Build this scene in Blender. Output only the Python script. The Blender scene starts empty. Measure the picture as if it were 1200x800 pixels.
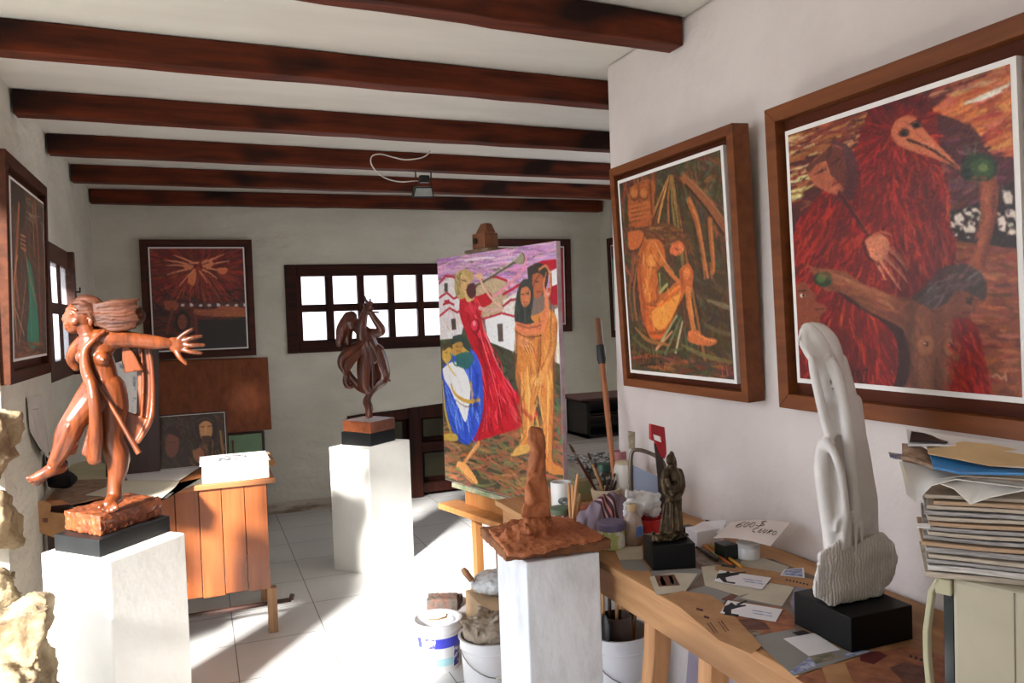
import bpy, bmesh, math, random
import numpy as np
from mathutils import Vector, Matrix, noise as mnoise
random.seed(7)
COL = bpy.context.scene.collection
PI = math.pi
# ---------------------------------------------------------------- camera model
F, H, CX, CY = 940.0, 1.45, 600.0, 400.0
dY = Vector((230-CX, 382-CY, F)).normalized()
hd = Vector((1, -0.0347, 0))
dZ = dY.cross(hd).normalized()
if dZ.y > 0: dZ = -dZ
dX = dY.cross(dZ)
if dX.x < 0: dX = -dX
CAM = Vector((0, 0, H))
def at(x, y, X=None, Y=None, Z=None):
    c = Vector((x-CX, y-CY, F))
    d = Vector((dX.dot(c), dY.dot(c), dZ.dot(c)))
    if X is not None: t = (X-CAM.x)/d.x
    elif Y is not None: t = (Y-CAM.y)/d.y
    else: t = (Z-CAM.z)/d.z
    return CAM + d*t
def px(P):
    v = Vector(P)-CAM
    c = dX*v.x + dY*v.y + dZ*v.z
    return (CX+F*c.x/c.z, CY+F*c.y/c.z)
cam = bpy.data.cameras.new('camera'); camo = bpy.data.objects.new('camera', cam); COL.objects.link(camo)
cam.sensor_width = 36; cam.lens = F/1200*36; cam.clip_start = 0.05
r = Vector((dX.x, dY.x, dZ.x)); u = -Vector((dX.y, dY.y, dZ.y)); b = -Vector((dX.z, dY.z, dZ.z))
camo.matrix_world = Matrix(((r.x, u.x, b.x, 0), (r.y, u.y, b.y, 0), (r.z, u.z, b.z, H), (0, 0, 0, 1)))
bpy.context.scene.camera = camo

# ---------------------------------------------------------------- materials
def lin(c):
    return tuple((v/12.92 if v <= .04045 else ((v+.055)/1.055)**2.4) for v in (k/255 for k in c))
def new_mat(name):
    m = bpy.data.materials.new(name); m.use_nodes = True
    nt = m.node_tree; bs = nt.nodes['Principled BSDF']
    return m, nt, bs
def nd(nt, t, **kw):
    n = nt.nodes.new(t)
    for k, v in kw.items(): setattr(n, k, v)
    return n
def mixrgb(nt, fac, a, b, mode='MIX'):
    n = nd(nt, 'ShaderNodeMix', data_type='RGBA', blend_type=mode)
    for i, v in ((0, fac), (6, a), (7, b)):
        if isinstance(v, bpy.types.NodeSocket): nt.links.new(v, n.inputs[i])
        elif v is not None:
            n.inputs[i].default_value = v if i == 0 else (tuple(v)+(1,))[:4]
    return n.outputs[2]
MATS = {}
def mat(name, c, rough=.6, metal=0, var=.08, vs=6, bump=0, bs_=40, c2=None, spec=.5, stretch=(1, 1, 1), coat=0, trans=0, alpha=1, det=4, lo=.35, hi=.65, bdist=.01):
    """general procedural surface: c in sRGB 0-255; c2 second colour mixed in by noise"""
    if name in MATS: return MATS[name]
    m, nt, bs = new_mat(name)
    tc = nd(nt, 'ShaderNodeTexCoord'); mp = nd(nt, 'ShaderNodeMapping'); mp.inputs['Scale'].default_value = stretch
    nt.links.new(tc.outputs['Object'], mp.inputs['Vector'])
    nz = nd(nt, 'ShaderNodeTexNoise'); nz.inputs['Scale'].default_value = vs; nz.inputs['Detail'].default_value = det; nz.inputs['Roughness'].default_value = .6
    nt.links.new(mp.outputs[0], nz.inputs['Vector'])
    mr = nd(nt, 'ShaderNodeMapRange'); mr.inputs[1].default_value = lo; mr.inputs[2].default_value = hi
    nt.links.new(nz.outputs['Fac'], mr.inputs[0])
    a = lin(c); b_ = lin(c2) if c2 else tuple(max(0, v*(1-var*2)) for v in a)
    if not c2: a = tuple(min(1, v*(1+var*.5)) for v in a)
    nt.links.new(mixrgb(nt, mr.outputs[0], a, b_), bs.inputs['Base Color'])
    bs.inputs['Roughness'].default_value = rough; bs.inputs['Metallic'].default_value = metal
    bs.inputs['Specular IOR Level'].default_value = spec
    bs.inputs['Coat Weight'].default_value = coat; bs.inputs['Transmission Weight'].default_value = trans
    bs.inputs['Alpha'].default_value = alpha
    if bump:
        n2 = nd(nt, 'ShaderNodeTexNoise'); n2.inputs['Scale'].default_value = bs_; n2.inputs['Detail'].default_value = 5
        nt.links.new(mp.outputs[0], n2.inputs['Vector'])
        bp = nd(nt, 'ShaderNodeBump'); bp.inputs['Strength'].default_value = bump; bp.inputs['Distance'].default_value = bdist
        nt.links.new(n2.outputs['Fac'], bp.inputs['Height']); nt.links.new(bp.outputs[0], bs.inputs['Normal'])
    MATS[name] = m
    return m
def wood(name, c, c2, axis='x', scale=1, rough=.45, bump=.1, coat=0, knots=None, spec=.5):
    if name in MATS: return MATS[name]
    st = {'x': (2, 26, 26), 'y': (26, 2, 26), 'z': (26, 26, 2)}[axis]
    m = mat(name, c, rough=rough, c2=c2, vs=scale, stretch=st, bump=bump, bs_=scale*1.6, coat=coat, lo=.3, hi=.72, spec=spec)
    if knots:
        nt = m.node_tree; bs = nt.nodes['Principled BSDF']
        old = bs.inputs['Base Color'].links[0].from_socket
        tc = nd(nt, 'ShaderNodeTexCoord'); nz = nd(nt, 'ShaderNodeTexNoise'); nz.inputs['Scale'].default_value = knots[1]; nz.inputs['Detail'].default_value = 2
        mp = nd(nt, 'ShaderNodeMapping'); mp.inputs['Scale'].default_value = {'x': (.45, 1, 1), 'y': (1, .45, 1), 'z': (1, 1, .45)}[axis]
        nt.links.new(tc.outputs['Object'], mp.inputs[0]); nt.links.new(mp.outputs[0], nz.inputs['Vector'])
        mr = nd(nt, 'ShaderNodeMapRange'); mr.inputs[1].default_value = .54; mr.inputs[2].default_value = .68
        nt.links.new(nz.outputs['Fac'], mr.inputs[0])
        nt.links.new(mixrgb(nt, mr.outputs[0], old, lin(knots[0])), bs.inputs['Base Color'])
        nt.links.new(mixrgb(nt, mr.outputs[0], old, lin(knots[0])), bs.inputs['Base Color'])
    return m
def vcol_mat(name, rough=.5, bump=.15, coat=0, bscale=120):
    if name in MATS: return MATS[name]
    m, nt, bs = new_mat(name)
    at_ = nd(nt, 'ShaderNodeAttribute', attribute_name='Paint')
    nt.links.new(at_.outputs['Color'], bs.inputs['Base Color'])
    bs.inputs['Roughness'].default_value = rough; bs.inputs['Coat Weight'].default_value = coat; bs.inputs['Coat Roughness'].default_value = .3
    bs.inputs['Specular IOR Level'].default_value = .35
    tc = nd(nt, 'ShaderNodeTexCoord'); n2 = nd(nt, 'ShaderNodeTexNoise'); n2.inputs['Scale'].default_value = bscale
    nt.links.new(tc.outputs['Object'], n2.inputs['Vector'])
    bp = nd(nt, 'ShaderNodeBump'); bp.inputs['Strength'].default_value = bump; bp.inputs['Distance'].default_value = .004
    nt.links.new(n2.outputs['Fac'], bp.inputs['Height']); nt.links.new(bp.outputs[0], bs.inputs['Normal'])
    MATS[name] = m
    return m

# ---------------------------------------------------------------- mesh builder
class MB:
    def __init__(s): s.v = []; s.f = []
    def add(s, vs, fs):
        o = len(s.v); s.v += [Vector(p) for p in vs]; s.f += [tuple(i+o for i in f) for f in fs]; return s
    def hexa(s, q0, q1):
        q = list(q0)+list(q1)
        return s.add(q, [(3, 2, 1, 0), (4, 5, 6, 7), (0, 1, 5, 4), (1, 2, 6, 5), (2, 3, 7, 6), (3, 0, 4, 7)])
    def box(s, x0, x1, y0, y1, z0, z1):
        return s.hexa([(x0, y0, z0), (x1, y0, z0), (x1, y1, z0), (x0, y1, z0)], [(x0, y0, z1), (x1, y0, z1), (x1, y1, z1), (x0, y1, z1)])
    def obox(s, c, d, rz=0, M=None):
        R = M if M is not None else Matrix.Rotation(rz, 3, 'Z'); c = Vector(c); hx, hy, hz = d[0]/2, d[1]/2, d[2]/2
        P = lambda x, y, z: c + R @ Vector((x*hx, y*hy, z*hz))
        return s.hexa([P(-1, -1, -1), P(1, -1, -1), P(1, 1, -1), P(-1, 1, -1)], [P(-1, -1, 1), P(1, -1, 1), P(1, 1, 1), P(-1, 1, 1)])
    def prism(s, poly, off):
        n = len(poly); off = Vector(off); a = [Vector(p) for p in poly]
        nrm = Vector((0, 0, 0))
        for i in range(n): nrm += a[i].cross(a[(i+1) % n])
        if nrm.dot(off) < 0: a.reverse()
        return s.add(a+[p+off for p in a], [tuple(range(n-1, -1, -1)), tuple(range(n, 2*n))]+[(i, (i+1) % n, (i+1) % n+n, i+n) for i in range(n)])
    def tube(s, pts, rad, n=10, flat=1, cap=True, up=None):
        pts = [Vector(p) for p in pts]
        if not hasattr(rad, '__len__'): rad = [rad]*len(pts)
        o = len(s.v); ref = Vector(up) if up else Vector((0, 0, 1))
        t0 = (pts[1]-pts[0]).normalized()
        if abs(t0.dot(ref)) > .95: ref = Vector((1, 0, 0)) if abs(t0.x) < .9 else Vector((0, 1, 0))
        for i, p in enumerate(pts):
            t = (pts[min(i+1, len(pts)-1)]-pts[max(i-1, 0)]).normalized()
            a = (ref-t*ref.dot(t)).normalized(); bb = t.cross(a); ref = a
            for k in range(n):
                th = 2*PI*k/n; s.v.append(p+(a*math.cos(th)*flat+bb*math.sin(th))*rad[i])
        for i in range(len(pts)-1):
            for k in range(n):
                k2 = (k+1) % n; A = o+i*n
                s.f.append((A+k, A+k2, A+n+k2, A+n+k))
        if cap:
            s.f.append(tuple(o+k for k in range(n-1, -1, -1))); e = o+(len(pts)-1)*n
            s.f.append(tuple(e+k for k in range(n)))
        return s
    def lathe(s, c, prof, n=24, M=None):
        c = Vector(c); o = len(s.v); R = M if M is not None else Matrix.Identity(3)
        for (rr, z) in prof:
            for k in range(n):
                th = 2*PI*k/n; s.v.append(c+R@Vector((rr*math.cos(th), rr*math.sin(th), z)))
        for i in range(len(prof)-1):
            for k in range(n):
                k2 = (k+1) % n; A = o+i*n; s.f.append((A+k, A+k2, A+n+k2, A+n+k))
        s.f.append(tuple(o+k for k in range(n-1, -1, -1))); e = o+(len(prof)-1)*n
        s.f.append(tuple(e+k for k in range(n)))
        return s
    def ball(s, c, rad, n=14, M=None):
        c = Vector(c); rr = rad if hasattr(rad, '__len__') else (rad,)*3; R = M if M is not None else Matrix.Identity(3)
        o = len(s.v); m = n//2
        for i in range(1, m):
            ph = PI*i/m
            for k in range(n):
                th = 2*PI*k/n
                s.v.append(c+R@Vector((rr[0]*math.sin(ph)*math.cos(th), rr[1]*math.sin(ph)*math.sin(th), -rr[2]*math.cos(ph))))
        s.v.append(c+R@Vector((0, 0, -rr[2]))); s.v.append(c+R@Vector((0, 0, rr[2])))
        b0, t0 = len(s.v)-2, len(s.v)-1
        for i in range(m-2):
            for k in range(n):
                k2 = (k+1) % n; A = o+i*n; s.f.append((A+k, A+k2, A+n+k2, A+n+k))
        for k in range(n):
            k2 = (k+1) % n; s.f.append((b0, o+k2, o+k)); A = o+(m-2)*n; s.f.append((A+k, A+k2, t0))
        return s
    def limb(s, pts, rad, n=12, sub=5):
        """rounded tapering limb through joints"""
        P, R_ = spline(pts, rad, sub); s.tube(P, R_, n)
        for p, q in ((P[0], R_[0]), (P[-1], R_[-1])): s.ball(p, q, n)
        return s
    def sheet(s, f, nu, nv, off):
        """grid surface f(u,v)->point with thickness vector/func off"""
        o = len(s.v); N = (nu+1)*(nv+1)
        G = [[Vector(f(i/nu, j/nv)) for j in range(nv+1)] for i in range(nu+1)]
        for side in (0, 1):
            for i in range(nu+1):
                for j in range(nv+1):
                    s.v.append(G[i][j]+Vector(off)*side)
        I = lambda i, j, q: o+q*N+i*(nv+1)+j
        for i in range(nu):
            for j in range(nv):
                s.f.append((I(i, j, 1), I(i+1, j, 1), I(i+1, j+1, 1), I(i, j+1, 1)))
                s.f.append((I(i, j+1, 0), I(i+1, j+1, 0), I(i+1, j, 0), I(i, j, 0)))
        for i in range(nu):
            s.f.append((I(i, 0, 0), I(i+1, 0, 0), I(i+1, 0, 1), I(i, 0, 1)))
            s.f.append((I(i+1, nv, 0), I(i, nv, 0), I(i, nv, 1), I(i+1, nv, 1)))
        for j in range(nv):
            s.f.append((I(0, j+1, 0), I(0, j, 0), I(0, j, 1), I(0, j+1, 1)))
            s.f.append((I(nu, j, 0), I(nu, j+1, 0), I(nu, j+1, 1), I(nu, j, 1)))
        return s
def spline(pts, rad=None, sub=5):
    pts = [Vector(p) for p in pts]
    if rad is None: rad = [0]*len(pts)
    if not hasattr(rad, '__len__'): rad = [rad]*len(pts)
    if len(pts) == 2:
        return [pts[0].lerp(pts[1], i/sub) for i in range(sub+1)], [rad[0]+(rad[1]-rad[0])*i/sub for i in range(sub+1)]
    P = []; R_ = []
    for i in range(len(pts)-1):
        p0 = pts[max(i-1, 0)]; p1 = pts[i]; p2 = pts[i+1]; p3 = pts[min(i+2, len(pts)-1)]
        r0 = rad[max(i-1, 0)]; r1 = rad[i]; r2 = rad[i+1]; r3 = rad[min(i+2, len(pts)-1)]
        for k in range(sub):
            t = k/sub; t2 = t*t; t3 = t2*t
            w = (-.5*t3+t2-.5*t, 1.5*t3-2.5*t2+1, -1.5*t3+2*t2+.5*t, .5*t3-.5*t2)
            P.append(p0*w[0]+p1*w[1]+p2*w[2]+p3*w[3]); R_.append(max(1e-4, r0*w[0]+r1*w[1]+r2*w[2]+r3*w[3]))
    P.append(pts[-1]); R_.append(rad[-1])
    return P, R_
def tag(o, label=None, cat=None, group=None, kind=None):
    if label: o['label'] = label
    if cat: o['category'] = cat
    if group: o['group'] = group
    if kind: o['kind'] = kind
    return o
def empty(name, loc, label, cat, group=None):
    o = bpy.data.objects.new(name, None); COL.objects.link(o); o.location = Vector(loc); o.empty_display_size = .05
    return tag(o, label, cat, group)
def origin_of(p):
    v = Vector((0, 0, 0))
    while p is not None: v += p.location; p = p.parent
    return v
def fixn(me):
    bm = bmesh.new(); bm.from_mesh(me); bmesh.ops.recalc_face_normals(bm, faces=bm.faces); bm.to_mesh(me); bm.free()
def obj(name, mb, m, parent=None, bevel=0, smooth=False, loc=None, seg=2, label=None, subsurf=0, auto=None):
    """link a mesh; vertices are given in world space, origin placed at loc (default: base centre)"""
    me = bpy.data.meshes.new(name)
    xs = [v.x for v in mb.v]; ys = [v.y for v in mb.v]; zs = [v.z for v in mb.v]
    org = Vector(loc) if loc else Vector(((min(xs)+max(xs))/2, (min(ys)+max(ys))/2, min(zs)))
    if parent: base = origin_of(parent)
    me.from_pydata([tuple(v-org) for v in mb.v], [], mb.f); me.update(); fixn(me)
    if m: me.materials.append(m)
    if smooth: me.polygons.foreach_set('use_smooth', [True]*len(me.polygons))
    o = bpy.data.objects.new(name, me); COL.objects.link(o)
    if parent: o.parent = parent; o.location = org-base
    else: o.location = org
    if auto:
        e = o.modifiers.new('edge', 'EDGE_SPLIT'); e.split_angle = math.radians(auto)
    if bevel:
        bv = o.modifiers.new('bevel', 'BEVEL'); bv.width = bevel; bv.segments = seg; bv.limit_method = 'ANGLE'; bv.angle_limit = math.radians(40)
    if subsurf:
        sb = o.modifiers.new('sub', 'SUBSURF'); sb.levels = subsurf; sb.render_levels = subsurf
    if label: o['label'] = label
    return o
def organic(name, mb, m, parent=None, voxel=.005, smooth=4, loc=None, disp=None, label=None, fac=.5):
    """union of overlapping closed shapes -> one continuous surface"""
    me = bpy.data.meshes.new('tmp'); me.from_pydata([tuple(v) for v in mb.v], [], mb.f); me.update(); fixn(me)
    t = bpy.data.objects.new('tmp', me); COL.objects.link(t)
    rm = t.modifiers.new('r', 'REMESH'); rm.mode = 'VOXEL'; rm.voxel_size = voxel; rm.adaptivity = 0
    sm = t.modifiers.new('s', 'SMOOTH'); sm.iterations = smooth; sm.factor = fac
    dg = bpy.context.evaluated_depsgraph_get(); dg.update()
    me2 = bpy.data.meshes.new_from_object(t.evaluated_get(dg)); me2.name = name
    bpy.data.objects.remove(t); bpy.data.meshes.remove(me)
    n = len(me2.vertices); co = np.empty(n*3); me2.vertices.foreach_get('co', co); co = co.reshape(-1, 3)
    if disp:
        nr = np.empty(n*3); me2.vertices.foreach_get('normal', nr); nr = nr.reshape(-1, 3)
        amp, sc = disp[:2]; aniso = disp[2] if len(disp) > 2 else (1, 1, 1)
        for i in range(n):
            p = Vector(co[i]); co[i] += nr[i]*amp*mnoise.fractal(Vector((p.x*sc*aniso[0], p.y*sc*aniso[1], p.z*sc*aniso[2])), .6, 2.0, 4)
    org = np.array(loc if loc else ((co[:, 0].min()+co[:, 0].max())/2, (co[:, 1].min()+co[:, 1].max())/2, co[:, 2].min()))
    co -= org; me2.vertices.foreach_set('co', co.ravel()); me2.update()
    me2.materials.clear(); me2.materials.append(m)
    me2.polygons.foreach_set('use_smooth', [True]*len(me2.polygons))
    o = bpy.data.objects.new(name, me2); COL.objects.link(o)
    if parent: o.parent = parent; o.location = Vector(org)-origin_of(parent)
    else: o.location = Vector(org)
    if label: o['label'] = label
    return o
def struct(name, mb, m, **k):
    o = obj(name, mb, m, **k)
    if not k.get('parent'): o['kind'] = 'structure'
    return o
def copy_tree(o, parent=None):
    c = o.copy(); COL.objects.link(c); c.parent = parent
    for ch in list(o.children): copy_tree(ch, c)
    return c
# ================================================================ the room
XL, XR, YE, YB, XF, ZC = -.65, 1.55, 2.83, 6.32, 3.35, 2.42
plaster = mat('plaster', (230, 221, 216), rough=.85, var=.05, vs=1.6, bump=.6, bs_=5, c2=(216, 206, 201), spec=.2, bdist=.03)
plaster_grey = mat('plaster_grey', (222, 218, 204), rough=.9, vs=1.3, c2=(204, 200, 185), bdist=.04, bump=.7, bs_=5, stretch=(1, 1, 1.6), spec=.15)
ceil_m = mat('ceiling_plaster', (226, 222, 213), rough=.9, vs=1.8, c2=(213, 208, 198), bump=.25, bs_=5, stretch=(.5, 2, 1), spec=.15)
darkwood = wood('dark_stained_wood', (66, 27, 14), (26, 10, 7), 'x', rough=.55, spec=.2)
darkwood_z = wood('dark_stained_wood_upright', (66, 27, 14), (26, 10, 7), 'z', rough=.55, spec=.2)
# floor tiles
m, nt, bs = new_mat('floor_tiles'); tile_m = m
tc = nd(nt, 'ShaderNodeTexCoord'); mp = nd(nt, 'ShaderNodeMapping')
mp.inputs['Location'].default_value = (.0, .0, 0)
br = nd(nt, 'ShaderNodeTexBrick', offset=0.0, squash=1.0)
for k, v in (('Scale', 1), ('Mortar Size', .0026), ('Mortar Smooth', .3), ('Brick Width', .4), ('Row Height', .4)): br.inputs[k].default_value = v
br.inputs['Color1'].default_value = lin((232, 232, 230))+(1,); br.inputs['Color2'].default_value = lin((226, 226, 225))+(1,); br.inputs['Mortar'].default_value = lin((120, 116, 108))+(1,)
nt.links.new(tc.outputs['Object'], mp.inputs[0]); nt.links.new(mp.outputs[0], br.inputs['Vector'])
nz = nd(nt, 'ShaderNodeTexNoise'); nz.inputs['Scale'].default_value = 1.2; nz.inputs['Detail'].default_value = 6; nt.links.new(mp.outputs[0], nz.inputs['Vector'])
mr = nd(nt, 'ShaderNodeMapRange'); mr.inputs[1].default_value = .35; mr.inputs[2].default_value = .7; mr.inputs[4].default_value = .5; nt.links.new(nz.outputs['Fac'], mr.inputs[0])
nt.links.new(mixrgb(nt, mr.outputs[0], br.outputs['Color'], lin((214, 213, 210)), 'MULTIPLY'), bs.inputs['Base Color'])
bs.inputs['Roughness'].default_value = .32
struct('floor', MB().box(-1.2, XF+.3, -3.0, YB+.3, -.12, 0), tile_m, loc=(.1, .62, 0))
# ground outside the opening
pave = mat('courtyard_paving', (96, 98, 92), rough=.9, vs=3, c2=(76, 80, 72), bump=.4)
struct('courtyard_ground', MB().box(-7, -1.2, -7, 9, -.16, -.04), pave)
struct('courtyard_ground_front', MB().box(-1.2, 6, -7, -3, -.16, -.04), pave)
# ceiling, walls
struct('ceiling', MB().box(-1.2, XF+.3, -1.6, YB+.3, ZC, ZC+.15), ceil_m)
wl = MB()
oy0, oy1, oz = 1.0, 3.27, 2.10      # doorway to the courtyard
wy0, wy1, wz0, wz1 = 4.36, 5.04, 1.23, 1.86   # small window
xo = XL-.28
wl.box(xo, XL, -1.6, oy0, 0, ZC).box(xo, XL, oy0, oy1, oz, ZC).box(xo, XL, oy1, wy0, 0, ZC)
wl.box(xo, XL, wy0, wy1, 0, wz0).box(xo, XL, wy0, wy1, wz1, ZC).box(XL-.04, XL, wy1, YB+.3, 0, ZC)
struct('wall_left', wl, plaster_grey)
bx0, bx1, bz0, bz1 = .665, 2.02, 1.235, 1.875   # back window hole
dx0, dx1, dzt = 1.1, 2.25, .74               # low door hole
wb = MB()
wb.box(XL, bx0, YB, YB+.3, 0, ZC).box(bx0, bx1, YB, YB+.3, bz1, ZC).box(bx1, XF+.3, YB, YB+.3, 0, ZC)
wb.box(bx0, dx0, YB, YB+.3, 0, bz0).box(dx0, bx1, YB, YB+.3, .80, bz0)
wb.hexa([(dx0, YB, .70), (bx1, YB, .76), (bx1, YB+.3, .76), (dx0, YB+.3, .70)], [(dx0, YB, .80), (bx1, YB, .80), (bx1, YB+.3, .80), (dx0, YB+.3, .80)])
struct('wall_back', wb, plaster_grey)
struct('wall_right', MB().box(XR, XR+.22, -1.6, YE, 0, ZC), plaster, bevel=.015)
struct('wall_far_right', MB().box(XF, XF+.3, YE, 3.3, 0, ZC).box(XF, XF+.3, 3.3, 5.3, 0, .9).box(XF, XF+.3, 3.3, 5.3, 2.1, ZC).box(XF, XF+.3, 5.3, YB, 0, ZC).box(XR+.22, XF+.3, YE-.2, YE, 0, ZC), plaster_grey)  # gap in the alcove wall for the added, unseen window
struct('wall_front', MB().box(XL-.28, -.1, -1.85, -1.6, 0, ZC).box(.5, XR+.22, -1.85, -1.6, 0, ZC).box(-.1, .5, -1.85, -1.6, 2.1, ZC), plaster)
# marble-look skirting
sk = mat('skirting_tile', (196, 184, 168), rough=.4, vs=4, c2=(140, 122, 104), stretch=(1, 1, 5), lo=.45, hi=.6)
struct('baseboard_back', MB().box(XL, dx0, YB-.012, YB, 0, .085), sk)
struct('baseboard_left', MB().box(XL, XL+.012, oy1+.05, YB-.012, 0, .085), sk)
# glazing
m, nt, bs = new_mat('frosted_pane'); pane_m = m
nt.nodes.remove(bs); out = nt.nodes['Material Output']
t1 = nd(nt, 'ShaderNodeBsdfTransparent'); t2 = nd(nt, 'ShaderNodeBsdfTranslucent'); g = nd(nt, 'ShaderNodeBsdfGlossy'); g.inputs['Roughness'].default_value = .25
t1.inputs[0].default_value = (.97, .95, .96, 1); t2.inputs[0].default_value = (.95, .93, .94, 1)
ms = nd(nt, 'ShaderNodeMixShader'); ms.inputs[0].default_value = .25; nt.links.new(t1.outputs[0], ms.inputs[1]); nt.links.new(t2.outputs[0], ms.inputs[2])
ms2 = nd(nt, 'ShaderNodeMixShader'); ms2.inputs[0].default_value = .05; nt.links.new(ms.outputs[0], ms2.inputs[1]); nt.links.new(g.outputs[0], ms2.inputs[2])
nt.links.new(ms2.outputs[0], out.inputs[0])
# back window: outer timber surround, bars, panes
fr = MB(); fy0, fy1 = YB-.02, YB+.07
ox0, ox1, oz0, oz1 = .64, 2.045, 1.215, 1.892
for a in ((ox0, ox0+.085, oz0, oz1), (ox1-.085, ox1, oz0, oz1), (ox0+.085, ox1-.085, oz0, oz0+.095), (ox0+.085, ox1-.085, oz1-.09, oz1)):
    fr.box(a[0], a[1], fy0, fy1, a[2], a[3])
# irregular plaster lip of the recess: rough outer edge
w1 = struct('window_1', fr, darkwood, bevel=.006)
pan_x = [(350, 378), (387, 415.5), (423.5, 451), (458.7, 485), (492.6, 519)]
xs = [(at(a+3, 340, Y=YB+.02).x, at(b_+3, 340, Y=YB+.02).x) for a, b_ in pan_x]
zt, zm1, zm0, zb = 1.795, 1.585, 1.527, 1.322
bars = MB()
edges = [ox0+.08]+[v for p in xs for v in p]+[ox1-.08]
for i in range(0, len(edges), 2): bars.box(edges[i], edges[i+1], YB, YB+.05, oz0+.09, oz1-.085)
for i in range(1, len(edges)-1, 2):
    bars.box(edges[i], edges[i+1], YB+.004, YB+.046, zm0, zm1)
struct('window_bar', bars, darkwood_z, parent=w1, bevel=.003)
struct('window_pane', MB().box(ox0+.05, ox1-.05, YB+.05, YB+.056, oz0+.05, oz1-.05), pane_m, parent=w1)
# left window
fr = MB()
for a in ((4.33, 4.44, 1.205, 1.885), (5.035, 5.08, 1.205, 1.885), (4.44, 5.035, 1.205, 1.30), (4.44, 5.035, 1.79, 1.885)):
    fr.box(XL-.05, XL+(.035 if a[0] > 5 else .006), a[0], a[1], a[2], a[3])
lw = wood('weathered_window_wood', (96, 54, 34), (52, 27, 18), 'y', rough=.6)
w2 = struct('window_2', fr, lw, bevel=.003)
obj('window_bar', MB().box(XL-.008, XL+.002, 4.70, 4.765, 1.30, 1.79), lw, w2)
obj('window_bar', MB().box(XL-.008, XL+.004, 4.44, 5.035, 1.535, 1.59), lw, w2)
obj('window_pane', MB().box(XL-.012, XL-.009, 4.44, 5.035, 1.30, 1.79), pane_m, w2)
obj('added_sun_shutter', MB().box(XL-.98, XL-.30, 4.30, 4.33, 1.15, 1.95), lw, w2, bevel=.003)  # unseen shutter added outside to keep sun off the plywood board
hk = MB().tube([(XL+.02, 5.08, 1.665), (XL+.05, 5.10, 1.665), (XL+.05, 5.10, 1.69)], .005, 6)
obj('window_hook', hk, mat('black_iron', (30, 26, 24), rough=.5, metal=.6), w2)
fr = MB()
for a in ((3.3, 3.38, .9, 2.1), (5.22, 5.3, .9, 2.1), (3.38, 5.22, .9, .98), (3.38, 5.22, 2.02, 2.1), (4.27, 4.33, .98, 2.02)): fr.box(XF+.02, XF+.08, a[0], a[1], a[2], a[3])
w3 = struct('added_window', fr, lw, bevel=.003)  # out-of-view window added to light the back of the room
obj('window_pane', MB().box(XF+.05, XF+.055, 3.38, 5.22, .98, 2.02), pane_m, w3)
# low door in the back wall
dr = MB()
dr.hexa([(dx0, YB+.10, 0), (dx1, YB+.10, 0), (dx1, YB+.16, 0), (dx0, YB+.16, 0)], [(dx0, YB+.10, .72), (dx1, YB+.10, .78), (dx1, YB+.16, .78), (dx0, YB+.16, .72)])
d1 = struct('door_1', dr, darkwood_z)
st = MB()
def slope(x): return .705+(x-dx0)*.056
for a, b_ in ((dx0-.03, dx0+.09), (1.56, 1.66), (2.1, 2.2)):
    st.hexa([(a, YB-.02, 0), (b_, YB-.02, 0), (b_, YB+.1, 0), (a, YB+.1, 0)], [(a, YB-.02, slope(a)), (b_, YB-.02, slope(b_)), (b_, YB+.1, slope(b_)), (a, YB+.1, slope(a))])
for z in (.03, .36, .64):
    st.hexa([(dx0+.05, YB+.0, z), (2.15, YB+.0, z), (2.15, YB+.1, z), (dx0+.05, YB+.1, z)], [(dx0+.05, YB, z+.08), (2.15, YB, z+.08+(.03 if z > .6 else 0)), (2.15, YB+.1, z+.08+(.03 if z > .6 else 0)), (dx0+.05, YB+.1, z+.08)])
struct('door_frame', st, darkwood_z, parent=d1, bevel=.006)
gp = mat('greenish_door_panel', (70, 66, 38), rough=.35, c2=(40, 34, 20), vs=3)
pn = MB()
for a, b_ in ((1.22, 1.53), (1.70, 2.08)):
    for z0, z1 in ((.14, .34), (.47, .62)): pn.box(a, b_, YB+.085, YB+.1, z0, z1)
struct('door_panel', pn, gp, parent=d1, bevel=.004)
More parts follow.
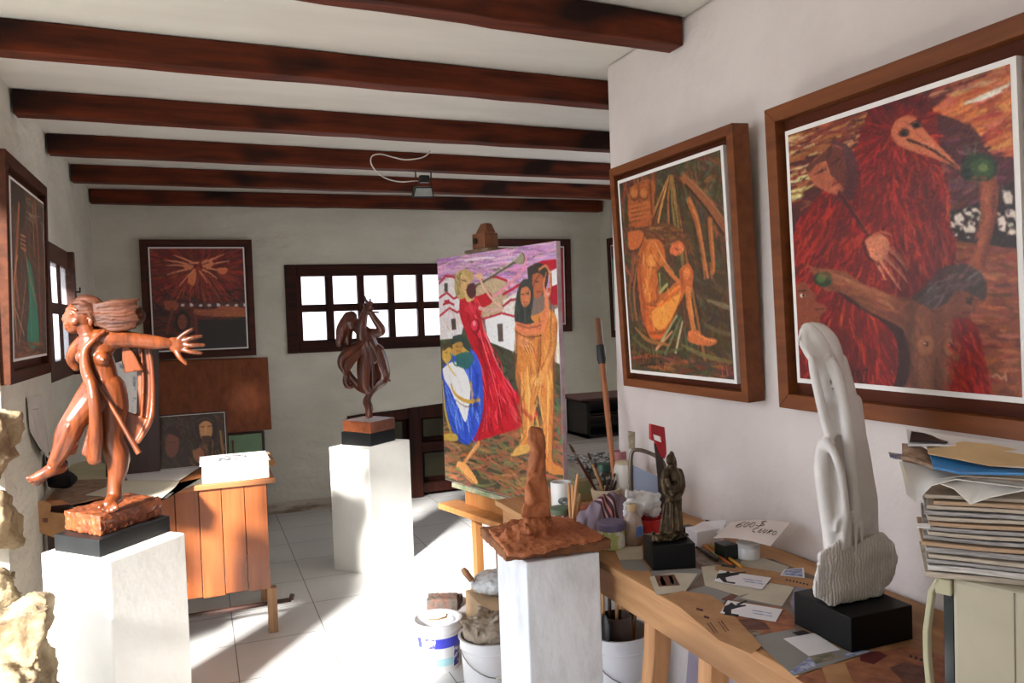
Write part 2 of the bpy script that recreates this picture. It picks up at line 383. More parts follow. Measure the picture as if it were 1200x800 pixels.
# beams
beam_m = wood('beam_wood', (112, 48, 22), (54, 20, 9), 'x', rough=.62, bump=.3, knots=((34, 14, 8), 5.2), spec=.2)
ends = [((338, 0), (783, 63.2), 'foreshortened dark wooden ceiling beam nearest the camera, its sawn end showing on the right wall'),
        ((0, 67.4), (709, 128.6), 'dark wooden ceiling beam second from the camera, just above the left picture'),
        ((11, 138), (711.3, 179.6), 'dark wooden ceiling beam third from the camera, with a knot near its left end'),
        ((60, 183.3), (711.7, 211.5), 'dark wooden ceiling beam crossing behind the loop of white cable'),
        ((88.5, 214.8), (713, 233.7), 'dark wooden ceiling beam right behind the floodlight, second from the back wall'),
        ((111.7, 239.7), (699.7, 249.7), 'dark wooden ceiling beam touching the top of the back wall')]
zb_ = 2.32
for i, (p, q, lab) in enumerate(ends):
    a = at(*p, Z=zb_); c = at(*q, Z=zb_); sl = (c.y-a.y)/(c.x-a.x)
    x0 = XL+.01; x1 = (XR-.008 if i == 0 else (XF-.03 if i == 5 else XF-.01))
    if i == 5: sl = 0
    n = 26; rnd = random.Random(i+3); mb = MB()
    Ya = lambda x: a.y+(x-a.x)*sl
    w = .085; zt_ = ZC-.003
    for k in range(n+1):
        x = x0+(x1-x0)*k/n; jy = rnd.uniform(-.003, .003); jz = rnd.uniform(-.002, .002)
        y1 = Ya(x)+jy*.3; y0 = y1-w+jy; z0 = zb_+jz
        mb.v += [Vector((x, y0, z0)), Vector((x, y1, z0)), Vector((x, y1, zt_)), Vector((x, y0, zt_))]
        if k:
            o0, o1 = (k-1)*4, k*4
            for e in range(4): mb.f.append((o0+e, o0+(e+1) % 4, o1+(e+1) % 4, o1+e))
    mb.f += [(0, 1, 2, 3), (n*4+3, n*4+2, n*4+1, n*4)]
    tag(obj('ceiling_beam', mb, beam_m, bevel=.004), lab, 'beam', 'ceiling beams')
# stones of the doorway jamb and the loose rock below
stone = mat('rough_limestone', (156, 138, 108), rough=.95, vs=9, c2=(98, 76, 50), bump=.9, bs_=30, lo=.45, hi=.7)
def rock(name, c, d, lab, seed, cat='stone', group=None, amp=.05, M=None, vox=.012):
    mb = MB().ball(c, d, 20, M)
    rr = random.Random(seed)
    for k in range(7):
        p = Vector(c)+Vector((rr.uniform(-.6, .6)*d[0], rr.uniform(-.6, .6)*d[1], rr.uniform(-.6, .6)*d[2]))
        mb.obox(p, (d[0]*rr.uniform(.6, 1), d[1]*rr.uniform(.6, 1), d[2]*rr.uniform(.6, 1)), M=Matrix.Rotation(rr.uniform(0, 3), 3, 'Z')@Matrix.Rotation(rr.uniform(-.5, .5), 3, 'X'))
    return tag(organic(name, mb, stone, voxel=vox, smooth=3, disp=(amp, 7)), lab, cat, group)
jy = 3.2
for k, (pxx, py, rx, rz, lab) in enumerate([(-14, 522, .085, .13, 'rough brown stone standing highest in the jamb by the left wall'),
                                   (-12, 610, .085, .115, 'rough ochre stone in the middle of the jamb by the left wall'),
                                   (-6, 700, .075, .10, 'rough ochre stone just behind the big sunlit rock at the lower left'),]):
    p = at(pxx, py, Y=jy)
    rock('wall_stone', p, (rx, .1, rz), lab, k, group='stones of the doorway jamb', amp=.03)
mb = MB(); p = at(0, 800, Y=2.75)
jb = MB().box(-.93, -.70, 3.1, 3.27, 0, p.z+.3)
rk = MB(); P = lambda x, y, Y: at(x, y, Y=Y)
top = [(-60, 745), (0, 738), (30, 724), (57, 719), (52, 745), (48, 765), (60, 800), (64, 860), (66, 950), (-60, 950)]
rk.prism([P(x, y, 2.62) for x, y in top], (-.02, .22, .01))
rk.ball(P(5, 815, 2.62), (.12, .12, .1), 16); rk.ball(P(35, 810, 2.62), (.06, .09, .10), 16); rk.ball(P(0, 900, 2.62), (.2, .16, .15), 16)
rk.box(-.9, -.42, 2.5, 2.9, .0, .18)
tag(organic('rock', rk, stone, voxel=.011, smooth=4, disp=(.022, 11)), 'big pale sunlit rock with a sharp overhanging tip, lowest at the left', 'stone')
# ================================================================ plinths
white_paint = mat('white_plinth_paint', (236, 234, 228), rough=.6, vs=3, c2=(224, 222, 214), bump=.12, bs_=30)
white_worn = mat('worn_white_paint', (224, 228, 234), rough=.6, vs=9, c2=(186, 188, 190), bump=.4, bs_=26, lo=.48, hi=.8, stretch=(1, 1, .5), det=8)
black_base = mat('satin_black_paint', (9, 9, 10), rough=.5, var=.2, spec=.25)
black_worn = mat('worn_black_paint', (26, 27, 28), rough=.48, vs=5, c2=(14, 14, 15), spec=.3)
def quadbox(mb, c4, z0, z1):   # c4: four ground corners (x, y), counterclockwise
    return mb.hexa([(x, y, z0) for x, y in c4], [(x, y, z1) for x, y in c4])
def rect_from(c, a, b_):       # near corner, left corner, right corner -> four corners
    c, a, b_ = Vector(c[:2]), Vector(a[:2]), Vector(b_[:2]); return [tuple(c), tuple(b_), tuple(a+b_-c), tuple(a)]
P1 = [at(127.5, 657.5, Z=.70), at(47.5, 647.5, Z=.70), at(217, 623.8, Z=.70)]
P2 = [at(432, 526.6, Z=.72), at(385.5, 523.6, Z=.72), at(480, 514.6, Z=.72)]
mb = quadbox(MB(), rect_from(*P1), 0, .70)
tag(obj('plinth', mb, white_paint, bevel=.006), 'white plinth in full sun at the left, carrying the running woman sculpture', 'plinth', 'white plinths')
mb = quadbox(MB(), rect_from(*P2), 0, .72)
tag(obj('plinth', mb, white_paint, bevel=.004), 'white plinth standing alone in front of the back wall under the dancing figure', 'plinth', 'white plinths')
P3 = [(.778, 1.936), (.772, 2.15), (.99, 1.927)]
mb = quadbox(MB(), [(.778, 1.936), (.99, 1.927), (.99, 2.14), (.774, 2.15)], 0, .80)
tag(obj('plinth', mb, white_worn, bevel=.004), 'scuffed white plinth nearest the camera under the clay slab', 'plinth', 'white plinths')

# ================================================================ desk
oak = wood('varnished_orange_planks', (156, 88, 44), (120, 60, 27), 'z', rough=.35, coat=.25, spec=.5)
oak_x = wood('worn_desk_top', (168, 108, 64), (120, 72, 42), 'x', rough=.45)
dkw = wood('dark_brown_desk_wood', (66, 34, 22), (38, 20, 14), 'z', rough=.5)
legm = wood('pale_desk_leg', (176, 136, 96), (128, 92, 62), 'z', rough=.6)
D = empty('desk', (-.15, 4.1, 0), 'low wooden desk with orange plank side panel, covered in papers', 'desk')
DX0, DX1, DY0, DY1, DT = XL+.02, .30, 3.885, 4.42, .735
obj('desk_top', MB().box(DX0, DX1+.01, DY0-.025, DY1, .71, DT), oak_x, D, bevel=.004)
xs = [-.60, -.505, -.41, -.315, -.22]
edge = [.272, .172, .072, -.025, -.125, -.225]
for i in range(5):
    b1, b0 = edge[i], edge[i+1]
    obj('side_plank', MB().box(b0+.0015, b1-.0015, DY0, DY0+.02, .213+.006*(i % 2), .71), oak, D, bevel=.002)
obj('front_panel', MB().box(DX0, edge[5], DY0+.005, DY0+.025, .10, .71), dkw, D)
obj('back_panel', MB().box(DX0, DX1-.02, DY1-.03, DY1-.01, .25, .71), dkw, D)
for x, y in ((DX1-.045, DY0+.002), (DX1-.045, DY1-.06), (DX0+.01, DY0+.03), (DX0+.01, DY1-.06)):
    obj('leg', MB().box(x, x+.042, y, y+.045, 0, .213 if x > 0 else .71), legm, D, bevel=.002)
rl = MB().tube([(DX0+.05, DY0+.12, .10), (DX1+.07, DY0+.12, .105)], .011, 8).tube([(DX1+.07, DY0+.12, .105), (DX1+.078, DY0+.12, .13)], .012, 8)
obj('foot_rail', rl, dkw, D, label='dark wooden foot rail')

# ================================================================ low cabinet, leaning board
gr = mat('sage_green_paint', (128, 160, 124), rough=.5, vs=4, c2=(108, 142, 108))
cb = empty('low_cabinet', (.1, 6.1, 0), 'low dark cabinet with a sage green front behind the desk', 'cabinet')
obj('body', MB().box(-.35, .42, 5.98, 6.3, 0, .68), dkw, cb, bevel=.004)
obj('door', MB().box(.175, .398, 5.955, 5.98, .05, .672), gr, cb, bevel=.003, label='sage green door')
obj('edge_strip', MB().tube([(.205, 5.95, .30), (.205, 5.95, .64)], .006, 6), wood('reddish_strip', (130, 60, 34), (90, 40, 22), 'z'), cb)
brd = wood('reddish_plywood', (150, 82, 46), (118, 58, 32), 'z', rough=.4, coat=.1)
a0, a1, a2, a3 = at(172, 424, Y=6.22), at(315, 420.6, Y=6.22), at(318, 501, Y=6.10), at(172, 505, Y=6.10)
zb0 = .683
q = [Vector((-.33, 6.03, zb0)), Vector((.476, 6.03, zb0)), Vector((.49, 6.285, 1.19)), Vector((-.33, 6.285, 1.205))]
tag(obj('board', MB().prism(q, (0, .018, .009)), brd, bevel=.002), 'reddish brown plywood board leaning on the back wall above the green cabinet door', 'board')
# ================================================================ worktable on the right
pine = wood('pale_pine', (196, 150, 104), (160, 112, 72), 'y', rough=.6, bump=.15, knots=((118, 82, 54), 3), spec=.3)
pine_z = wood('pale_pine_leg', (196, 146, 98), (160, 108, 68), 'z', rough=.6)
TX0, TY0, TY1, TZ = 1.03, .70, 2.86, .75
T = empty('worktable', (1.28, 1.7, 0), 'long pale pine worktable along the right wall, littered with papers and tools', 'table')
obj('table_top', MB().box(TX0, XR-.012, TY0, TY1, TZ-.022, TZ), pine, T, bevel=.003)
obj('apron', MB().box(TX0+.015, TX0+.04, TY0+.04, TY1-.04, TZ-.105, TZ-.022), pine, T, bevel=.002)
obj('apron', MB().box(XR-.05, XR-.03, TY0+.04, TY1-.04, TZ-.105, TZ-.022), pine, T, bevel=.002)
yl1, yl2 = at(772, 735, X=TX0+.045).y, at(838, 780, X=TX0+.045).y
for k, (x, y) in enumerate(((TX0+.045, 2.62), (TX0+.045, yl1), (TX0+.045, yl2), (XR-.10, 2.62), (XR-.10, .8), (TX0+.045, .78))):
    if k in (1, 2):
        # sabre-shaped legs seen from the side
        P_, R_ = spline([(x, y, .70), (x-.004, y+.004, .58), (x-.016, y+.012, .42), (x-.012, y, .22), (x+.02, y-.03, 0)], [.036, .036, .034, .03, .028], 5)
        obj('leg', MB().tube(P_, R_, 4, flat=1, up=(1, 1, 0)), pine_z, T, bevel=.003)
    else:
        obj('leg', MB().box(x-.02, x+.03, y-.025, y+.025, 0, TZ-.022), pine_z, T, bevel=.002)

# ================================================================ table beyond the right wall's corner, black cabinet on it, patterned cloth
wash = wood('whitewashed_boards', (196, 192, 184), (150, 140, 130), 'x', rough=.7)
T2 = empty('side_table', (2.1, 3.8, 0), 'whitewashed wooden table half hidden behind the corner of the right wall', 'table')
obj('table_top', MB().box(1.62, 2.6, 3.25, 4.35, .72, .75), wash, T2, bevel=.003)
for x, y in ((1.66, 3.3), (2.55, 3.3), (1.66, 4.3), (2.55, 4.3)): obj('leg', MB().box(x-.025, x+.025, y-.025, y+.025, 0, .72), wash, T2)
C2 = empty('display_cabinet', (2.15, 4.1, .75), 'small black glazed cabinet with a red-brown lid on the whitewashed table', 'cabinet')
blk = mat('black_lacquer', (18, 17, 18), rough=.3)
x0c = at(688, 500, Y=3.98).x
zt = at(700, 468, Y=3.98).z
bd = MB().box(x0c, x0c+.6, 4.22, 4.24, .75, zt).box(x0c, x0c+.02, 3.98, 4.24, .75, zt).box(x0c+.58, x0c+.6, 3.98, 4.24, .75, zt).box(x0c, x0c+.6, 3.98, 4.24, .75, .77).box(x0c, x0c+.6, 3.98, 4.24, zt-.02, zt)
for z in (.82, .88, .94): bd.box(x0c+.02, x0c+.58, 3.985, 3.992, z, z+.006)
obj('body', bd, blk, C2)
obj('lid', MB().box(x0c-.055, x0c+.64, 3.93, 4.27, zt, zt+.012), wood('red_brown_lid', (92, 44, 34), (60, 28, 22), 'x'), C2, bevel=.002)
obj('shelf', MB().box(x0c+.02, x0c+.58, 4.02, 4.22, .86, .868), wood('dark_shelf', (90, 60, 44), (50, 32, 24), 'x'), C2)
# patterned cloth draped over the table's near end
m, nt, bs = new_mat('patterned_cloth'); cloth_m = m
tc = nd(nt, 'ShaderNodeTexCoord'); vo = nd(nt, 'ShaderNodeTexVoronoi', feature='DISTANCE_TO_EDGE'); vo.inputs['Scale'].default_value = 38
wv = nd(nt, 'ShaderNodeTexNoise'); wv.inputs['Scale'].default_value = 26; wv.inputs['Detail'].default_value = 5
nt.links.new(tc.outputs['Object'], vo.inputs['Vector']); nt.links.new(tc.outputs['Object'], wv.inputs['Vector'])
cr = nd(nt, 'ShaderNodeValToRGB'); nt.links.new(vo.outputs['Distance'], cr.inputs[0])
cr.color_ramp.elements[0].position = .04; cr.color_ramp.elements[0].color = lin((70, 66, 60))+(1,)
cr.color_ramp.elements[1].position = .10; cr.color_ramp.elements[1].color = lin((206, 204, 196))+(1,)
mr = nd(nt, 'ShaderNodeMapRange'); mr.inputs[1].default_value = .48; mr.inputs[2].default_value = .56; nt.links.new(wv.outputs['Fac'], mr.inputs[0])
nt.links.new(mixrgb(nt, mr.outputs[0], cr.outputs[0], lin((128, 140, 138)), 'MULTIPLY'), bs.inputs['Base Color']); bs.inputs['Roughness'].default_value = .85
def drape(u_, v_):
    x = 1.60+.62*u_
    s_ = v_*.75
    if s_ < .28: y = 3.52-s_; z = .757+.003*math.sin(u_*17+v_*9)
    else:
        y = 3.235-.012-.015*math.sin(u_*19)-.02*(s_-.28); z = .757-(s_-.28)
    return (x, y, z)
tag(obj('tablecloth', MB().sheet(drape, 40, 30, (0, -.002, .002)), cloth_m, smooth=True, auto=60), 'grey patterned cloth hanging over the front of the whitewashed table', 'cloth')
# ================================================================ painted canvases
class Canvas:
    """a little raster painter; coordinates are mapped onto the canvas plane"""
    def __init__(s, P0, W, Hh, nu, nv, base, seed=1):
        s.P0, s.W, s.H = Vector(P0), Vector(W), Vector(Hh); s.nu, s.nv = nu, nv
        s.N = s.W.cross(s.H).normalized()
        s.img = np.ones((nv, nu, 3))*np.array(base, float); s.rng = np.random.default_rng(seed); s.rnd = random.Random(seed)
    def uv(s, p):
        c = Vector((p[0]-CX, p[1]-CY, F)); d = Vector((dX.dot(c), dY.dot(c), dZ.dot(c)))
        t = (s.P0-CAM).dot(s.N)/d.dot(s.N); q = CAM+d*t-s.P0
        return (q.dot(s.W)/s.W.length_squared*s.nu, q.dot(s.H)/s.H.length_squared*s.nv)
    def _box(s, xs, ys, m):
        x0 = max(0, int(min(xs)-m)); x1 = min(s.nu, int(max(xs)+m)+2); y0 = max(0, int(min(ys)-m)); y1 = min(s.nv, int(max(ys)+m)+2)
        if x0 >= x1 or y0 >= y1: return None
        X, Y = np.meshgrid(np.arange(x0, x1)+.5, np.arange(y0, y1)+.5); return x0, x1, y0, y1, X, Y
    def _put(s, bx, a, col):
        x0, x1, y0, y1 = bx[:4]; r = s.img[y0:y1, x0:x1]
        r[:] = r*(1-a[..., None])+np.array(col, float)*a[..., None]
    def poly(s, pts, col, alpha=1, raw=False):
        q = pts if raw else [s.uv(p) for p in pts]
        bx = s._box([p[0] for p in q], [p[1] for p in q], 1)
        if not bx: return
        X, Y = bx[4], bx[5]; acc = np.zeros(X.shape)
        for ox, oy in ((-.25, -.25), (.25, -.25), (-.25, .25), (.25, .25)):
            ins = np.zeros(X.shape, bool)
            for i in range(len(q)):
                (xa, ya), (xb, yb) = q[i], q[(i+1) % len(q)]
                if abs(yb-ya) < 1e-9: continue
                c = ((ya > Y+oy) != (yb > Y+oy)) & (X+ox < (xb-xa)*(Y+oy-ya)/(yb-ya)+xa)
                ins ^= c
            acc += ins*.25
        s._put(bx, acc*alpha, col)
    def spoly(s, pts, col, alpha=1):
        q = [s.uv(p) for p in pts]; q3 = [Vector((a, b_, 0)) for a, b_ in q+[q[0]]]
        P_, _ = spline(q3, None, 4); s.poly([(p.x, p.y) for p in P_], col, alpha, raw=True)
    def line(s, pts, w, col, alpha=1, raw=False, curve=True, soft=.7):
        q = [Vector((*(p if raw else s.uv(p)), 0)) for p in pts]
        if not hasattr(w, '__len__'): w = [w]*len(q)
        if curve and len(q) > 2: q, w = spline(q, list(w), 4)
        bx = s._box([p.x for p in q], [p.y for p in q], max(w)+2)
        if not bx: return
        X, Y = bx[4], bx[5]; D = np.full(X.shape, 1e9)
        for i in range(len(q)-1):
            ax, ay, bx_, by = q[i].x, q[i].y, q[i+1].x, q[i+1].y; L = (bx_-ax)**2+(by-ay)**2+1e-9
            t = np.clip(((X-ax)*(bx_-ax)+(Y-ay)*(by-ay))/L, 0, 1)
            D = np.minimum(D, np.hypot(X-ax-t*(bx_-ax), Y-ay-t*(by-ay))-(w[i]+(w[i+1]-w[i])*t)/2)
        s._put(bx, np.clip(.5-D/soft, 0, 1)*alpha, col)
    def ell(s, c, r, col, alpha=1, soft=.15):
        a = s.uv(c); bpt = s.uv((c[0]+r[0], c[1])); d = s.uv((c[0], c[1]+r[1]))
        bx = s._box([2*a[0]-bpt[0], bpt[0], d[0], 2*a[0]-d[0]], [bpt[1], d[1], 2*a[1]-d[1], 2*a[1]-bpt[1]], 2)
        if not bx: return
        X, Y = bx[4]-a[0], bx[5]-a[1]; M_ = np.linalg.inv(np.array([[bpt[0]-a[0], d[0]-a[0]], [bpt[1]-a[1], d[1]-a[1]]]))
        rr = np.hypot(M_[0, 0]*X+M_[0, 1]*Y, M_[1, 0]*X+M_[1, 1]*Y)
        s._put(bx, np.clip((1-rr)/soft+.5, 0, 1)*alpha, col)
    def dabs(s, poly, n, L, w, ang, cols, alpha=.8, spread=.3, focus=None, jit=12):
        """n brush dabs inside a polygon, ang degrees in the picture, or radiating from focus"""
        xs = [p[0] for p in poly]; ys = [p[1] for p in poly]; k = 0; tries = 0
        while k < n and tries < n*20:
            tries += 1
            x = s.rnd.uniform(min(xs), max(xs)); y = s.rnd.uniform(min(ys), max(ys)); ins = False
            for i in range(len(poly)):
                (xa, ya), (xb, yb) = poly[i], poly[(i+1) % len(poly)]
                if (ya > y) != (yb > y) and x < (xb-xa)*(y-ya)/(yb-ya)+xa: ins = not ins
            if not ins: continue
            k += 1
            th = math.radians(ang) if focus is None else math.atan2(y-focus[1], x-focus[0])
            th += s.rnd.gauss(0, spread); l = L*s.rnd.uniform(.5, 1.2); c = s.rnd.choice(cols); bend = s.rnd.uniform(-.25, .25)*l
            c = [max(0, v+s.rnd.uniform(-jit, jit)) for v in c]
            dx, dy = math.cos(th)*l/2, math.sin(th)*l/2
            s.line([(x-dx, y-dy), (x-dy*.0+bend*math.sin(th)*.4, y-bend*math.cos(th)*.4), (x+dx, y+dy)], [w*.5, w, w*.3], c, alpha)
    def soft(s, pts, w, col, alpha=.5): s.line(pts, w, col, alpha, soft=max(3, (max(w) if hasattr(w, '__len__') else w)*1.1))
    def painterly(s, n, L=9, w=2.2, jit=.16, ang=None, spread=.5, box=None, alpha=.55):
        """re-state the picture in short strokes picked from its own colours"""
        src = s.img.copy(); gy, gx = np.gradient(src.sum(2))
        gx = sum(np.roll(gx, k, 1) for k in (-2, -1, 0, 1, 2)); gy = sum(np.roll(gy, k, 0) for k in (-2, -1, 0, 1, 2))
        x0, x1, y0, y1 = box or (0, s.nu, 0, s.nv)
        for _ in range(n):
            x = s.rnd.uniform(x0, x1-1); y = s.rnd.uniform(y0, y1-1); ix, iy = int(x), int(y); c = src[iy, ix]
            g = math.hypot(gx[iy, ix], gy[iy, ix])
            th = (math.atan2(gy[iy, ix], gx[iy, ix])+PI/2) if g > 25 else (ang if ang is not None else .9*math.sin(x*.03)+.9*math.cos(y*.025)+1.2)
            th += s.rnd.gauss(0, spread*(.3 if g > 25 else 1)); l = L*s.rnd.uniform(.4, 1.1)
            k = 1+s.rnd.gauss(0, jit); t = s.rnd.gauss(0, jit*22); col = (max(0, c[0]*k+t*.5), max(0, c[1]*k), max(0, c[2]*k-t*.3))
            dx, dy = math.cos(th)*l/2, math.sin(th)*l/2
            s.line([(x-dx, y-dy), (x+dx, y+dy)], [w*.6, w*.4], col, alpha, raw=True)
    def text(s, pts_list, w, col, alpha=.9):
        for p in pts_list: s.line(p, w, col, alpha)
    def surface(s, name, parent, m, gain, off=.0008, label=None, soften=2):
        for _ in range(soften):
            e = np.pad(s.img, ((1, 1), (1, 1), (0, 0)), mode='edge'); s.img = (e[1:-1, 1:-1]*4+e[:-2, 1:-1]+e[2:, 1:-1]+e[1:-1, :-2]+e[1:-1, 2:])/8
        nz = s.rng.normal(0, 1, (s.nv, s.nu)); nz = (nz+np.roll(nz, 1, 0)+np.roll(nz, 1, 1))/2
        img = np.clip(s.img*(1+nz[..., None]*.035), 0, 255)/255
        L = np.where(img <= .04045, img/12.92, ((img+.055)/1.055)**2.4)*gain
        L = np.clip(L, 0, .88)
        nu, nv = s.nu, s.nv
        uu, vv = np.meshgrid((np.arange(nu))/(nu-1), (np.arange(nv))/(nv-1))
        n = -s.N if s.N.dot(CAM-s.P0) < 0 else s.N
        co = np.array(s.P0)+uu[..., None]*np.array(s.W)+vv[..., None]*np.array(s.H)+np.array(n)*off
        c0 = np.array(s.P0+s.W*.5+s.H)
        co = (co-c0).reshape(-1, 3)
        me = bpy.data.meshes.new(name); N_ = nu*nv; Fn = (nu-1)*(nv-1)
        me.vertices.add(N_); me.vertices.foreach_set('co', co.ravel())
        i = (np.arange(nv-1)[:, None]*nu+np.arange(nu-1)[None, :]).ravel()
        q = np.stack([i, i+nu, i+nu+1, i+1], 1)
        if (s.H.cross(s.W)).dot(n) < 0: q = q[:, ::-1]
        me.loops.add(Fn*4); me.loops.foreach_set('vertex_index', q.ravel().astype(np.int32))
        me.polygons.add(Fn); me.polygons.foreach_set('loop_start', np.arange(0, Fn*4, 4, dtype=np.int32)); me.polygons.foreach_set('loop_total', np.full(Fn, 4, dtype=np.int32))
        me.update(calc_edges=True)
        at_ = me.color_attributes.new('Paint', 'FLOAT_COLOR', 'POINT')
        at_.data.foreach_set('color', np.concatenate([L.reshape(-1, 3), np.ones((N_, 1))], 1).astype(np.float32).ravel())
        me.materials.append(m)
        o = bpy.data.objects.new(name, me); COL.objects.link(o); o.parent = parent; o.location = Vector(c0)-origin_of(parent)
        if label: o['label'] = label
        return o
oil = vcol_mat('oil_paint', rough=.42, bump=.25, coat=.08)
frame_m = wood('frame_wood', (130, 74, 36), (98, 50, 24), 'y', rough=.5, coat=.0, spec=.3)
frame_x = wood('dark_frame_wood', (82, 36, 20), (48, 21, 12), 'x', rough=.5, coat=.0, spec=.25)
recess_m = wood('recess_wood', (100, 46, 24), (72, 32, 17), 'y', rough=.6, spec=.2)
white_edge = mat('white_canvas_edge', (238, 234, 230), rough=.7, var=.03)
def picture(label, TL, W, Hh, fw, gap, edge, depth, base, nu, nv, paint, gain, fm, rm=None, seed=1, group='framed paintings', proud=-.004, cat='painting'):
    """TL, W, Hh: front face of the outer frame; fw moulding width, gap recess, edge white border"""
    TL, W, Hh = Vector(TL), Vector(W), Vector(Hh); w, h = W.length, Hh.length; a, b_ = W.normalized(), Hh.normalized()
    n = a.cross(b_)
    if n.dot(CAM-TL) < 0: n = -n
    P = lambda u_, v_, d: TL+a*u_+b_*v_+n*d
    root = empty('framed_painting', P(w/2, h, -depth), label, cat, group)
    def ring(u0, v0, u1, v1, t, d0, d1):
        mb = MB()
        for (A, B) in (((u0, v0, u1, v0), (u0+t, v0+t, u1-t, v0+t)), ((u0, v1, u1, v1), (u0+t, v1-t, u1-t, v1-t)),
                       ((u0, v0, u0, v1), (u0+t, v0+t, u0+t, v1-t)), ((u1, v0, u1, v1), (u1-t, v0+t, u1-t, v1-t))):
            mb.hexa([P(A[0], A[1], d0), P(A[2], A[3], d0), P(B[2], B[3], d0), P(B[0], B[1], d0)], [P(A[0], A[1], d1), P(A[2], A[3], d1), P(B[2], B[3], d1), P(B[0], B[1], d1)])
        return mb
    obj('frame', ring(0, 0, w, h, fw, -depth, 0), fm, root, bevel=.002)
    g = fw*.9; bk = MB(); bk.hexa([P(g, g, -depth+.004), P(w-g, g, -depth+.004), P(w-g, h-g, -depth+.004), P(g, h-g, -depth+.004)], [P(g, g, -depth*.62), P(w-g, g, -depth*.62), P(w-g, h-g, -depth*.62), P(g, h-g, -depth*.62)])
    obj('backing_board', bk, rm or recess_m, root)
    k = fw+gap; cv = MB(); d1 = proud
    cv.hexa([P(k, k, -depth*.6), P(w-k, k, -depth*.6), P(w-k, h-k, -depth*.6), P(k, h-k, -depth*.6)], [P(k, k, d1), P(w-k, k, d1), P(w-k, h-k, d1), P(k, h-k, d1)])
    obj('canvas', cv, white_edge, root, label='white canvas edge')
    k2 = k+edge
    c = Canvas(P(k2, k2, d1), a*(w-2*k2), b_*(h-2*k2), nu, nv, base, seed)
    paint(c)
    c.surface('painted_surface', root, oil, gain)
    return root
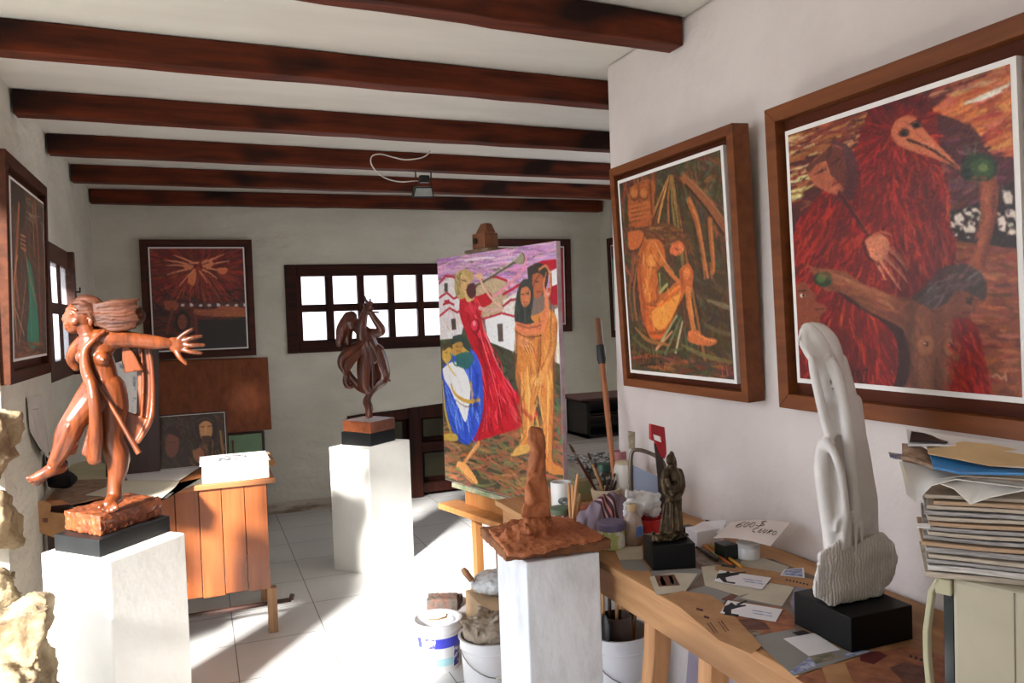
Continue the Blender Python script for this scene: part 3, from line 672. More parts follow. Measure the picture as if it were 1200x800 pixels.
# ---- big painting: bird-masked creature in red feathers
def paint_big(c):
    R1 = [(120, 18, 14), (150, 26, 18), (96, 12, 12), (170, 44, 26), (80, 12, 14)]
    c.dabs([(915, 130), (1200, 50), (1200, 200), (925, 250)], 500, 26, 4, -16, [(120, 52, 36), (92, 40, 34), (140, 70, 42), (78, 30, 30)], spread=.15)
    c.dabs([(922, 140), (1040, 105), (1010, 165), (925, 240)], 170, 30, 3.5, -20, [(186, 128, 72), (150, 84, 48), (120, 50, 34), (204, 176, 120), (168, 104, 60), (110, 46, 36)], spread=.14)
    c.dabs([(925, 205), (965, 190), (950, 230), (925, 240)], 16, 18, 4, -18, [(200, 180, 100), (214, 200, 140)], spread=.1)
    c.spoly([(1090, 128), (1140, 100), (1200, 70), (1200, 185), (1180, 180), (1160, 172), (1150, 150), (1120, 142)], (166, 76, 44), .9)
    c.dabs([(1092, 128), (1140, 100), (1195, 72), (1195, 180), (1160, 170), (1130, 142)], 150, 34, 4.5, -22, [(176, 84, 46), (196, 110, 58), (150, 60, 38), (188, 96, 70), (206, 130, 66)], spread=.15)
    c.dabs([(1085, 112), (1180, 74), (1185, 88), (1100, 120)], 24, 28, 3, -20, [(190, 140, 96), (150, 90, 60)], spread=.1)
    c.line([(1130, 122), (1155, 113), (1185, 98)], [2, 6, 2], (206, 196, 176)); c.line([(1148, 118), (1172, 108)], 3, (224, 218, 204))
    c.spoly([(1060, 120), (1095, 132), (1140, 150), (1160, 180), (1200, 190), (1200, 225), (1130, 240), (1090, 260), (1070, 180)], (72, 32, 34), .95)
    c.dabs([(1080, 150), (1140, 155), (1160, 190), (1195, 195), (1195, 260), (1085, 265)], 90, 26, 5, -10, [(86, 48, 56), (70, 34, 38), (104, 58, 66), (92, 38, 34)], spread=.2)
    c.dabs([(1085, 198), (1115, 192), (1110, 208), (1090, 206)], 10, 20, 4, -5, [(150, 70, 60), (130, 56, 50)])
    # ground on the right
    c.poly([(1100, 275), (1200, 262), (1200, 500), (1100, 490)], (122, 62, 40))
    c.dabs([(1120, 280), (1198, 268), (1198, 490), (1130, 485)], 230, 26, 5, 3, [(138, 74, 48), (110, 52, 34), (156, 88, 60), (128, 60, 40), (92, 42, 30)], spread=.2)
    # white houses
    c.spoly([(1100, 252), (1150, 236), (1200, 210), (1200, 285), (1150, 285), (1102, 278)], (34, 22, 22), .95)
    for x, y, a, b_ in ((1112, 263, 8, 4), (1124, 257, 6, 8), (1136, 268, 8, 5), (1114, 274, 9, 3), (1134, 250, 5, 3), (1181, 232, 6, 8), (1184, 250, 7, 5), (1174, 262, 5, 10), (1187, 272, 6, 4), (1142, 246, 4, 3)):
        c.poly([(x-a, y-b_*.6), (x+a*.3, y-b_), (x+a, y-b_*.2), (x+a*.8, y+b_), (x-a*.7, y+b_*.8)], (206, 190, 176))
    c.dabs([(1105, 250), (1150, 240), (1150, 280), (1105, 280)], 22, 6, 3, 60, [(220, 210, 196), (40, 26, 26)], spread=1)
    c.dabs([(1165, 222), (1195, 215), (1195, 280), (1165, 280)], 22, 6, 3, 60, [(220, 210, 196), (40, 26, 26)], spread=1)
    # feathered body
    body = [(1008, 160), (1022, 125), (1055, 112), (1085, 118), (1100, 150), (1104, 200), (1112, 250), (1120, 300), (1112, 335), (1070, 350), (1000, 345), (925, 345), (926, 290), (950, 240), (990, 200)]
    low = [(925, 330), (990, 325), (1030, 350), (1062, 400), (1062, 490), (925, 480)]
    c.spoly(body, (104, 18, 14)); c.poly(low, (100, 18, 14))
    c.dabs(body, 620, 22, 3.4, 0, R1, focus=(1050, 150), spread=.25)
    c.dabs([(930, 260), (1010, 210), (1010, 300), (930, 340)], 160, 22, 3.4, 115, R1+[(186, 40, 26)], spread=.3)
    c.dabs([(1040, 200), (1110, 200), (1118, 330), (1050, 345)], 160, 26, 3.2, 82, R1+[(176, 60, 34)], spread=.2)
    c.dabs(low, 300, 30, 3.2, 0, R1+[(190, 60, 40)], focus=(1000, 300), spread=.15)
    c.dabs([(1020, 112), (1085, 112), (1098, 150), (1085, 140), (1070, 132), (1050, 136), (1040, 155), (1020, 160)], 60, 16, 3.5, 0, [(96, 16, 16), (70, 10, 14), (120, 24, 20)], focus=(1060, 165), spread=.1)
    # bird face
    c.spoly([(1044, 156), (1049, 143), (1060, 136), (1072, 137), (1080, 148), (1098, 168), (1116, 187), (1126, 199), (1112, 193), (1092, 185), (1070, 178), (1051, 169)], (184, 98, 66))
    c.dabs([(1046, 152), (1072, 139), (1095, 168), (1118, 190), (1070, 176)], 26, 18, 2.6, 38, [(200, 112, 76), (168, 84, 56)], spread=.15, alpha=.6)
    c.line([(1064, 164), (1085, 172), (1105, 184), (1122, 196)], [2.2, 2.6, 2, 1], (48, 22, 18))
    c.line([(1080, 166), (1100, 176), (1124, 196)], [1, 1.4, 1], (218, 140, 100), .7)
    for x, y in ((1059, 157), (1074, 147)):
        c.ell((x, y), (6.5, 4), (84, 44, 34)); c.ell((x, y), (3.4, 2.6), (20, 14, 14)); c.line([(x-7, y-1), (x, y-5), (x+6, y-3)], 1.6, (40, 20, 18))
    # apple and raised arm
    c.spoly([(1148, 205), (1166, 205), (1170, 230), (1166, 262), (1158, 290), (1152, 318), (1134, 312), (1144, 285), (1150, 250)], (134, 66, 42))
    c.dabs([(1150, 215), (1166, 215), (1162, 262), (1150, 305), (1140, 305)], 26, 24, 4, 102, [(150, 78, 48), (120, 56, 36), (164, 88, 54)], spread=.1, alpha=.7)
    c.ell((1147, 197), (22, 17), (36, 50, 32)); c.ell((1150, 198), (14, 12), (52, 76, 40), .8); c.ell((1152, 197), (6, 5), (112, 124, 66), .7); c.ell((1133, 204), (7, 7), (26, 36, 26), .8)
    c.line([(1138, 182), (1132, 170)], 1.6, (70, 84, 60)); c.line([(1142, 182), (1144, 168)], 1.6, (84, 96, 66)); c.line([(1138, 180), (1130, 178)], 1.8, (60, 72, 50))
    for y in (208, 213): c.line([(1140, y), (1155, y+1)], 2.5, (120, 60, 40), .8)
    # mask face at left
    c.spoly([(975, 165), (996, 172), (1006, 200), (1000, 232), (985, 236), (975, 200)], (74, 40, 46), .9)
    c.spoly([(944, 197), (960, 182), (976, 170), (988, 176), (992, 200), (990, 221), (981, 228), (963, 222), (951, 211)], (160, 84, 56))
    c.spoly([(972, 172), (988, 176), (993, 200), (990, 220), (984, 214), (976, 208), (968, 190)], (84, 38, 32), .85)
    c.spoly([(944, 197), (962, 182), (976, 170), (972, 186), (958, 193), (948, 202)], (70, 34, 28), .75)
    c.line([(955, 205), (962, 201), (969, 198)], [1, 2.4, 1], (40, 20, 18)); c.line([(976, 192), (984, 186)], 2, (40, 20, 18)); c.line([(968, 190), (974, 206), (978, 209)], 1.6, (196, 110, 74))
    c.line([(976, 217), (981, 214), (987, 213)], 2.6, (110, 30, 26)); c.line([(974, 222), (986, 219)], 1.4, (200, 110, 80), .7)
    c.line([(984, 226), (998, 246), (1018, 276)], [5, 6, 5], (66, 22, 18)); c.line([(987, 226), (1002, 248), (1020, 276)], 1.6, (140, 52, 36))
    # clawed hand
    c.spoly([(1014, 282), (1022, 276), (1031, 274), (1040, 279), (1042, 292), (1036, 303), (1028, 306), (1019, 298)], (192, 112, 80))
    for a, m_, e in (((1022, 298), (1030, 312), (1038, 328)), ((1029, 300), (1042, 320), (1056, 340)), ((1034, 297), (1050, 314), (1064, 331)), ((1038, 288), (1052, 301), (1063, 317))):
        c.line([a, m_, e], [5.5, 4, 1.2], (198, 120, 88)); c.line([(a[0]+3, a[1]-2), (m_[0]+3, m_[1]-2), e], [1, 1, .6], (230, 160, 122), .7)
    c.line([(1024, 276), (1034, 272), (1044, 275)], [4, 3.4, 2], (170, 84, 58)); c.line([(1012, 284), (1016, 299), (1030, 310)], [3, 3, 2], (50, 16, 16), .8)
    # dark arc round the woman
    c.line([(968, 325), (1000, 350), (1040, 372), (1058, 400), (1060, 440), (1048, 482)], [7, 13, 16, 16, 20, 26], (44, 20, 20), .92)
    # her arm, apple, profile at lower left
    c.spoly([(948, 312), (962, 314), (990, 318), (1012, 332), (1044, 345), (1078, 352), (1088, 372), (1070, 388), (1046, 378), (1015, 362), (990, 344), (968, 340), (960, 330)], (124, 66, 42))
    c.dabs([(965, 318), (1010, 332), (1080, 358), (1075, 382), (1030, 365), (980, 338)], 40, 26, 4.5, 24, [(140, 76, 48), (108, 56, 36), (154, 90, 56)], spread=.12, alpha=.7)
    for e in ((946, 311), (949, 318)): c.line([(966, 318), e], [4, 2], (136, 74, 46))
    c.ell((965, 327), (11, 9), (34, 52, 28)); c.ell((963, 326), (6, 5), (82, 108, 50), .75)
    c.spoly([(930, 335), (942, 330), (950, 338), (957, 345), (956, 352), (968, 358), (969, 364), (962, 370), (958, 382), (930, 386)], (126, 60, 36))
    c.ell((941, 346), (3, 2.4), (220, 200, 180)); c.ell((942, 346), (1.6, 1.8), (30, 18, 14)); c.line([(936, 341), (946, 340)], 1.6, (56, 26, 20)); c.line([(956, 362), (966, 362)], 1.6, (80, 26, 22))
    # torso
    c.spoly([(1056, 362), (1075, 352), (1096, 360), (1108, 366), (1118, 380), (1124, 404), (1124, 424), (1114, 448), (1112, 500), (1050, 492), (1058, 460), (1066, 436), (1066, 408), (1058, 384)], (112, 62, 42))
    c.dabs([(1062, 368), (1108, 370), (1122, 410), (1110, 470), (1064, 470), (1070, 420)], 60, 24, 6, 88, [(124, 70, 46), (98, 54, 38), (138, 82, 54)], spread=.25, alpha=.6)
    for x, y, a, b_ in ((1085, 405, 13, 15), (1113, 407, 9, 13)):
        c.ell((x, y), (a, b_), (96, 50, 34), .8); c.ell((x, y-1), (a-2, b_-2.5), (152, 92, 58), .9, .4); c.ell((x+.5, y-2), (3, 3), (70, 34, 28)); c.ell((x-1, y-3), (1.2, 1.2), (220, 180, 150))
    c.line([(1096, 374), (1108, 382)], 2, (70, 36, 28), .7); c.line([(1098, 420), (1094, 470)], 2.6, (76, 40, 30), .6)
    c.spoly([(1116, 374), (1134, 372), (1146, 385), (1152, 410), (1158, 440), (1162, 500), (1110, 500), (1118, 440), (1126, 410)], (112, 22, 18))
    c.dabs([(1116, 376), (1142, 378), (1156, 430), (1164, 490), (1112, 490)], 130, 20, 3.2, 62, R1+[(160, 34, 24)], spread=.25)
    # head
    c.spoly([(1098, 346), (1118, 343), (1140, 348), (1148, 352), (1143, 358), (1142, 366), (1130, 372), (1118, 368), (1114, 376), (1098, 378), (1094, 364)], (108, 58, 40))
    c.spoly([(1066, 350), (1084, 335), (1100, 316), (1118, 309), (1136, 311), (1151, 322), (1157, 338), (1152, 352), (1142, 346), (1128, 341), (1116, 346), (1108, 356), (1092, 362), (1080, 356)], (64, 46, 42))
    c.dabs([(1075, 350), (1105, 318), (1135, 314), (1152, 330), (1148, 345), (1115, 340), (1095, 358)], 50, 22, 2.4, -38, [(96, 78, 72), (50, 34, 32), (120, 102, 94), (76, 56, 50)], spread=.25)
    c.ell((1136, 354), (3, 2), (30, 16, 14)); c.line([(1132, 350), (1141, 350)], 1.4, (40, 22, 20)); c.line([(1128, 367), (1136, 366)], 2, (90, 26, 24)); c.ell((1121, 345), (4, 6), (96, 48, 34), .8)
    c.line([(1134, 356), (1139, 361)], 1.4, (150, 90, 60), .8)
    for pts, w_, col in (([(962, 320), (1000, 334), (1050, 352)], 7, (166, 100, 62)), ([(975, 336), (1015, 356), (1066, 382)], 7, (72, 36, 28)), ([(1070, 362), (1066, 400), (1070, 450)], 10, (66, 36, 28)), ([(1098, 372), (1100, 400), (1098, 470)], 9, (78, 42, 32)), ([(1080, 425), (1088, 460)], 12, (140, 86, 56)), ([(1152, 215), (1156, 262), (1140, 310)], 5, (160, 88, 56)), ([(1166, 215), (1162, 262), (1152, 312)], 5, (70, 32, 28)),
            ([(1050, 300), (1070, 330), (1060, 345)], 24, (48, 8, 10)), ([(1000, 210), (985, 260), (960, 300)], 20, (60, 10, 12)), ([(1040, 130), (1060, 118), (1080, 126)], 14, (52, 8, 12)), ([(990, 400), (1000, 440), (990, 480)], 26, (60, 12, 14)), ([(1080, 210), (1096, 260), (1100, 320)], 18, (64, 14, 16))): c.soft(pts, w_, col, .5)
    c.painterly(8000, 10, 2.1, .17)
    # painter's signature and year
    c.text([[(1001, 431), (999, 446), (1003, 449)], [(1004, 434), (1006, 446)], [(1008, 433), (1005, 440), (1010, 440), (1009, 450)], [(1012, 434), (1017, 433), (1013, 450)]], 1.6, (24, 14, 12))
    c.text([[(1163, 441), (1168, 438), (1173, 443), (1178, 439)], [(1178, 436), (1179, 446)]], 1.3, (190, 150, 120))
t_, b2 = at(900, 127.5, X=1.463), at(917.3, 477.9, X=1.49)
TL = Vector((t_.x, 1.792, t_.z)); Hh = Vector((b2.x-t_.x, 0, b2.z-t_.z))
picture('big painting of a red-feathered bird-masked creature at the right edge', TL, (0, -.79, 0), Hh, .04, .034, .012, .055, (70, 30, 28), 300, 340, paint_big, 1.15, frame_m, seed=3)
# ---- middle painting: seated nude among draperies
def paint_mid(c):
    G = [(70, 56, 34), (88, 60, 38), (56, 50, 32), (100, 64, 40), (72, 72, 50)]
    c.dabs([(720, 205), (860, 155), (880, 470), (735, 445)], 900, 22, 5, 75, G, spread=.5)
    c.dabs([(790, 200), (850, 172), (858, 290), (830, 270)], 160, 10, 4, 60, [(104, 62, 40), (72, 66, 44), (130, 78, 50), (58, 60, 44), (84, 84, 60)], spread=.9)
    fold = [(786, 204)]
    for i, (x, y) in enumerate([(752, 300), (760, 300), (768, 285), (776, 272), (784, 262), (792, 268), (800, 282), (808, 330), (814, 370), (820, 400), (826, 420), (806, 360)]):
        c.line([(784+i*.5, 206), ((784+x)/2+(i-6)*.4, (206+y)/2), (x, y)], [2.4, 4.5, 5.5], [(164, 116, 62), (110, 60, 34), (186, 134, 74), (66, 56, 34), (144, 86, 48), (118, 100, 54)][i % 6], .95)
        c.line([(785+i*.5, 208), ((785+x)/2+(i-6)*.4+2, (206+y)/2), (x+3, y)], [1, 1.4, 1.4], (36, 28, 20), .8)
    c.line([(800, 208), (826, 234), (845, 262), (858, 290)], [7, 11, 12, 12], (132, 78, 48)); c.line([(803, 216), (826, 243), (848, 275)], [2, 3, 3], (52, 28, 22)); c.line([(800, 203), (828, 230), (852, 262)], [1.5, 2, 2], (170, 112, 72), .8)
    for a, w in (([(808, 236), (816, 256), (822, 285), (826, 310), (829, 325)], 11), ([(832, 258), (834, 285), (836, 310), (835, 320)], 9)):
        c.line(a, [w, w, w*.8, w*.6, w*.3][:len(a)], (150, 84, 44)); c.line([(x+1, y) for x, y in a], [w*.4]*len(a), (182, 110, 60), .8); c.line([(x-w*.5, y) for x, y in a], 1.4, (48, 26, 20), .8)
    for x in (824, 828, 832): c.line([(x, 308), (x+2, 326)], 2, (170, 98, 54))
    # reddish column and torso at upper left
    c.dabs([(728, 215), (768, 200), (765, 300), (735, 330)], 90, 20, 5, 84, [(120, 58, 40), (140, 70, 44), (100, 44, 34), (150, 84, 50)], spread=.2)
    c.spoly([(738, 222), (748, 214), (764, 212), (767, 240), (764, 262), (744, 266), (736, 250)], (146, 78, 40))
    for x in (744, 755): c.ell((x, 228), (5.4, 7), (112, 58, 32), .8, .5); c.ell((x-.6, 226.5), (4.2, 5.4), (176, 108, 54), .9, .7); c.line([(x-4.5, 231), (x, 235), (x+4.5, 231)], 1.4, (72, 36, 22), .8)
    c.soft([(748, 216), (750, 238)], 4, (96, 48, 28), .6); c.soft([(762, 214), (765, 262)], 4, (70, 36, 24), .7)
    for y in (241, 246, 251, 256): c.line([(738, y+2), (750, y-1), (762, y-4+(y % 3))], [3, 4, 3], (168, 92, 48)); c.line([(740, y+4), (752, y+2)], 1, (56, 30, 20), .8)
    c.line([(738, 264), (752, 262), (764, 254)], [4, 7, 5], (156, 80, 42))
    c.spoly([(736, 272), (752, 270), (756, 282), (748, 292), (738, 292)], (176, 92, 46)); c.line([(737, 294), (750, 290), (758, 266)], 2, (60, 30, 22))
    for i, x in enumerate((738, 743, 748)): c.line([(x+6, 300), (x, 340), (x+4, 375)], [3, 5, 3], [(120, 74, 44), (140, 90, 60), (98, 54, 38)][i]); c.line([(x+9, 302), (x+3, 340)], 1.2, (44, 26, 20))
    # hair
    c.spoly([(756, 270), (768, 262), (786, 262), (800, 272), (806, 284), (800, 294), (788, 288), (778, 294), (768, 286), (758, 280)], (92, 56, 32))
    c.dabs([(758, 268), (786, 264), (802, 276), (796, 290), (775, 285)], 40, 18, 2, 20, [(126, 78, 42), (70, 42, 26), (150, 96, 54)], spread=.3)
    # body
    c.spoly([(760, 280), (750, 292), (746, 315), (750, 345), (752, 372), (760, 392), (770, 398), (782, 390), (792, 365), (802, 345), (808, 332), (798, 326), (784, 338), (774, 344), (776, 320), (780, 300), (774, 282)], (176, 92, 42))
    c.dabs([(762, 284), (752, 300), (750, 345), (760, 385), (775, 390), (800, 340), (776, 340), (776, 300)], 70, 22, 5, 84, [(190, 104, 48), (160, 80, 38), (204, 124, 60)], spread=.2, alpha=.7)
    c.spoly([(764, 365), (790, 338), (798, 336), (796, 352), (784, 378), (774, 386), (766, 380)], (222, 140, 60), .9)
    c.line([(760, 360), (775, 357), (790, 342), (800, 336)], [2, 3, 4, 3], (230, 100, 40), .85)
    c.line([(757, 366), (763, 388), (772, 395), (784, 386)], [4, 5, 5, 3], (206, 84, 38), .85)
    c.line([(749, 300), (746, 330), (751, 365), (760, 393)], 2, (60, 28, 20), .9)
    c.ell((764, 306), (6, 8), (206, 132, 66), .8, .4); c.line([(760, 313), (768, 314)], 1.4, (96, 48, 28)); c.line([(762, 357), (770, 359)], 1.6, (90, 40, 24))
    c.spoly([(770, 318), (778, 312), (780, 330), (774, 344)], (70, 66, 40)); c.line([(773, 320), (774, 338)], 2, (170, 150, 84)); c.line([(773, 343), (782, 333)], 5, (160, 156, 96))
    c.line([(766, 284), (774, 302), (786, 320), (800, 334), (806, 342)], [9, 8, 7.5, 7, 5], (184, 104, 52)); c.line([(768, 284), (777, 302), (790, 320)], [2, 2.4, 2], (220, 148, 84), .8); c.line([(762, 292), (770, 308), (784, 326)], 1.6, (84, 40, 26), .9)
    c.spoly([(796, 316), (806, 308), (812, 316), (812, 330), (808, 345), (798, 336)], (178, 90, 46)); c.ell((805, 320), (4, 7), (206, 120, 64), .8, .4)
    c.line([(806, 340), (808, 362), (813, 390)], [10, 8.5, 7], (186, 104, 52)); c.line([(809, 342), (811, 364), (816, 390)], 2.4, (222, 146, 84), .8); c.line([(802, 345), (804, 370), (808, 394)], 1.6, (60, 30, 22), .9)
    c.spoly([(806, 388), (816, 386), (826, 394), (839, 397), (839, 402), (830, 405), (812, 402), (806, 398)], (186, 100, 54)); c.line([(815, 390), (828, 397), (837, 399)], 2, (218, 140, 90), .8)
    for i in range(4): c.line([(800+i*2, 334+i*3), (810, 338+i*3.4)], 2, (196, 116, 62))
    c.soft([(756, 286), (750, 310), (753, 345), (756, 375)], 7, (120, 56, 28), .55); c.soft([(772, 300), (770, 330), (772, 350)], 5, (116, 56, 30), .5)
    c.soft([(766, 300), (760, 330), (762, 352)], 6, (214, 134, 64), .6); c.soft([(778, 352), (794, 342), (802, 336)], 5, (120, 52, 26), .5); c.soft([(758, 356), (772, 352)], 3, (110, 50, 28), .6)
    c.soft([(762, 390), (782, 386), (800, 352)], 4, (110, 46, 26), .6); c.soft([(804, 350), (806, 380)], 3, (120, 60, 34), .6); c.soft([(798, 318), (800, 332)], 4, (110, 52, 30), .6)
    # face
    c.spoly([(787, 286), (796, 282), (802, 288), (801, 294), (796, 299), (788, 300), (785, 294)], (190, 96, 56)); c.line([(790, 290), (795, 293)], 1.4, (60, 28, 20)); c.line([(796, 288), (801, 293), (797, 295)], 1.3, (230, 160, 110)); c.line([(787, 298), (792, 302)], 2, (60, 30, 20))
    # draped cloth and ground at the bottom
    for i, (x0, y0, x1, y1) in enumerate([(793, 370, 768, 412), (798, 372, 780, 414), (800, 376, 792, 412), (788, 388, 770, 408), (802, 384, 806, 410)]):
        c.line([(x0, y0), (x1, y1)], [3, 5], [(150, 150, 104), (98, 108, 72), (176, 160, 124), (190, 130, 90), (72, 86, 60)][i])
    for i, (p, q, r_) in enumerate([((745, 384), (760, 398), (785, 404)), ((742, 395), (765, 412), (800, 408)), ((800, 404), (825, 416), (858, 424)), ((798, 412), (822, 430), (862, 436)), ((830, 352), (848, 358), (860, 362)), ((828, 366), (850, 376), (862, 378)), ((826, 380), (848, 390), (866, 392)), ((806, 418), (830, 440), (862, 446))]):
        c.line([p, q, r_], [4, 7, 4], [(150, 96, 50), (84, 84, 50), (110, 100, 56), (48, 62, 44), (120, 106, 80), (60, 44, 34), (96, 82, 56), (56, 70, 48)][i], .85)
    c.dabs([(738, 412), (864, 430), (865, 450), (740, 438)], 110, 20, 5, 8, [(120, 62, 42), (92, 48, 34), (70, 66, 44), (140, 78, 50), (60, 54, 38)], spread=.3)
    c.painterly(4600, 9, 2.1, .17)
    c.text([[(752, 424), (754, 412), (757, 424)], [(759, 424), (760, 416), (763, 420)], [(764, 410), (765, 425)], [(768, 411), (768, 426)], [(750, 428), (760, 427), (769, 427)], [(773, 425), (775, 422), (775, 430)], [(778, 424), (777, 432)]], 1.5, (22, 16, 14))
    c.text([[(846, 430), (847, 440)], [(851, 428), (853, 440)]], 1.3, (170, 110, 70))
t_, b2 = at(713.5, 199, X=1.451), at(730.5, 451.8, X=1.485)
yl = (t_.y+b2.y)/2
tr, br_ = at(855.8, 143.5, X=1.451), at(878.3, 472.3, X=1.485); yr = (tr.y+br_.y)/2
picture('painting of a seated woman hugging her knees, next to the wall corner', (t_.x, yl, (t_.z+tr.z)/2), (0, yr-yl, 0), (b2.x-t_.x, 0, (b2.z+br_.z)/2-(t_.z+tr.z)/2), .03, .022, .012, .06, (66, 50, 32), 240, 300, paint_mid, 1.3, frame_m, seed=5)
# ---- left wall painting
def paint_left(c):
    c.dabs([(0, 180), (56, 230), (56, 436), (0, 436)], 420, 20, 3, 85, [(62, 42, 30), (84, 56, 38), (48, 36, 28), (100, 66, 44), (70, 60, 50)], spread=.4)
    c.dabs([(2, 190), (50, 235), (50, 270), (2, 270)], 70, 16, 2, 60, [(130, 112, 88), (90, 76, 60), (50, 40, 34)], spread=.5)
    c.spoly([(14, 205), (24, 210), (30, 240), (26, 270), (20, 250), (14, 240)], (44, 34, 26))
    c.line([(22, 240), (20, 280), (18, 320), (22, 360)], [8, 9, 9, 7], (126, 72, 42)); c.line([(20, 300), (16, 340), (20, 400)], [5, 6, 4], (150, 100, 60))
    c.line([(40, 235), (44, 280), (46, 330), (48, 400)], [5, 6, 5, 4], (120, 66, 40)); c.line([(38, 240), (40, 300)], 3, (150, 88, 52))
    c.spoly([(30, 300), (38, 320), (46, 400), (32, 402), (34, 350)], (44, 96, 76)); c.line([(35, 330), (37, 395)], 3, (60, 120, 98))
    c.line([(28, 290), (36, 330), (44, 360)], 2, (170, 104, 64)); c.line([(14, 350), (28, 392)], 2.4, (176, 124, 66)); c.line([(30, 330), (22, 405)], 2, (170, 116, 64))
    for i in range(4): c.line([(24, 275+i*5), (30, 278+i*5)], 2, (170, 110, 70))
    c.painterly(3000, 9, 2, .2)
    c.line([(52, 262), (50, 280), (54, 288)], 1.6, (170, 160, 150))
    c.dabs([(6, 400), (54, 400), (54, 430), (6, 434)], 60, 12, 3, 0, [(100, 56, 34), (80, 44, 30), (120, 76, 46)])
tl, bl = at(55.5, 219.8, X=-.596), at(60, 436.3, X=-.618)
yr = (tl.y+bl.y)/2
picture('tall shadowy painting of two standing figures in a box frame on the left wall', (-.596, 3.285, tl.z), (0, yr-3.285, 0), (bl.x-tl.x, 0, bl.z-tl.z), .045, .035, .010, .05, (60, 42, 32), 170, 260, paint_left, 2.3, wood('left_frame_wood', (84, 44, 24), (54, 27, 15), 'y', rough=.6, spec=.15), seed=7)
# ---- back wall painting: hands over a town
def paint_back(c):
    c.dabs([(170, 285), (295, 285), (295, 355), (170, 355)], 380, 18, 3, 0, [(110, 30, 22), (84, 24, 20), (132, 40, 26), (70, 20, 20)], focus=(232, 315), spread=.12)
    c.dabs([(170, 340), (295, 340), (298, 415), (170, 415)], 260, 16, 4, 10, [(46, 26, 20), (34, 26, 22), (60, 30, 22)], spread=.4)
    c.dabs([(190, 318), (275, 318), (265, 350), (205, 350)], 60, 26, 2, 0, [(150, 60, 36), (130, 46, 30)], focus=(232, 308), spread=.08)
    S = (178, 104, 72)
    for a, e in [((222, 310), (193, 305)), ((222, 312), (195, 311)), ((223, 315), (196, 322)), ((226, 308), (203, 299)), ((228, 316), (210, 335)), ((238, 310), (262, 298)), ((240, 312), (268, 306)), ((242, 314), (262, 319)), ((238, 316), (254, 326)), ((234, 318), (243, 331)), ((232, 308), (222, 310)), ((240, 308), (252, 302))]:
        c.line([a, ((a[0]+e[0])/2, (a[1]+e[1])/2-.8), e], [4.2, 3.2, 1.4], S); c.line([a, e], [1, .6], (220, 160, 120), .7)
    c.ell((243, 309), (7, 5), S); c.ell((221, 312), (6, 4), S, .9); c.spoly([(222, 322), (230, 318), (228, 334), (220, 331)], (190, 100, 60)); c.spoly([(254, 314), (266, 314), (264, 321), (256, 320)], (190, 96, 62)); c.line([(220, 309), (232, 311), (244, 308)], 1.6, (70, 24, 28))
    for i in range(16): c.poly([(207+i*5.2, 355+(i % 3)), (211+i*5.2, 354+(i % 2)*2), (211+i*5.2, 359), (207+i*5.2, 359)], (170, 160, 156) if i % 2 else (60, 50, 50))
    c.spoly([(192, 353), (204, 352), (210, 358), (204, 364), (194, 362)], (120, 58, 38)); c.line([(202, 362), (196, 390)], 6, (84, 40, 28))
    c.spoly([(228, 362), (250, 362), (262, 358), (292, 362), (292, 370), (262, 371), (240, 370), (228, 368)], (134, 72, 44)); 
    for i in range(3): c.line([(230, 363+i*3), (250, 364+i*2.6)], 1.2, (70, 36, 26), .7)
    c.ell((214, 377), (9, 13), (34, 20, 16)); c.ell((214, 377), (5.5, 9), (100, 52, 36)); c.line([(211, 374), (213, 374)], 1, (30, 16, 14)); c.line([(216, 374), (218, 374)], 1, (30, 16, 14)); c.line([(229, 366), (230, 392)], 3, (96, 46, 30))
    c.painterly(2600, 8, 2, .18)
    c.poly([(232, 374), (293, 374), (294, 415), (234, 415)], (24, 26, 24), .85)
ftop = YB-.052; fb = YB-.034
tl, tr, bl, br_ = at(162.4, 280.2, Y=ftop), at(295.8, 280.7, Y=ftop), at(170, 420, Y=fb), at(299.6, 416.2, Y=fb)
picture('dark red painting of radiating hands above the plywood board', ((tl.x+bl.x)/2, ftop, (tl.z+tr.z)/2), ((tr.x+br_.x-tl.x-bl.x)/2, 0, 0), (0, fb-ftop, br_.z-tr.z), .045, .010, .010, .032, (80, 30, 24), 200, 210, paint_back, 2.0, frame_x, frame_x, seed=9)
# ---- behind the easel
def paint_redstrip(c):
    c.dabs([(590, 280), (672, 280), (675, 390), (595, 395)], 300, 18, 4, 80, [(150, 30, 30), (120, 24, 26), (170, 50, 40), (90, 30, 34)], spread=.4)
    c.line([(655, 300), (656, 340), (658, 385)], [6, 7, 6], (160, 24, 30)); c.line([(661, 310), (662, 370)], 2, (90, 20, 26))
tr, br_ = at(656.5+8, 280, Y=ftop), at(671, 388, Y=fb)
picture('red-toned painting on the back wall behind the easel', (2.28, ftop, tr.z), (br_.x-2.28, 0, 0), (0, fb-ftop, br_.z-tr.z), .05, .012, .010, .032, (130, 40, 36), 100, 110, paint_redstrip, 2.0, frame_x, frame_x, seed=10)
def paint_teal(c):
    c.dabs([(700, 270), (740, 270), (740, 400), (700, 400)], 260, 16, 4, 80, [(60, 34, 30), (44, 30, 28), (80, 44, 36)], spread=.4)
    c.spoly([(708, 305), (718, 330), (724, 395), (712, 392), (708, 350)], (50, 110, 92)); c.spoly([(716, 300), (740, 340), (740, 395), (722, 395)], (60, 120, 100)); c.line([(710, 330), (716, 385)], 3, (72, 134, 112))
tl, bl = at(703.8, 281, X=3.30), at(711.5, 395, X=3.325)
picture('painting with a teal figure, mostly hidden by the right wall corner', (3.302, 6.12, tl.z), (0, -.72, 0), (.02, 0, bl.z-tl.z), .045, .016, .010, .022, (60, 40, 34), 110, 130, paint_teal, 2.0, frame_x, frame_x, seed=11)
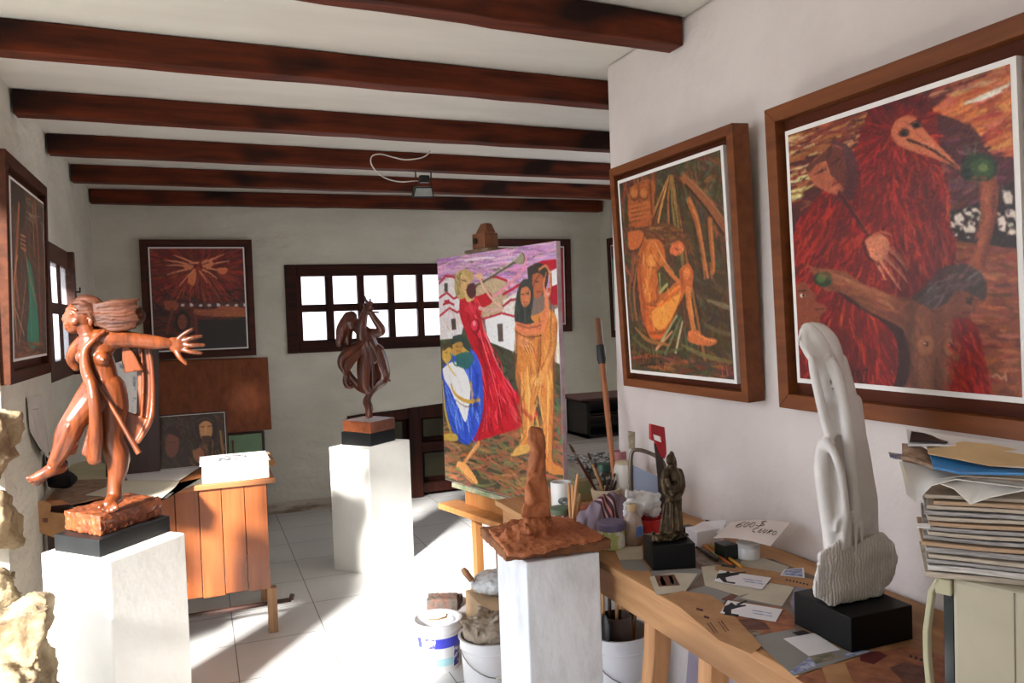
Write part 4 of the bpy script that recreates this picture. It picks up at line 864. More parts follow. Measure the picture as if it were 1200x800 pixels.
# ---- canvas on the easel: trumpeter in red, mother in blue, couple
def paint_easel(c):
    SK = [(172, 130, 170), (196, 158, 190), (150, 108, 164), (208, 150, 180), (184, 140, 190), (214, 176, 196)]
    c.dabs([(512, 300), (655, 280), (660, 345), (512, 350)], 500, 26, 4, -6, SK, spread=.14)
    c.line([(545, 306), (562, 303), (580, 302)], [2, 4, 2], (226, 206, 214)); c.line([(560, 312), (600, 306)], 2.5, (220, 190, 206), .8)
    # dark hill and ground
    c.poly([(512, 392), (528, 386), (545, 384), (572, 398), (590, 402), (612, 412), (655, 424), (672, 440), (675, 600), (515, 560)], (66, 66, 50))
    c.dabs([(514, 395), (545, 388), (610, 415), (662, 432), (664, 500), (516, 500)], 260, 16, 5, 60, [(58, 62, 46), (76, 74, 50), (48, 50, 42), (70, 90, 60)], spread=.8)
    c.dabs([(518, 500), (664, 480), (670, 600), (520, 560)], 520, 20, 5, 12, [(150, 84, 60), (128, 98, 64), (106, 108, 72), (168, 94, 64), (142, 76, 54), (154, 116, 74), (120, 88, 60)], spread=.4, jit=10)
    c.dabs([(650, 460), (663, 460), (667, 520), (652, 520)], 40, 14, 5, 80, [(66, 120, 84), (150, 70, 56), (90, 90, 60)], spread=.5)
    # houses
    WH = (212, 204, 204); RD = (168, 26, 44)
    c.poly([(514, 334), (528, 324), (541, 331), (541, 346), (546, 372), (540, 396), (516, 398)], WH)
    c.dabs([(516, 330), (540, 332), (542, 390), (518, 392)], 30, 14, 4, 85, [(226, 222, 222), (196, 186, 190), (206, 190, 170)], alpha=.7)
    for p in ([(515, 332), (523, 323), (532, 325), (541, 332)], [(515, 349), (524, 343), (532, 350), (541, 346)], [(516, 370), (527, 361), (536, 366), (546, 361)], [(520, 357), (526, 354), (532, 357)]): c.line(p, 4, RD, curve=False)
    c.poly([(521, 332), (525, 332), (525, 342), (521, 342)], (70, 66, 60)); c.poly([(529, 374), (534, 373), (535, 386), (530, 387)], (76, 66, 56)); c.poly([(521, 352), (527, 351), (527, 356), (521, 357)], RD)
    c.poly([(553, 340), (560, 330), (580, 326), (594, 330), (594, 372), (560, 372)], (178, 156, 124))
    c.line([(558, 336), (562, 330), (580, 324), (594, 329)], 4, RD, curve=False)
    c.poly([(590, 352), (606, 342), (610, 350), (608, 380), (588, 376)], (206, 198, 190)); c.line([(590, 345), (602, 338), (612, 332)], 5, RD, curve=False); c.line([(586, 362), (598, 352), (608, 350)], 4, (150, 30, 44), curve=False)
    c.poly([(568, 372), (588, 366), (606, 372), (607, 400), (602, 412), (572, 400)], (216, 216, 216)); c.line([(566, 374), (588, 367), (608, 372), (612, 364)], 3.4, RD, curve=False)
    c.poly([(583, 380), (589, 379), (590, 400), (584, 400)], (84, 72, 64)); c.dabs([(600, 370), (612, 372), (612, 415), (602, 412)], 20, 16, 4, 85, [(222, 220, 218), (196, 180, 160)], alpha=.8)
    c.poly([(622, 313), (634, 306), (652, 304), (654, 316), (640, 322)], RD); c.poly([(644, 318), (654, 314), (656, 332), (645, 336)], (220, 214, 214)); c.poly([(642, 338), (656, 332), (658, 356), (648, 358), (643, 350)], (156, 22, 40))
    c.poly([(650, 362), (661, 358), (664, 430), (650, 424)], (222, 214, 200)); c.dabs([(652, 364), (661, 362), (662, 425), (652, 420)], 16, 20, 4, 86, [(206, 190, 150), (230, 228, 224)], alpha=.7)
    # trumpet arm behind
    c.line([(580, 347), (598, 332), (613, 316), (617, 302)], [7, 6, 5, 4], (206, 134, 150))
    # dress
    dress = [(539, 350), (548, 347), (560, 347), (574, 343), (577, 354), (566, 362), (564, 372), (568, 392), (576, 412), (588, 436), (602, 456), (618, 472), (630, 484), (622, 495), (600, 504), (580, 510), (552, 517), (556, 500), (562, 478), (564, 456), (560, 430), (552, 404), (544, 384), (539, 368)]
    c.spoly(dress, (176, 20, 36))
    c.dabs([(545, 355), (562, 350), (566, 380), (600, 450), (622, 484), (560, 508), (566, 460), (556, 400)], 130, 26, 3.4, 0, [(200, 34, 50), (150, 12, 28), (222, 70, 80), (176, 20, 36), (126, 10, 24)], focus=(545, 330), spread=.08)
    for p in ([(566, 380), (576, 410), (590, 440), (606, 462)], [(556, 366), (566, 402), (580, 450), (588, 490)], [(562, 440), (570, 470), (566, 505)]): c.line(p, [1.4, 2.6, 1.6]+[1]*(len(p)-3), (238, 120, 130), .8)
    c.ell((557, 382), (6, 9), (140, 14, 30)); c.ell((556, 381), (4, 6.5), (206, 44, 66)); c.ell((556, 379), (1.8, 3), (240, 150, 160), .8); c.ell((552, 362), (7, 6), (206, 52, 70), .7, .5)
    c.line([(553, 404), (562, 432), (565, 458), (560, 490), (552, 516)], 1.2, (90, 8, 20), .8)
    # head
    c.spoly([(534, 322), (542, 316), (552, 318), (556, 326), (550, 334), (546, 348), (538, 350), (533, 340)], (176, 148, 92)); c.spoly([(540, 324), (547, 323), (551, 330), (550, 340), (545, 344), (540, 338)], (196, 158, 108))
    c.dabs([(534, 322), (542, 317), (552, 320), (540, 330), (538, 346)], 24, 9, 1.8, 80, [(206, 182, 120), (120, 104, 66), (90, 84, 60)], spread=.5); c.line([(541, 328), (547, 330)], 1.6, (60, 50, 36)); c.line([(546, 340), (551, 337)], 1.8, (120, 50, 40)); c.line([(535, 347), (537, 335), (533, 328)], 2, (110, 106, 70), .8)
    c.spoly([(544, 344), (553, 343), (556, 350), (548, 354)], (196, 170, 110))
    # trumpet
    c.line([(549, 339), (570, 328), (592, 314), (608, 304)], [5, 4.6, 5, 8], (84, 78, 62)); c.line([(552, 336), (572, 325), (594, 311), (606, 303)], [1.6, 1.8, 2, 3], (186, 180, 160)); c.spoly([(602, 306), (606, 302), (612, 296), (615, 300), (614, 308), (608, 310)], (150, 140, 116)); c.line([(612, 296), (615, 303), (613, 309)], 1.6, (60, 50, 44)); c.spoly([(548, 334), (556, 332), (558, 345), (552, 350), (547, 343)], (80, 40, 40))
    c.line([(561, 324), (568, 338), (578, 352), (589, 361)], [6, 5, 5.5, 4.5], (202, 160, 140)); c.line([(589, 361), (576, 364), (562, 361)], [5, 6, 7], (196, 156, 146)); c.ell((562, 324), (4.5, 4), (206, 166, 130)); c.line([(584, 346), (590, 360)], 1, (110, 70, 60), .8)
    # mother and child
    c.spoly([(536, 398), (546, 404), (556, 412), (562, 424), (566, 450), (566, 482), (560, 504), (550, 520), (538, 516), (528, 498), (521, 470), (518, 440), (524, 420)], (46, 78, 186))
    c.dabs([(550, 412), (562, 424), (566, 480), (552, 514), (532, 500), (522, 462), (540, 440)], 90, 28, 2.6, 78, [(34, 56, 160), (84, 122, 216), (130, 164, 236), (24, 36, 120), (50, 86, 200)], spread=.15)
    c.spoly([(519, 432), (530, 424), (542, 430), (550, 446), (551, 466), (546, 494), (538, 478), (528, 456), (521, 444)], (224, 224, 224)); c.line([(534, 436), (542, 460), (545, 486)], 1.3, (176, 180, 190)); c.line([(526, 440), (538, 466)], 1.2, (180, 180, 180))
    c.spoly([(533, 398), (542, 398), (548, 408), (544, 420), (536, 418), (532, 408)], (52, 92, 84)); c.spoly([(530, 402), (536, 402), (537, 414), (531, 416)], (184, 140, 66)); c.spoly([(519, 408), (528, 406), (530, 418), (524, 426), (519, 420)], (196, 156, 72)); c.spoly([(542, 404), (550, 408), (548, 416), (542, 414)], (190, 148, 60)); c.line([(528, 414), (534, 428), (546, 424)], [3, 4, 3], (60, 110, 80))
    c.line([(562, 468), (548, 470), (534, 462), (529, 450)], [6, 7, 6, 4], (190, 148, 62)); c.line([(552, 448), (554, 472)], [6, 5], (184, 140, 58)); c.line([(561, 474), (546, 476), (534, 468)], 1.3, (80, 56, 30)); c.line([(521, 420), (528, 432), (534, 440)], [3, 4, 3], (206, 170, 90))
    c.line([(519, 446), (522, 480), (530, 512)], [3, 6, 5], (176, 152, 66)); c.spoly([(520, 508), (534, 508), (536, 516), (520, 515)], (180, 150, 66))
    c.line([(518, 434), (524, 470), (536, 508), (548, 520)], 1.6, (24, 34, 84), .9)
    # leg of the trumpeter
    c.line([(561, 519), (553, 530), (542, 545)], [9, 8, 7], (198, 134, 78)); c.spoly([(537, 540), (546, 543), (556, 556), (560, 566), (552, 564), (540, 552), (535, 546)], (204, 144, 84)); c.line([(537, 547), (545, 556), (556, 565)], 1.6, (110, 90, 50)); c.line([(558, 521), (548, 537)], 1.8, (236, 186, 130), .8); c.line([(536, 548), (541, 552)], 3, (120, 150, 90))
    # couple
    B = (196, 124, 62)
    c.spoly([(604, 385), (612, 374), (630, 368), (644, 362), (653, 376), (652, 400), (648, 424), (649, 460), (648, 500), (647, 538), (656, 546), (666, 554), (655, 556), (640, 550), (638, 520), (634, 480), (630, 462), (626, 480), (624, 516), (618, 530), (606, 528), (612, 506), (611, 470), (604, 442), (606, 412)], B)
    c.dabs([(608, 385), (648, 372), (648, 440), (645, 540), (612, 520), (608, 440)], 110, 26, 4, 88, [(212, 144, 74), (180, 104, 54), (224, 166, 92), (190, 120, 60), (200, 96, 60)], spread=.12, alpha=.65)
    for p in ([(632, 372), (634, 410), (631, 440), (630, 470), (634, 520)], [(604, 386), (606, 414), (604, 442), (611, 470), (612, 508)], [(652, 378), (652, 402), (648, 424), (649, 470), (647, 536)]): c.line(p, 1.6, (96, 56, 34), .85)
    c.line([(618, 430), (620, 470), (618, 515)], [3, 4, 2], (236, 186, 110), .7); c.line([(642, 440), (642, 480), (641, 535)], [3, 4, 2], (232, 180, 104), .7)
    c.spoly([(618, 314), (630, 308), (641, 314), (642, 330), (636, 346), (626, 346), (620, 334)], (58, 50, 44)); c.spoly([(624, 322), (632, 320), (638, 328), (636, 344), (628, 350), (624, 340)], (164, 92, 58)); c.line([(628, 330), (631, 330)], 1.4, (40, 26, 20)); c.line([(629, 342), (634, 342)], 1.4, (110, 40, 34))
    c.spoly([(606, 342), (611, 330), (618, 327), (624, 334), (625, 352), (622, 372), (626, 378), (606, 380), (603, 366)], (54, 58, 52)); c.spoly([(611, 338), (618, 336), (622, 344), (620, 356), (614, 360), (610, 350)], (186, 112, 72)); c.line([(611, 345), (614, 345)], 1.4, (30, 24, 20)); c.line([(617, 344), (620, 344)], 1.4, (30, 24, 20)); c.line([(613, 354), (618, 354)], 1.6, (140, 50, 44))
    c.dabs([(606, 345), (611, 360), (620, 362), (624, 376), (606, 378)], 20, 16, 1.6, 88, [(84, 88, 78), (36, 38, 36)], spread=.1)
    c.line([(606, 380), (622, 384), (634, 380)], [8, 9, 8], (196, 108, 74)); c.line([(634, 382), (639, 364), (640, 346)], [8, 7, 6], (202, 116, 78)); c.line([(606, 386), (622, 390), (636, 386)], 1.5, (110, 50, 36)); c.line([(640, 346), (637, 334), (640, 320)], [5, 4, 2], (200, 118, 80)); c.line([(632, 316), (640, 312), (645, 326), (644, 345)], [3, 5, 5, 4], (190, 120, 76)); c.line([(646, 316), (647, 345)], 1.2, (90, 50, 34))
    c.spoly([(606, 384), (614, 392), (620, 400), (616, 408), (607, 402)], (206, 128, 78))
    for e in ((621, 408), (624, 403), (618, 412)): c.line([(611, 396), e], [3, 1.8], (222, 150, 96)); c.line([(612, 398), (e[0]-1, e[1]+1)], .8, (90, 50, 34), .7)
    c.line([(650, 386), (648, 408), (640, 428), (633, 440)], [7, 6.5, 6, 5], (204, 138, 72)); c.line([(646, 390), (643, 412), (634, 432)], 1.4, (104, 60, 36), .8)
    c.spoly([(630, 436), (638, 438), (636, 450), (628, 452), (624, 444)], (212, 150, 84))
    for a, e in (((626, 444), (622, 455)), ((628, 448), (625, 460)), ((631, 449), (629, 463)), ((634, 448), (633, 461))): c.line([a, e], [2.6, 1.6], (216, 156, 90)); c.line([(a[0]+1.4, a[1]), (e[0]+1.2, e[1])], .7, (90, 54, 32), .7)
    c.spoly([(606, 522), (620, 520), (618, 530), (600, 534), (602, 528)], (196, 150, 80)); c.ell((622, 390+4), (4, 5), (140, 90, 54), .6)
    c.dabs([(604, 440), (612, 440), (612, 520), (606, 525)], 14, 20, 2.4, 88, [(110, 120, 70), (90, 90, 60)], alpha=.6)
def paint_easel2(c):
    paint_easel(c)
    DK = (92, 50, 30)
    for pts, w_, col in (([(606, 388), (604, 420), (608, 450), (612, 500)], 6, (140, 78, 42)), ([(650, 380), (650, 430), (648, 520)], 6, (140, 78, 42)), ([(632, 400), (630, 440)], 6, (120, 66, 38)), ([(616, 440), (620, 500)], 7, (232, 172, 96)), ([(641, 400), (640, 450)], 7, (226, 160, 90)),
            ([(561, 400), (572, 450), (566, 500)], 8, (120, 10, 24)), ([(590, 450), (604, 490)], 9, (230, 80, 84)), ([(572, 470), (580, 500)], 8, (206, 40, 54)), ([(612, 480), (622, 490)], 6, (130, 12, 30)),
            ([(560, 440), (556, 490)], 7, (24, 36, 120)), ([(530, 470), (540, 500)], 6, (110, 150, 230)), ([(546, 415), (556, 425)], 8, (96, 130, 220))): c.soft(pts, w_, col, .55)
    # arms round each other, hands
    c.line([(605, 384), (618, 390), (634, 388)], [7, 8, 7], (206, 118, 78)); c.line([(605, 389), (618, 395), (635, 393)], 1.4, DK); c.line([(606, 380), (620, 384), (634, 381)], 1.2, DK, .8)
    c.line([(635, 388), (641, 368), (641, 348)], [7, 7, 5.5], (212, 124, 80)); c.line([(645, 388), (646, 366), (645, 350)], 1.3, DK)
    for i in range(4): c.line([(638+i*1.8, 348), (637+i*1.6, 338)], [1.8, 1.2], (214, 130, 88))
    for x in (612, 615, 618, 621): c.line([(x, 404), (x+5, 414)], [2, 1.2], (226, 156, 104)); c.line([(x+1.4, 403), (x+6, 413)], .7, DK, .8)
    c.line([(622, 350), (627, 330), (633, 322)], 1.2, (40, 30, 26), .8)
    # mother's hair and faces outlined
    c.spoly([(531, 394), (541, 392), (549, 400), (552, 412), (545, 408), (538, 400), (530, 404)], (48, 62, 56)); c.spoly([(534, 402), (541, 401), (543, 410), (538, 415), (533, 410)], (176, 132, 66)); c.line([(535, 406), (538, 406)], 1, (50, 34, 24)); c.line([(540, 406), (542, 406)], 1, (50, 34, 24)); c.line([(536, 411), (540, 411)], 1.1, (130, 60, 40))
    c.spoly([(520, 404), (528, 402), (531, 408), (526, 407), (520, 411)], (74, 62, 40)); c.line([(522, 413), (525, 413)], 1, (60, 40, 26)); c.spoly([(534, 416), (548, 412), (556, 420), (548, 432), (536, 428)], (44, 96, 88), .9)
    c.painterly(8200, 9, 2.0, .12)
W_, H_ = .919, 1.08
ang = -1.32; TLc = Vector((1.104, 3.771, 1.736)); Wd = Vector((math.cos(ang), math.sin(ang), 0)); nE = Vector((-math.sin(ang)*-1, math.cos(ang)*-1, 0))
nE = Vector((math.sin(ang), -math.cos(ang), 0))  # faces the room's left
cv = empty('canvas_painting', TLc+Wd*W_*.5-Vector((0, 0, H_)), 'brightly coloured unframed canvas of a trumpeter in a red dress, standing on the easel', 'painting')
side_m = mat('paint_smeared_edge', (206, 190, 196), rough=.7, vs=14, c2=(180, 150, 160))
st = MB(); q = [TLc, TLc+Wd*W_, TLc+Wd*W_-Vector((0, 0, H_)), TLc-Vector((0, 0, H_))]
st.prism([p-nE*.02 for p in q], nE*.02); obj('stretched_canvas', st, side_m, cv)
c = Canvas(TLc+Wd*.002-Vector((0, 0, .002)), Wd*(W_-.004), Vector((0, 0, -(H_-.004))), 330, 420, (120, 100, 90), 21)
paint_easel2(c); c.surface('painted_surface', cv, oil, 1.3, soften=1)
# easel
em = wood('easel_wood', (206, 146, 88), (176, 112, 60), 'z', rough=.5, knots=((130, 84, 50), 5))
emd = wood('old_easel_wood', (134, 82, 50), (96, 54, 32), 'z', rough=.6)
E_ = empty('easel', TLc+Wd*W_*.5+Vector((0, 0, -TLc.z))-nE*.1, 'wooden studio easel with crank ratchet, holding the bright canvas', 'easel')
def EP(u_, d, z): # along width, depth behind (+) / front (-), height
    return TLc+Wd*u_-nE*d+Vector((0, 0, z-TLc.z))
def ebox(u0, u1, d0, d1, z0, z1, lean=0):
    mb = MB(); return mb.hexa([EP(u0, d0, z0), EP(u1, d0, z0), EP(u1, d1, z0), EP(u0, d1, z0)], [EP(u0, d0+lean, z1), EP(u1, d0+lean, z1), EP(u1, d1+lean, z1), EP(u0, d1+lean, z1)])
zbt = TLc.z-H_
obj('mast', ebox(.35, .415, .045, .075, .25, 1.80), emd, E_, bevel=.002)
ld = ebox(.06, .93, -.002, .05, zbt-.028, zbt-.004)
obj('canvas_ledge', ld, mat('paint_crusted_ledge', (196, 186, 160), rough=.8, vs=20, c2=(130, 150, 110), bump=.6), E_, bevel=.003, label='paint-crusted canvas ledge')
obj('cross_panel', ebox(.14, .80, .022, .045, zbt-.10, zbt-.028), em, E_, bevel=.002)
obj('tray', ebox(.03, .86, -.065, .05, zbt-.128, zbt-.10), em, E_, bevel=.004)
for u0 in (.15, .74): obj('leg', ebox(u0, u0+.035, .05, .09, 0, zbt-.10, -.005), em, E_, bevel=.002)
for u0 in (.10, .86): pass
obj('leg', ebox(.37, .40, .45, .48, 0, 1.5, -.37), em, E_, bevel=.002, label='rear prop leg')
obj('base_bar', ebox(.12, .81, .05, .08, .12, .17), em, E_, bevel=.002)
pz = TLc.z
obj('head_clamp', ebox(.27, .46, -.015, .06, pz+.001, pz+.016), mat('crusty_grey_wood', (128, 106, 84), rough=.9, vs=14, c2=(90, 70, 56), bump=.6), E_, bevel=.004)
hb = ebox(.33, .43, -.01, .065, pz+.016, pz+.085)
obj('head_block', hb, emd, E_, bevel=.005)
tp = MB(); tp.hexa([EP(.34, .0, pz+.085), EP(.425, .0, pz+.085), EP(.425, .06, pz+.085), EP(.34, .06, pz+.085)], [EP(.365, .015, pz+.13), EP(.405, .015, pz+.13), EP(.405, .05, pz+.13), EP(.365, .05, pz+.13)])
obj('head_cap', tp, emd, E_, bevel=.006)
kn = MB(); a = EP(.365, -.014, pz+.05); kn.tube([a, a-nE*-.006], .014, 16)
obj('bolt', kn, mat('dark_bolt', (40, 40, 30), rough=.4, metal=.6), E_)
# ================================================================ sculptures
def SP(Y0):
    s_ = (at(301, 450, Y=Y0)-at(300, 450, Y=Y0)).length
    return (lambda x, y, d=0: at(x, y, Y=Y0+d)), s_
def limbpx(mb, S, s_, pts, n=12, sub=5):
    """pts: (x, y, depth, radius in px)"""
    mb.limb([S(p[0], p[1], p[2]) for p in pts], [p[3]*s_ for p in pts], n, sub)
carved = wood('carved_polished_wood', (122, 60, 26), (62, 27, 10), 'z', rough=.36, scale=1.6, bump=.06, coat=.05)
carved_d = wood('carved_dark_hair_wood', (84, 44, 24), (40, 19, 11), 'x', rough=.6, scale=1.3, bump=.3, coat=.0, spec=.25)
# ---- running woman
S, q = SP(3.06)
root = empty('sculpture', at(125, 640, Z=.70).lerp(at(140, 600, Z=.70), .5), 'polished wooden sculpture of a running woman with streaming hair and outstretched arm', 'sculpture')
root.location.z = .70
bb = [at(117, 653, Z=.701), at(64, 645, Z=.701), at(200, 622, Z=.701)]
r4 = rect_from(*bb); obj('lower_base', quadbox(MB(), r4, .70, .758), black_worn, root, bevel=.003, label='black base')
mid = sum((Vector((x, y, 0)) for x, y in r4), Vector())/4
wb_ = [at(118, 628, Z=.76), at(76, 620, Z=.76), at(190, 603, Z=.76)]
r5 = rect_from(*wb_); mb = MB(); 
zt5 = .825
nn = 14
mb = quadbox(MB(), r5, .758, zt5)
bm_ = organic('wood_block', mb, wood('rough_hewn_block', (150, 82, 46), (92, 42, 24), 'x', rough=.35, bump=.5, coat=.4), root, voxel=.004, smooth=2, disp=(.004, 60))
B = MB()
L = lambda pts, **k: limbpx(B, S, q, pts, **k)
# standing leg
L([(127, 456, 0, 19), (131, 478, .0, 18), (131, 500, -.005, 14.5), (131, 515, -.01, 12.5), (137, 532, .006, 13.5), (138, 550, .012, 11), (135, 566, .01, 8.2), (134, 580, .008, 8.6)], n=16)
B.ball(S(128, 508, -.03), (8*q, 6*q, 9*q)); B.ball(S(142, 536, .02), (10*q, 11*q, 15*q)); B.ball(S(84, 520, -.02), (8*q, 9*q, 13*q))
L([(137, 582, .02, 8), (131, 586, -.01, 7.6), (126, 591, -.03, 6)], n=12)
for i, (x, y) in enumerate(((117, 596), (121.5, 598.5), (127, 600), (132, 599), (136.5, 596))): L([(125+i*2, 590, -.025, 4), (x, y-1.5, -.045, 3.3)], n=8, sub=3)
# raised leg
L([(116, 456, .0, 19), (103, 474, -.03, 17.5), (88, 492, -.05, 13.5), (80, 508, -.045, 13.5), (73, 526, -.035, 10.5), (64, 542, -.025, 7.5)], n=16)
B.ball(S(85, 494, -.065), (10*q, 9*q, 11*q)); L([(80, 500, -.085, 3), (72, 520, -.07, 3.4), (64, 538, -.05, 3)], n=8)
L([(71, 547, .0, 7.4), (61, 550, -.02, 7.6), (49, 556, -.03, 6.2), (40, 560, -.03, 4.6)], n=12)
for i, (x, y) in enumerate(((32.5, 560), (35, 563.5), (39, 566), (44, 567.5))): L([(46+i*2, 559, -.03+.012*i, 3.6), (x, y, -.035+.012*i, 2.5)], n=8, sub=3)
# torso
L([(122, 458, .0, 20), (121, 442, .0, 16), (117, 428, .0, 16.5), (110, 412, .0, 17.5), (106, 400, .0, 13)], n=16)
B.ball(S(113, 408, -.01), (20*q, 14*q, 16*q)); B.ball(S(119, 420, -.045), (8.5*q, 7.5*q, 8.5*q)); B.ball(S(121, 422, -.068), (1.8*q, 1.6*q, 1.8*q)); B.ball(S(97, 418, -.035), (8*q, 7.5*q, 8.5*q)); B.ball(S(126, 462, .02), (19*q, 16*q, 18*q))
B.ball(S(134, 466, .03), (15*q, 15*q, 18*q)); B.ball(S(120, 448, -.052), (1.6*q, 1.4*q, 2*q))
# neck, head looking left
L([(108, 402, .0, 11), (103, 392, .0, 9.4), (99, 382, 0, 9.5)])
B.ball(S(95, 368, 0), (16*q, 14*q, 17*q)); B.ball(S(88, 375, 0), (11.5*q, 11*q, 13*q)); B.ball(S(85, 385.5, 0), (6.6*q, 7*q, 5.2*q))
B.limb([S(79.5, 364, -.004), S(75.6, 374, -.004)], [2.4*q, 3.3*q], 8, 3)     # nose
B.ball(S(77.6, 380.2, -.004), (3.6*q, 6*q, 1.8*q), 10); B.ball(S(78.6, 383.8, -.004), (3.6*q, 5.4*q, 2*q), 10)
B.limb([S(78, 362, -.006), S(83, 360.5, -.03), S(90, 363, -.044)], [1.6*q, 1.8*q, 1.4*q], 8, 3)                # brow
B.ball(S(84.5, 368, -.030), (4.2*q, 3.6*q, 2.8*q), 10); B.ball(S(88, 377, -.03), (5*q, 3.6*q, 4*q), 10)
B.ball(S(106, 377, -.04), (3*q, 2.4*q, 5.5*q), 10)                          # ear
# outstretched arm and hand
L([(116, 399, -.0, 13.5), (126, 397, -.01, 12.5), (144, 397, -.01, 10.5), (162, 399, -.01, 8.8), (180, 401, -.01, 8.4), (197, 402, -.01, 6)], n=14)
B.ball(S(207, 404, -.01), (9.5*q, 4.6*q, 9.5*q)); B.ball(S(203, 402, -.01), (7*q, 4.6*q, 7.5*q))
for pts in ([(209, 397, -.01, 3.2), (216, 391, -.015, 2.9), (225, 385.5, -.02, 2.2)], [(213, 400, -.01, 3.2), (224, 396, -.02, 2.9), (236, 393.5, -.02, 2.2)], [(213, 404, -.01, 3.2), (225, 404.5, -.02, 2.9), (239, 404, -.02, 2.2)],
            [(212, 409, -.01, 3.1), (223, 412, -.02, 2.8), (235.5, 413.5, -.02, 2.2)], [(206, 410, -.01, 3.8), (211, 419, -.02, 3.1), (218, 426, -.02, 2.3)]): L(pts, n=8, sub=4)
# far arm swept back beyond the body
L([(98, 402, .05, 10), (88, 411, .075, 8), (84, 421, .09, 6.4), (89, 430, .10, 5)])
organic('body', B, carved, root, voxel=.0031, smooth=3)
# hair
Hm = MB()
Hm.ball(S(98, 364, .004), (17.5*q, 16*q, 14.5*q)); Hm.limb([S(88, 357, 0), S(100, 354, 0), S(113, 362, 0), S(118, 374, .0)], [5*q, 9*q, 11*q, 9*q], 12)
Hm.limb([S(104, 366, .01), S(122, 370, .01), S(140, 372, .01), S(158, 370, .01)], [13*q, 12*q, 13*q, 12*q], 14)
Hm.limb([S(104, 382, .03), S(116, 388, .03), S(140, 385, .02)], [8*q, 6*q, 5*q], 10)
for i in range(9):
    y = 352+i*4; rr = random.Random(i)
    Hm.limb([S(112, 358+i*2.6, -.03), S(130, y+2, -.036), S(146, y+1, -.036), S(160+rr.uniform(-3, 3), y-1, -.03)], [2.2*q, 2.8*q, 2.8*q, 2.2*q], 8)
for i in range(7): Hm.limb([S(84+i*2, 356-i*.6, -.03), S(95+i*1.5, 353+i*2.5, -.038), S(106+i, 358+i*4, -.034)], [1.2*q, 1.6*q, 1.4*q], 7)
organic('hair', Hm, carved_d, root, voxel=.0034, smooth=1, disp=(.002, 60, (.3, 1, 2)))
# robe: strap, front flap, back fin, sleeve cloth
R_ = MB()
def slab(mb, S, pts, d0, d1): mb.prism([S(x, y, d0) for x, y in pts], S(pts[0][0], pts[0][1], d1)-S(pts[0][0], pts[0][1], d0))
R_.limb([S(122, 388, -.05), S(110, 398, -.062), S(100, 410, -.062), S(100, 430, -.062), S(107, 450, -.066)], [2.4*q, 3*q, 4.4*q, 6*q, 7*q], 10)
slab(R_, S, [(94, 408), (100, 404), (104, 425), (112, 448), (116, 470), (117, 500), (119, 541), (108, 540), (95, 532), (102, 505), (108, 480), (104, 455), (97, 430)], -.062, -.02)
R_.limb([S(106, 446, -.080), S(110, 466, -.098), S(112, 492, -.090), S(112, 518, -.07), S(110, 537, -.05)], [5.5*q, 6*q, 7*q, 8*q, 8*q], 10)
slab(R_, S, [(143, 402), (150, 404), (158, 415), (168, 434), (146, 437), (143, 425)], .0, .02)
slab(R_, S, [(144, 470), (150, 482), (170, 490), (175, 492), (170, 505), (158, 520), (148, 512), (140, 500)], .02, .05)
slab(R_, S, [(160, 404), (172, 404), (177, 425), (178, 470), (176, 492), (171, 505), (160, 520), (150, 512), (141, 498), (142, 482), (160, 488), (161, 450)], .03, .046)
R_.limb([S(174, 404, .03), S(178, 430, .03), S(179, 465, .03), S(176, 492, .02), S(162, 518, .02)], [2*q, 2.6*q, 3.2*q, 3.6*q, 2.6*q], 8)
R_.limb([S(166, 410, .02), S(168, 450, .02), S(166, 488, .02)], [1.4*q, 2*q, 1.6*q], 8)
organic('robe', R_, carved, root, voxel=.0036, smooth=4)
obj('carved_rod', MB().tube([S(116, 452, -.055), S(138, 488, -.075), S(163, 531, -.095)], [1.6*q, 2.4*q, 3.4*q], 10), carved, root, smooth=True, auto=50)

# ---- dancing flute player
S, q = SP(4.66)
root = empty('sculpture', mid*0, 'dark wooden sculpture of a dancing flute player balanced on one foot before the window', 'sculpture')
r4 = rect_from(at(434.5, 523, Z=.721), at(400.5, 520.7, Z=.721), at(463, 515.7, Z=.721)); c_ = sum((Vector((x, y, 0)) for x, y in r4), Vector())/4
root.location = (c_.x, c_.y, .72)
obj('lower_base', quadbox(MB(), r4, .72, .797), black_base, root, bevel=.002, label='black base')
r5 = rect_from(at(434.5, 508, Z=.797), at(402, 505, Z=.797), at(463, 501.5, Z=.797))
obj('wood_block', quadbox(MB(), r5, .797, .862), wood('brown_block', (122, 66, 38), (84, 42, 24), 'x', rough=.35, coat=.3), root, bevel=.002)
dark_carved = wood('dark_carved_wood', (104, 50, 28), (58, 26, 14), 'z', rough=.3, scale=1.2, bump=.05, coat=.3)
B = MB(); L = lambda pts, **k: limbpx(B, S, q*1.28, pts, **k)
L([(432, 486, -.03, 3.4), (432.5, 478, -.02, 4.2), (430, 470, .0, 4.2), (433, 462, .0, 3.4), (440, 452, .0, 5), (449, 443, -.01, 6.4), (447, 428, -.01, 7.8), (441, 412, .0, 8.5)])
for i in range(4): L([(430+i*1.6, 484, -.03, 1.5), (429.6+i*1.9, 488, -.035, 1.3)], n=7, sub=2)
L([(430, 414, .0, 9), (427, 432, -.02, 7.8), (427, 450, -.03, 6), (430, 457, -.03, 4.6)])
L([(430, 457, -.03, 4.6), (420, 452, .0, 4.4), (411, 441, .02, 3.2), (408, 436, .02, 3)])
L([(407, 437, .02, 3.4), (405.5, 446, .02, 3.6), (407.5, 452, .01, 3), (412, 453, .01, 2.2)])
L([(436, 418, .0, 9.5), (434, 404, .0, 7.6), (428, 393, .0, 8.6), (423, 387, .0, 7), (417, 384, .0, 4.4)])
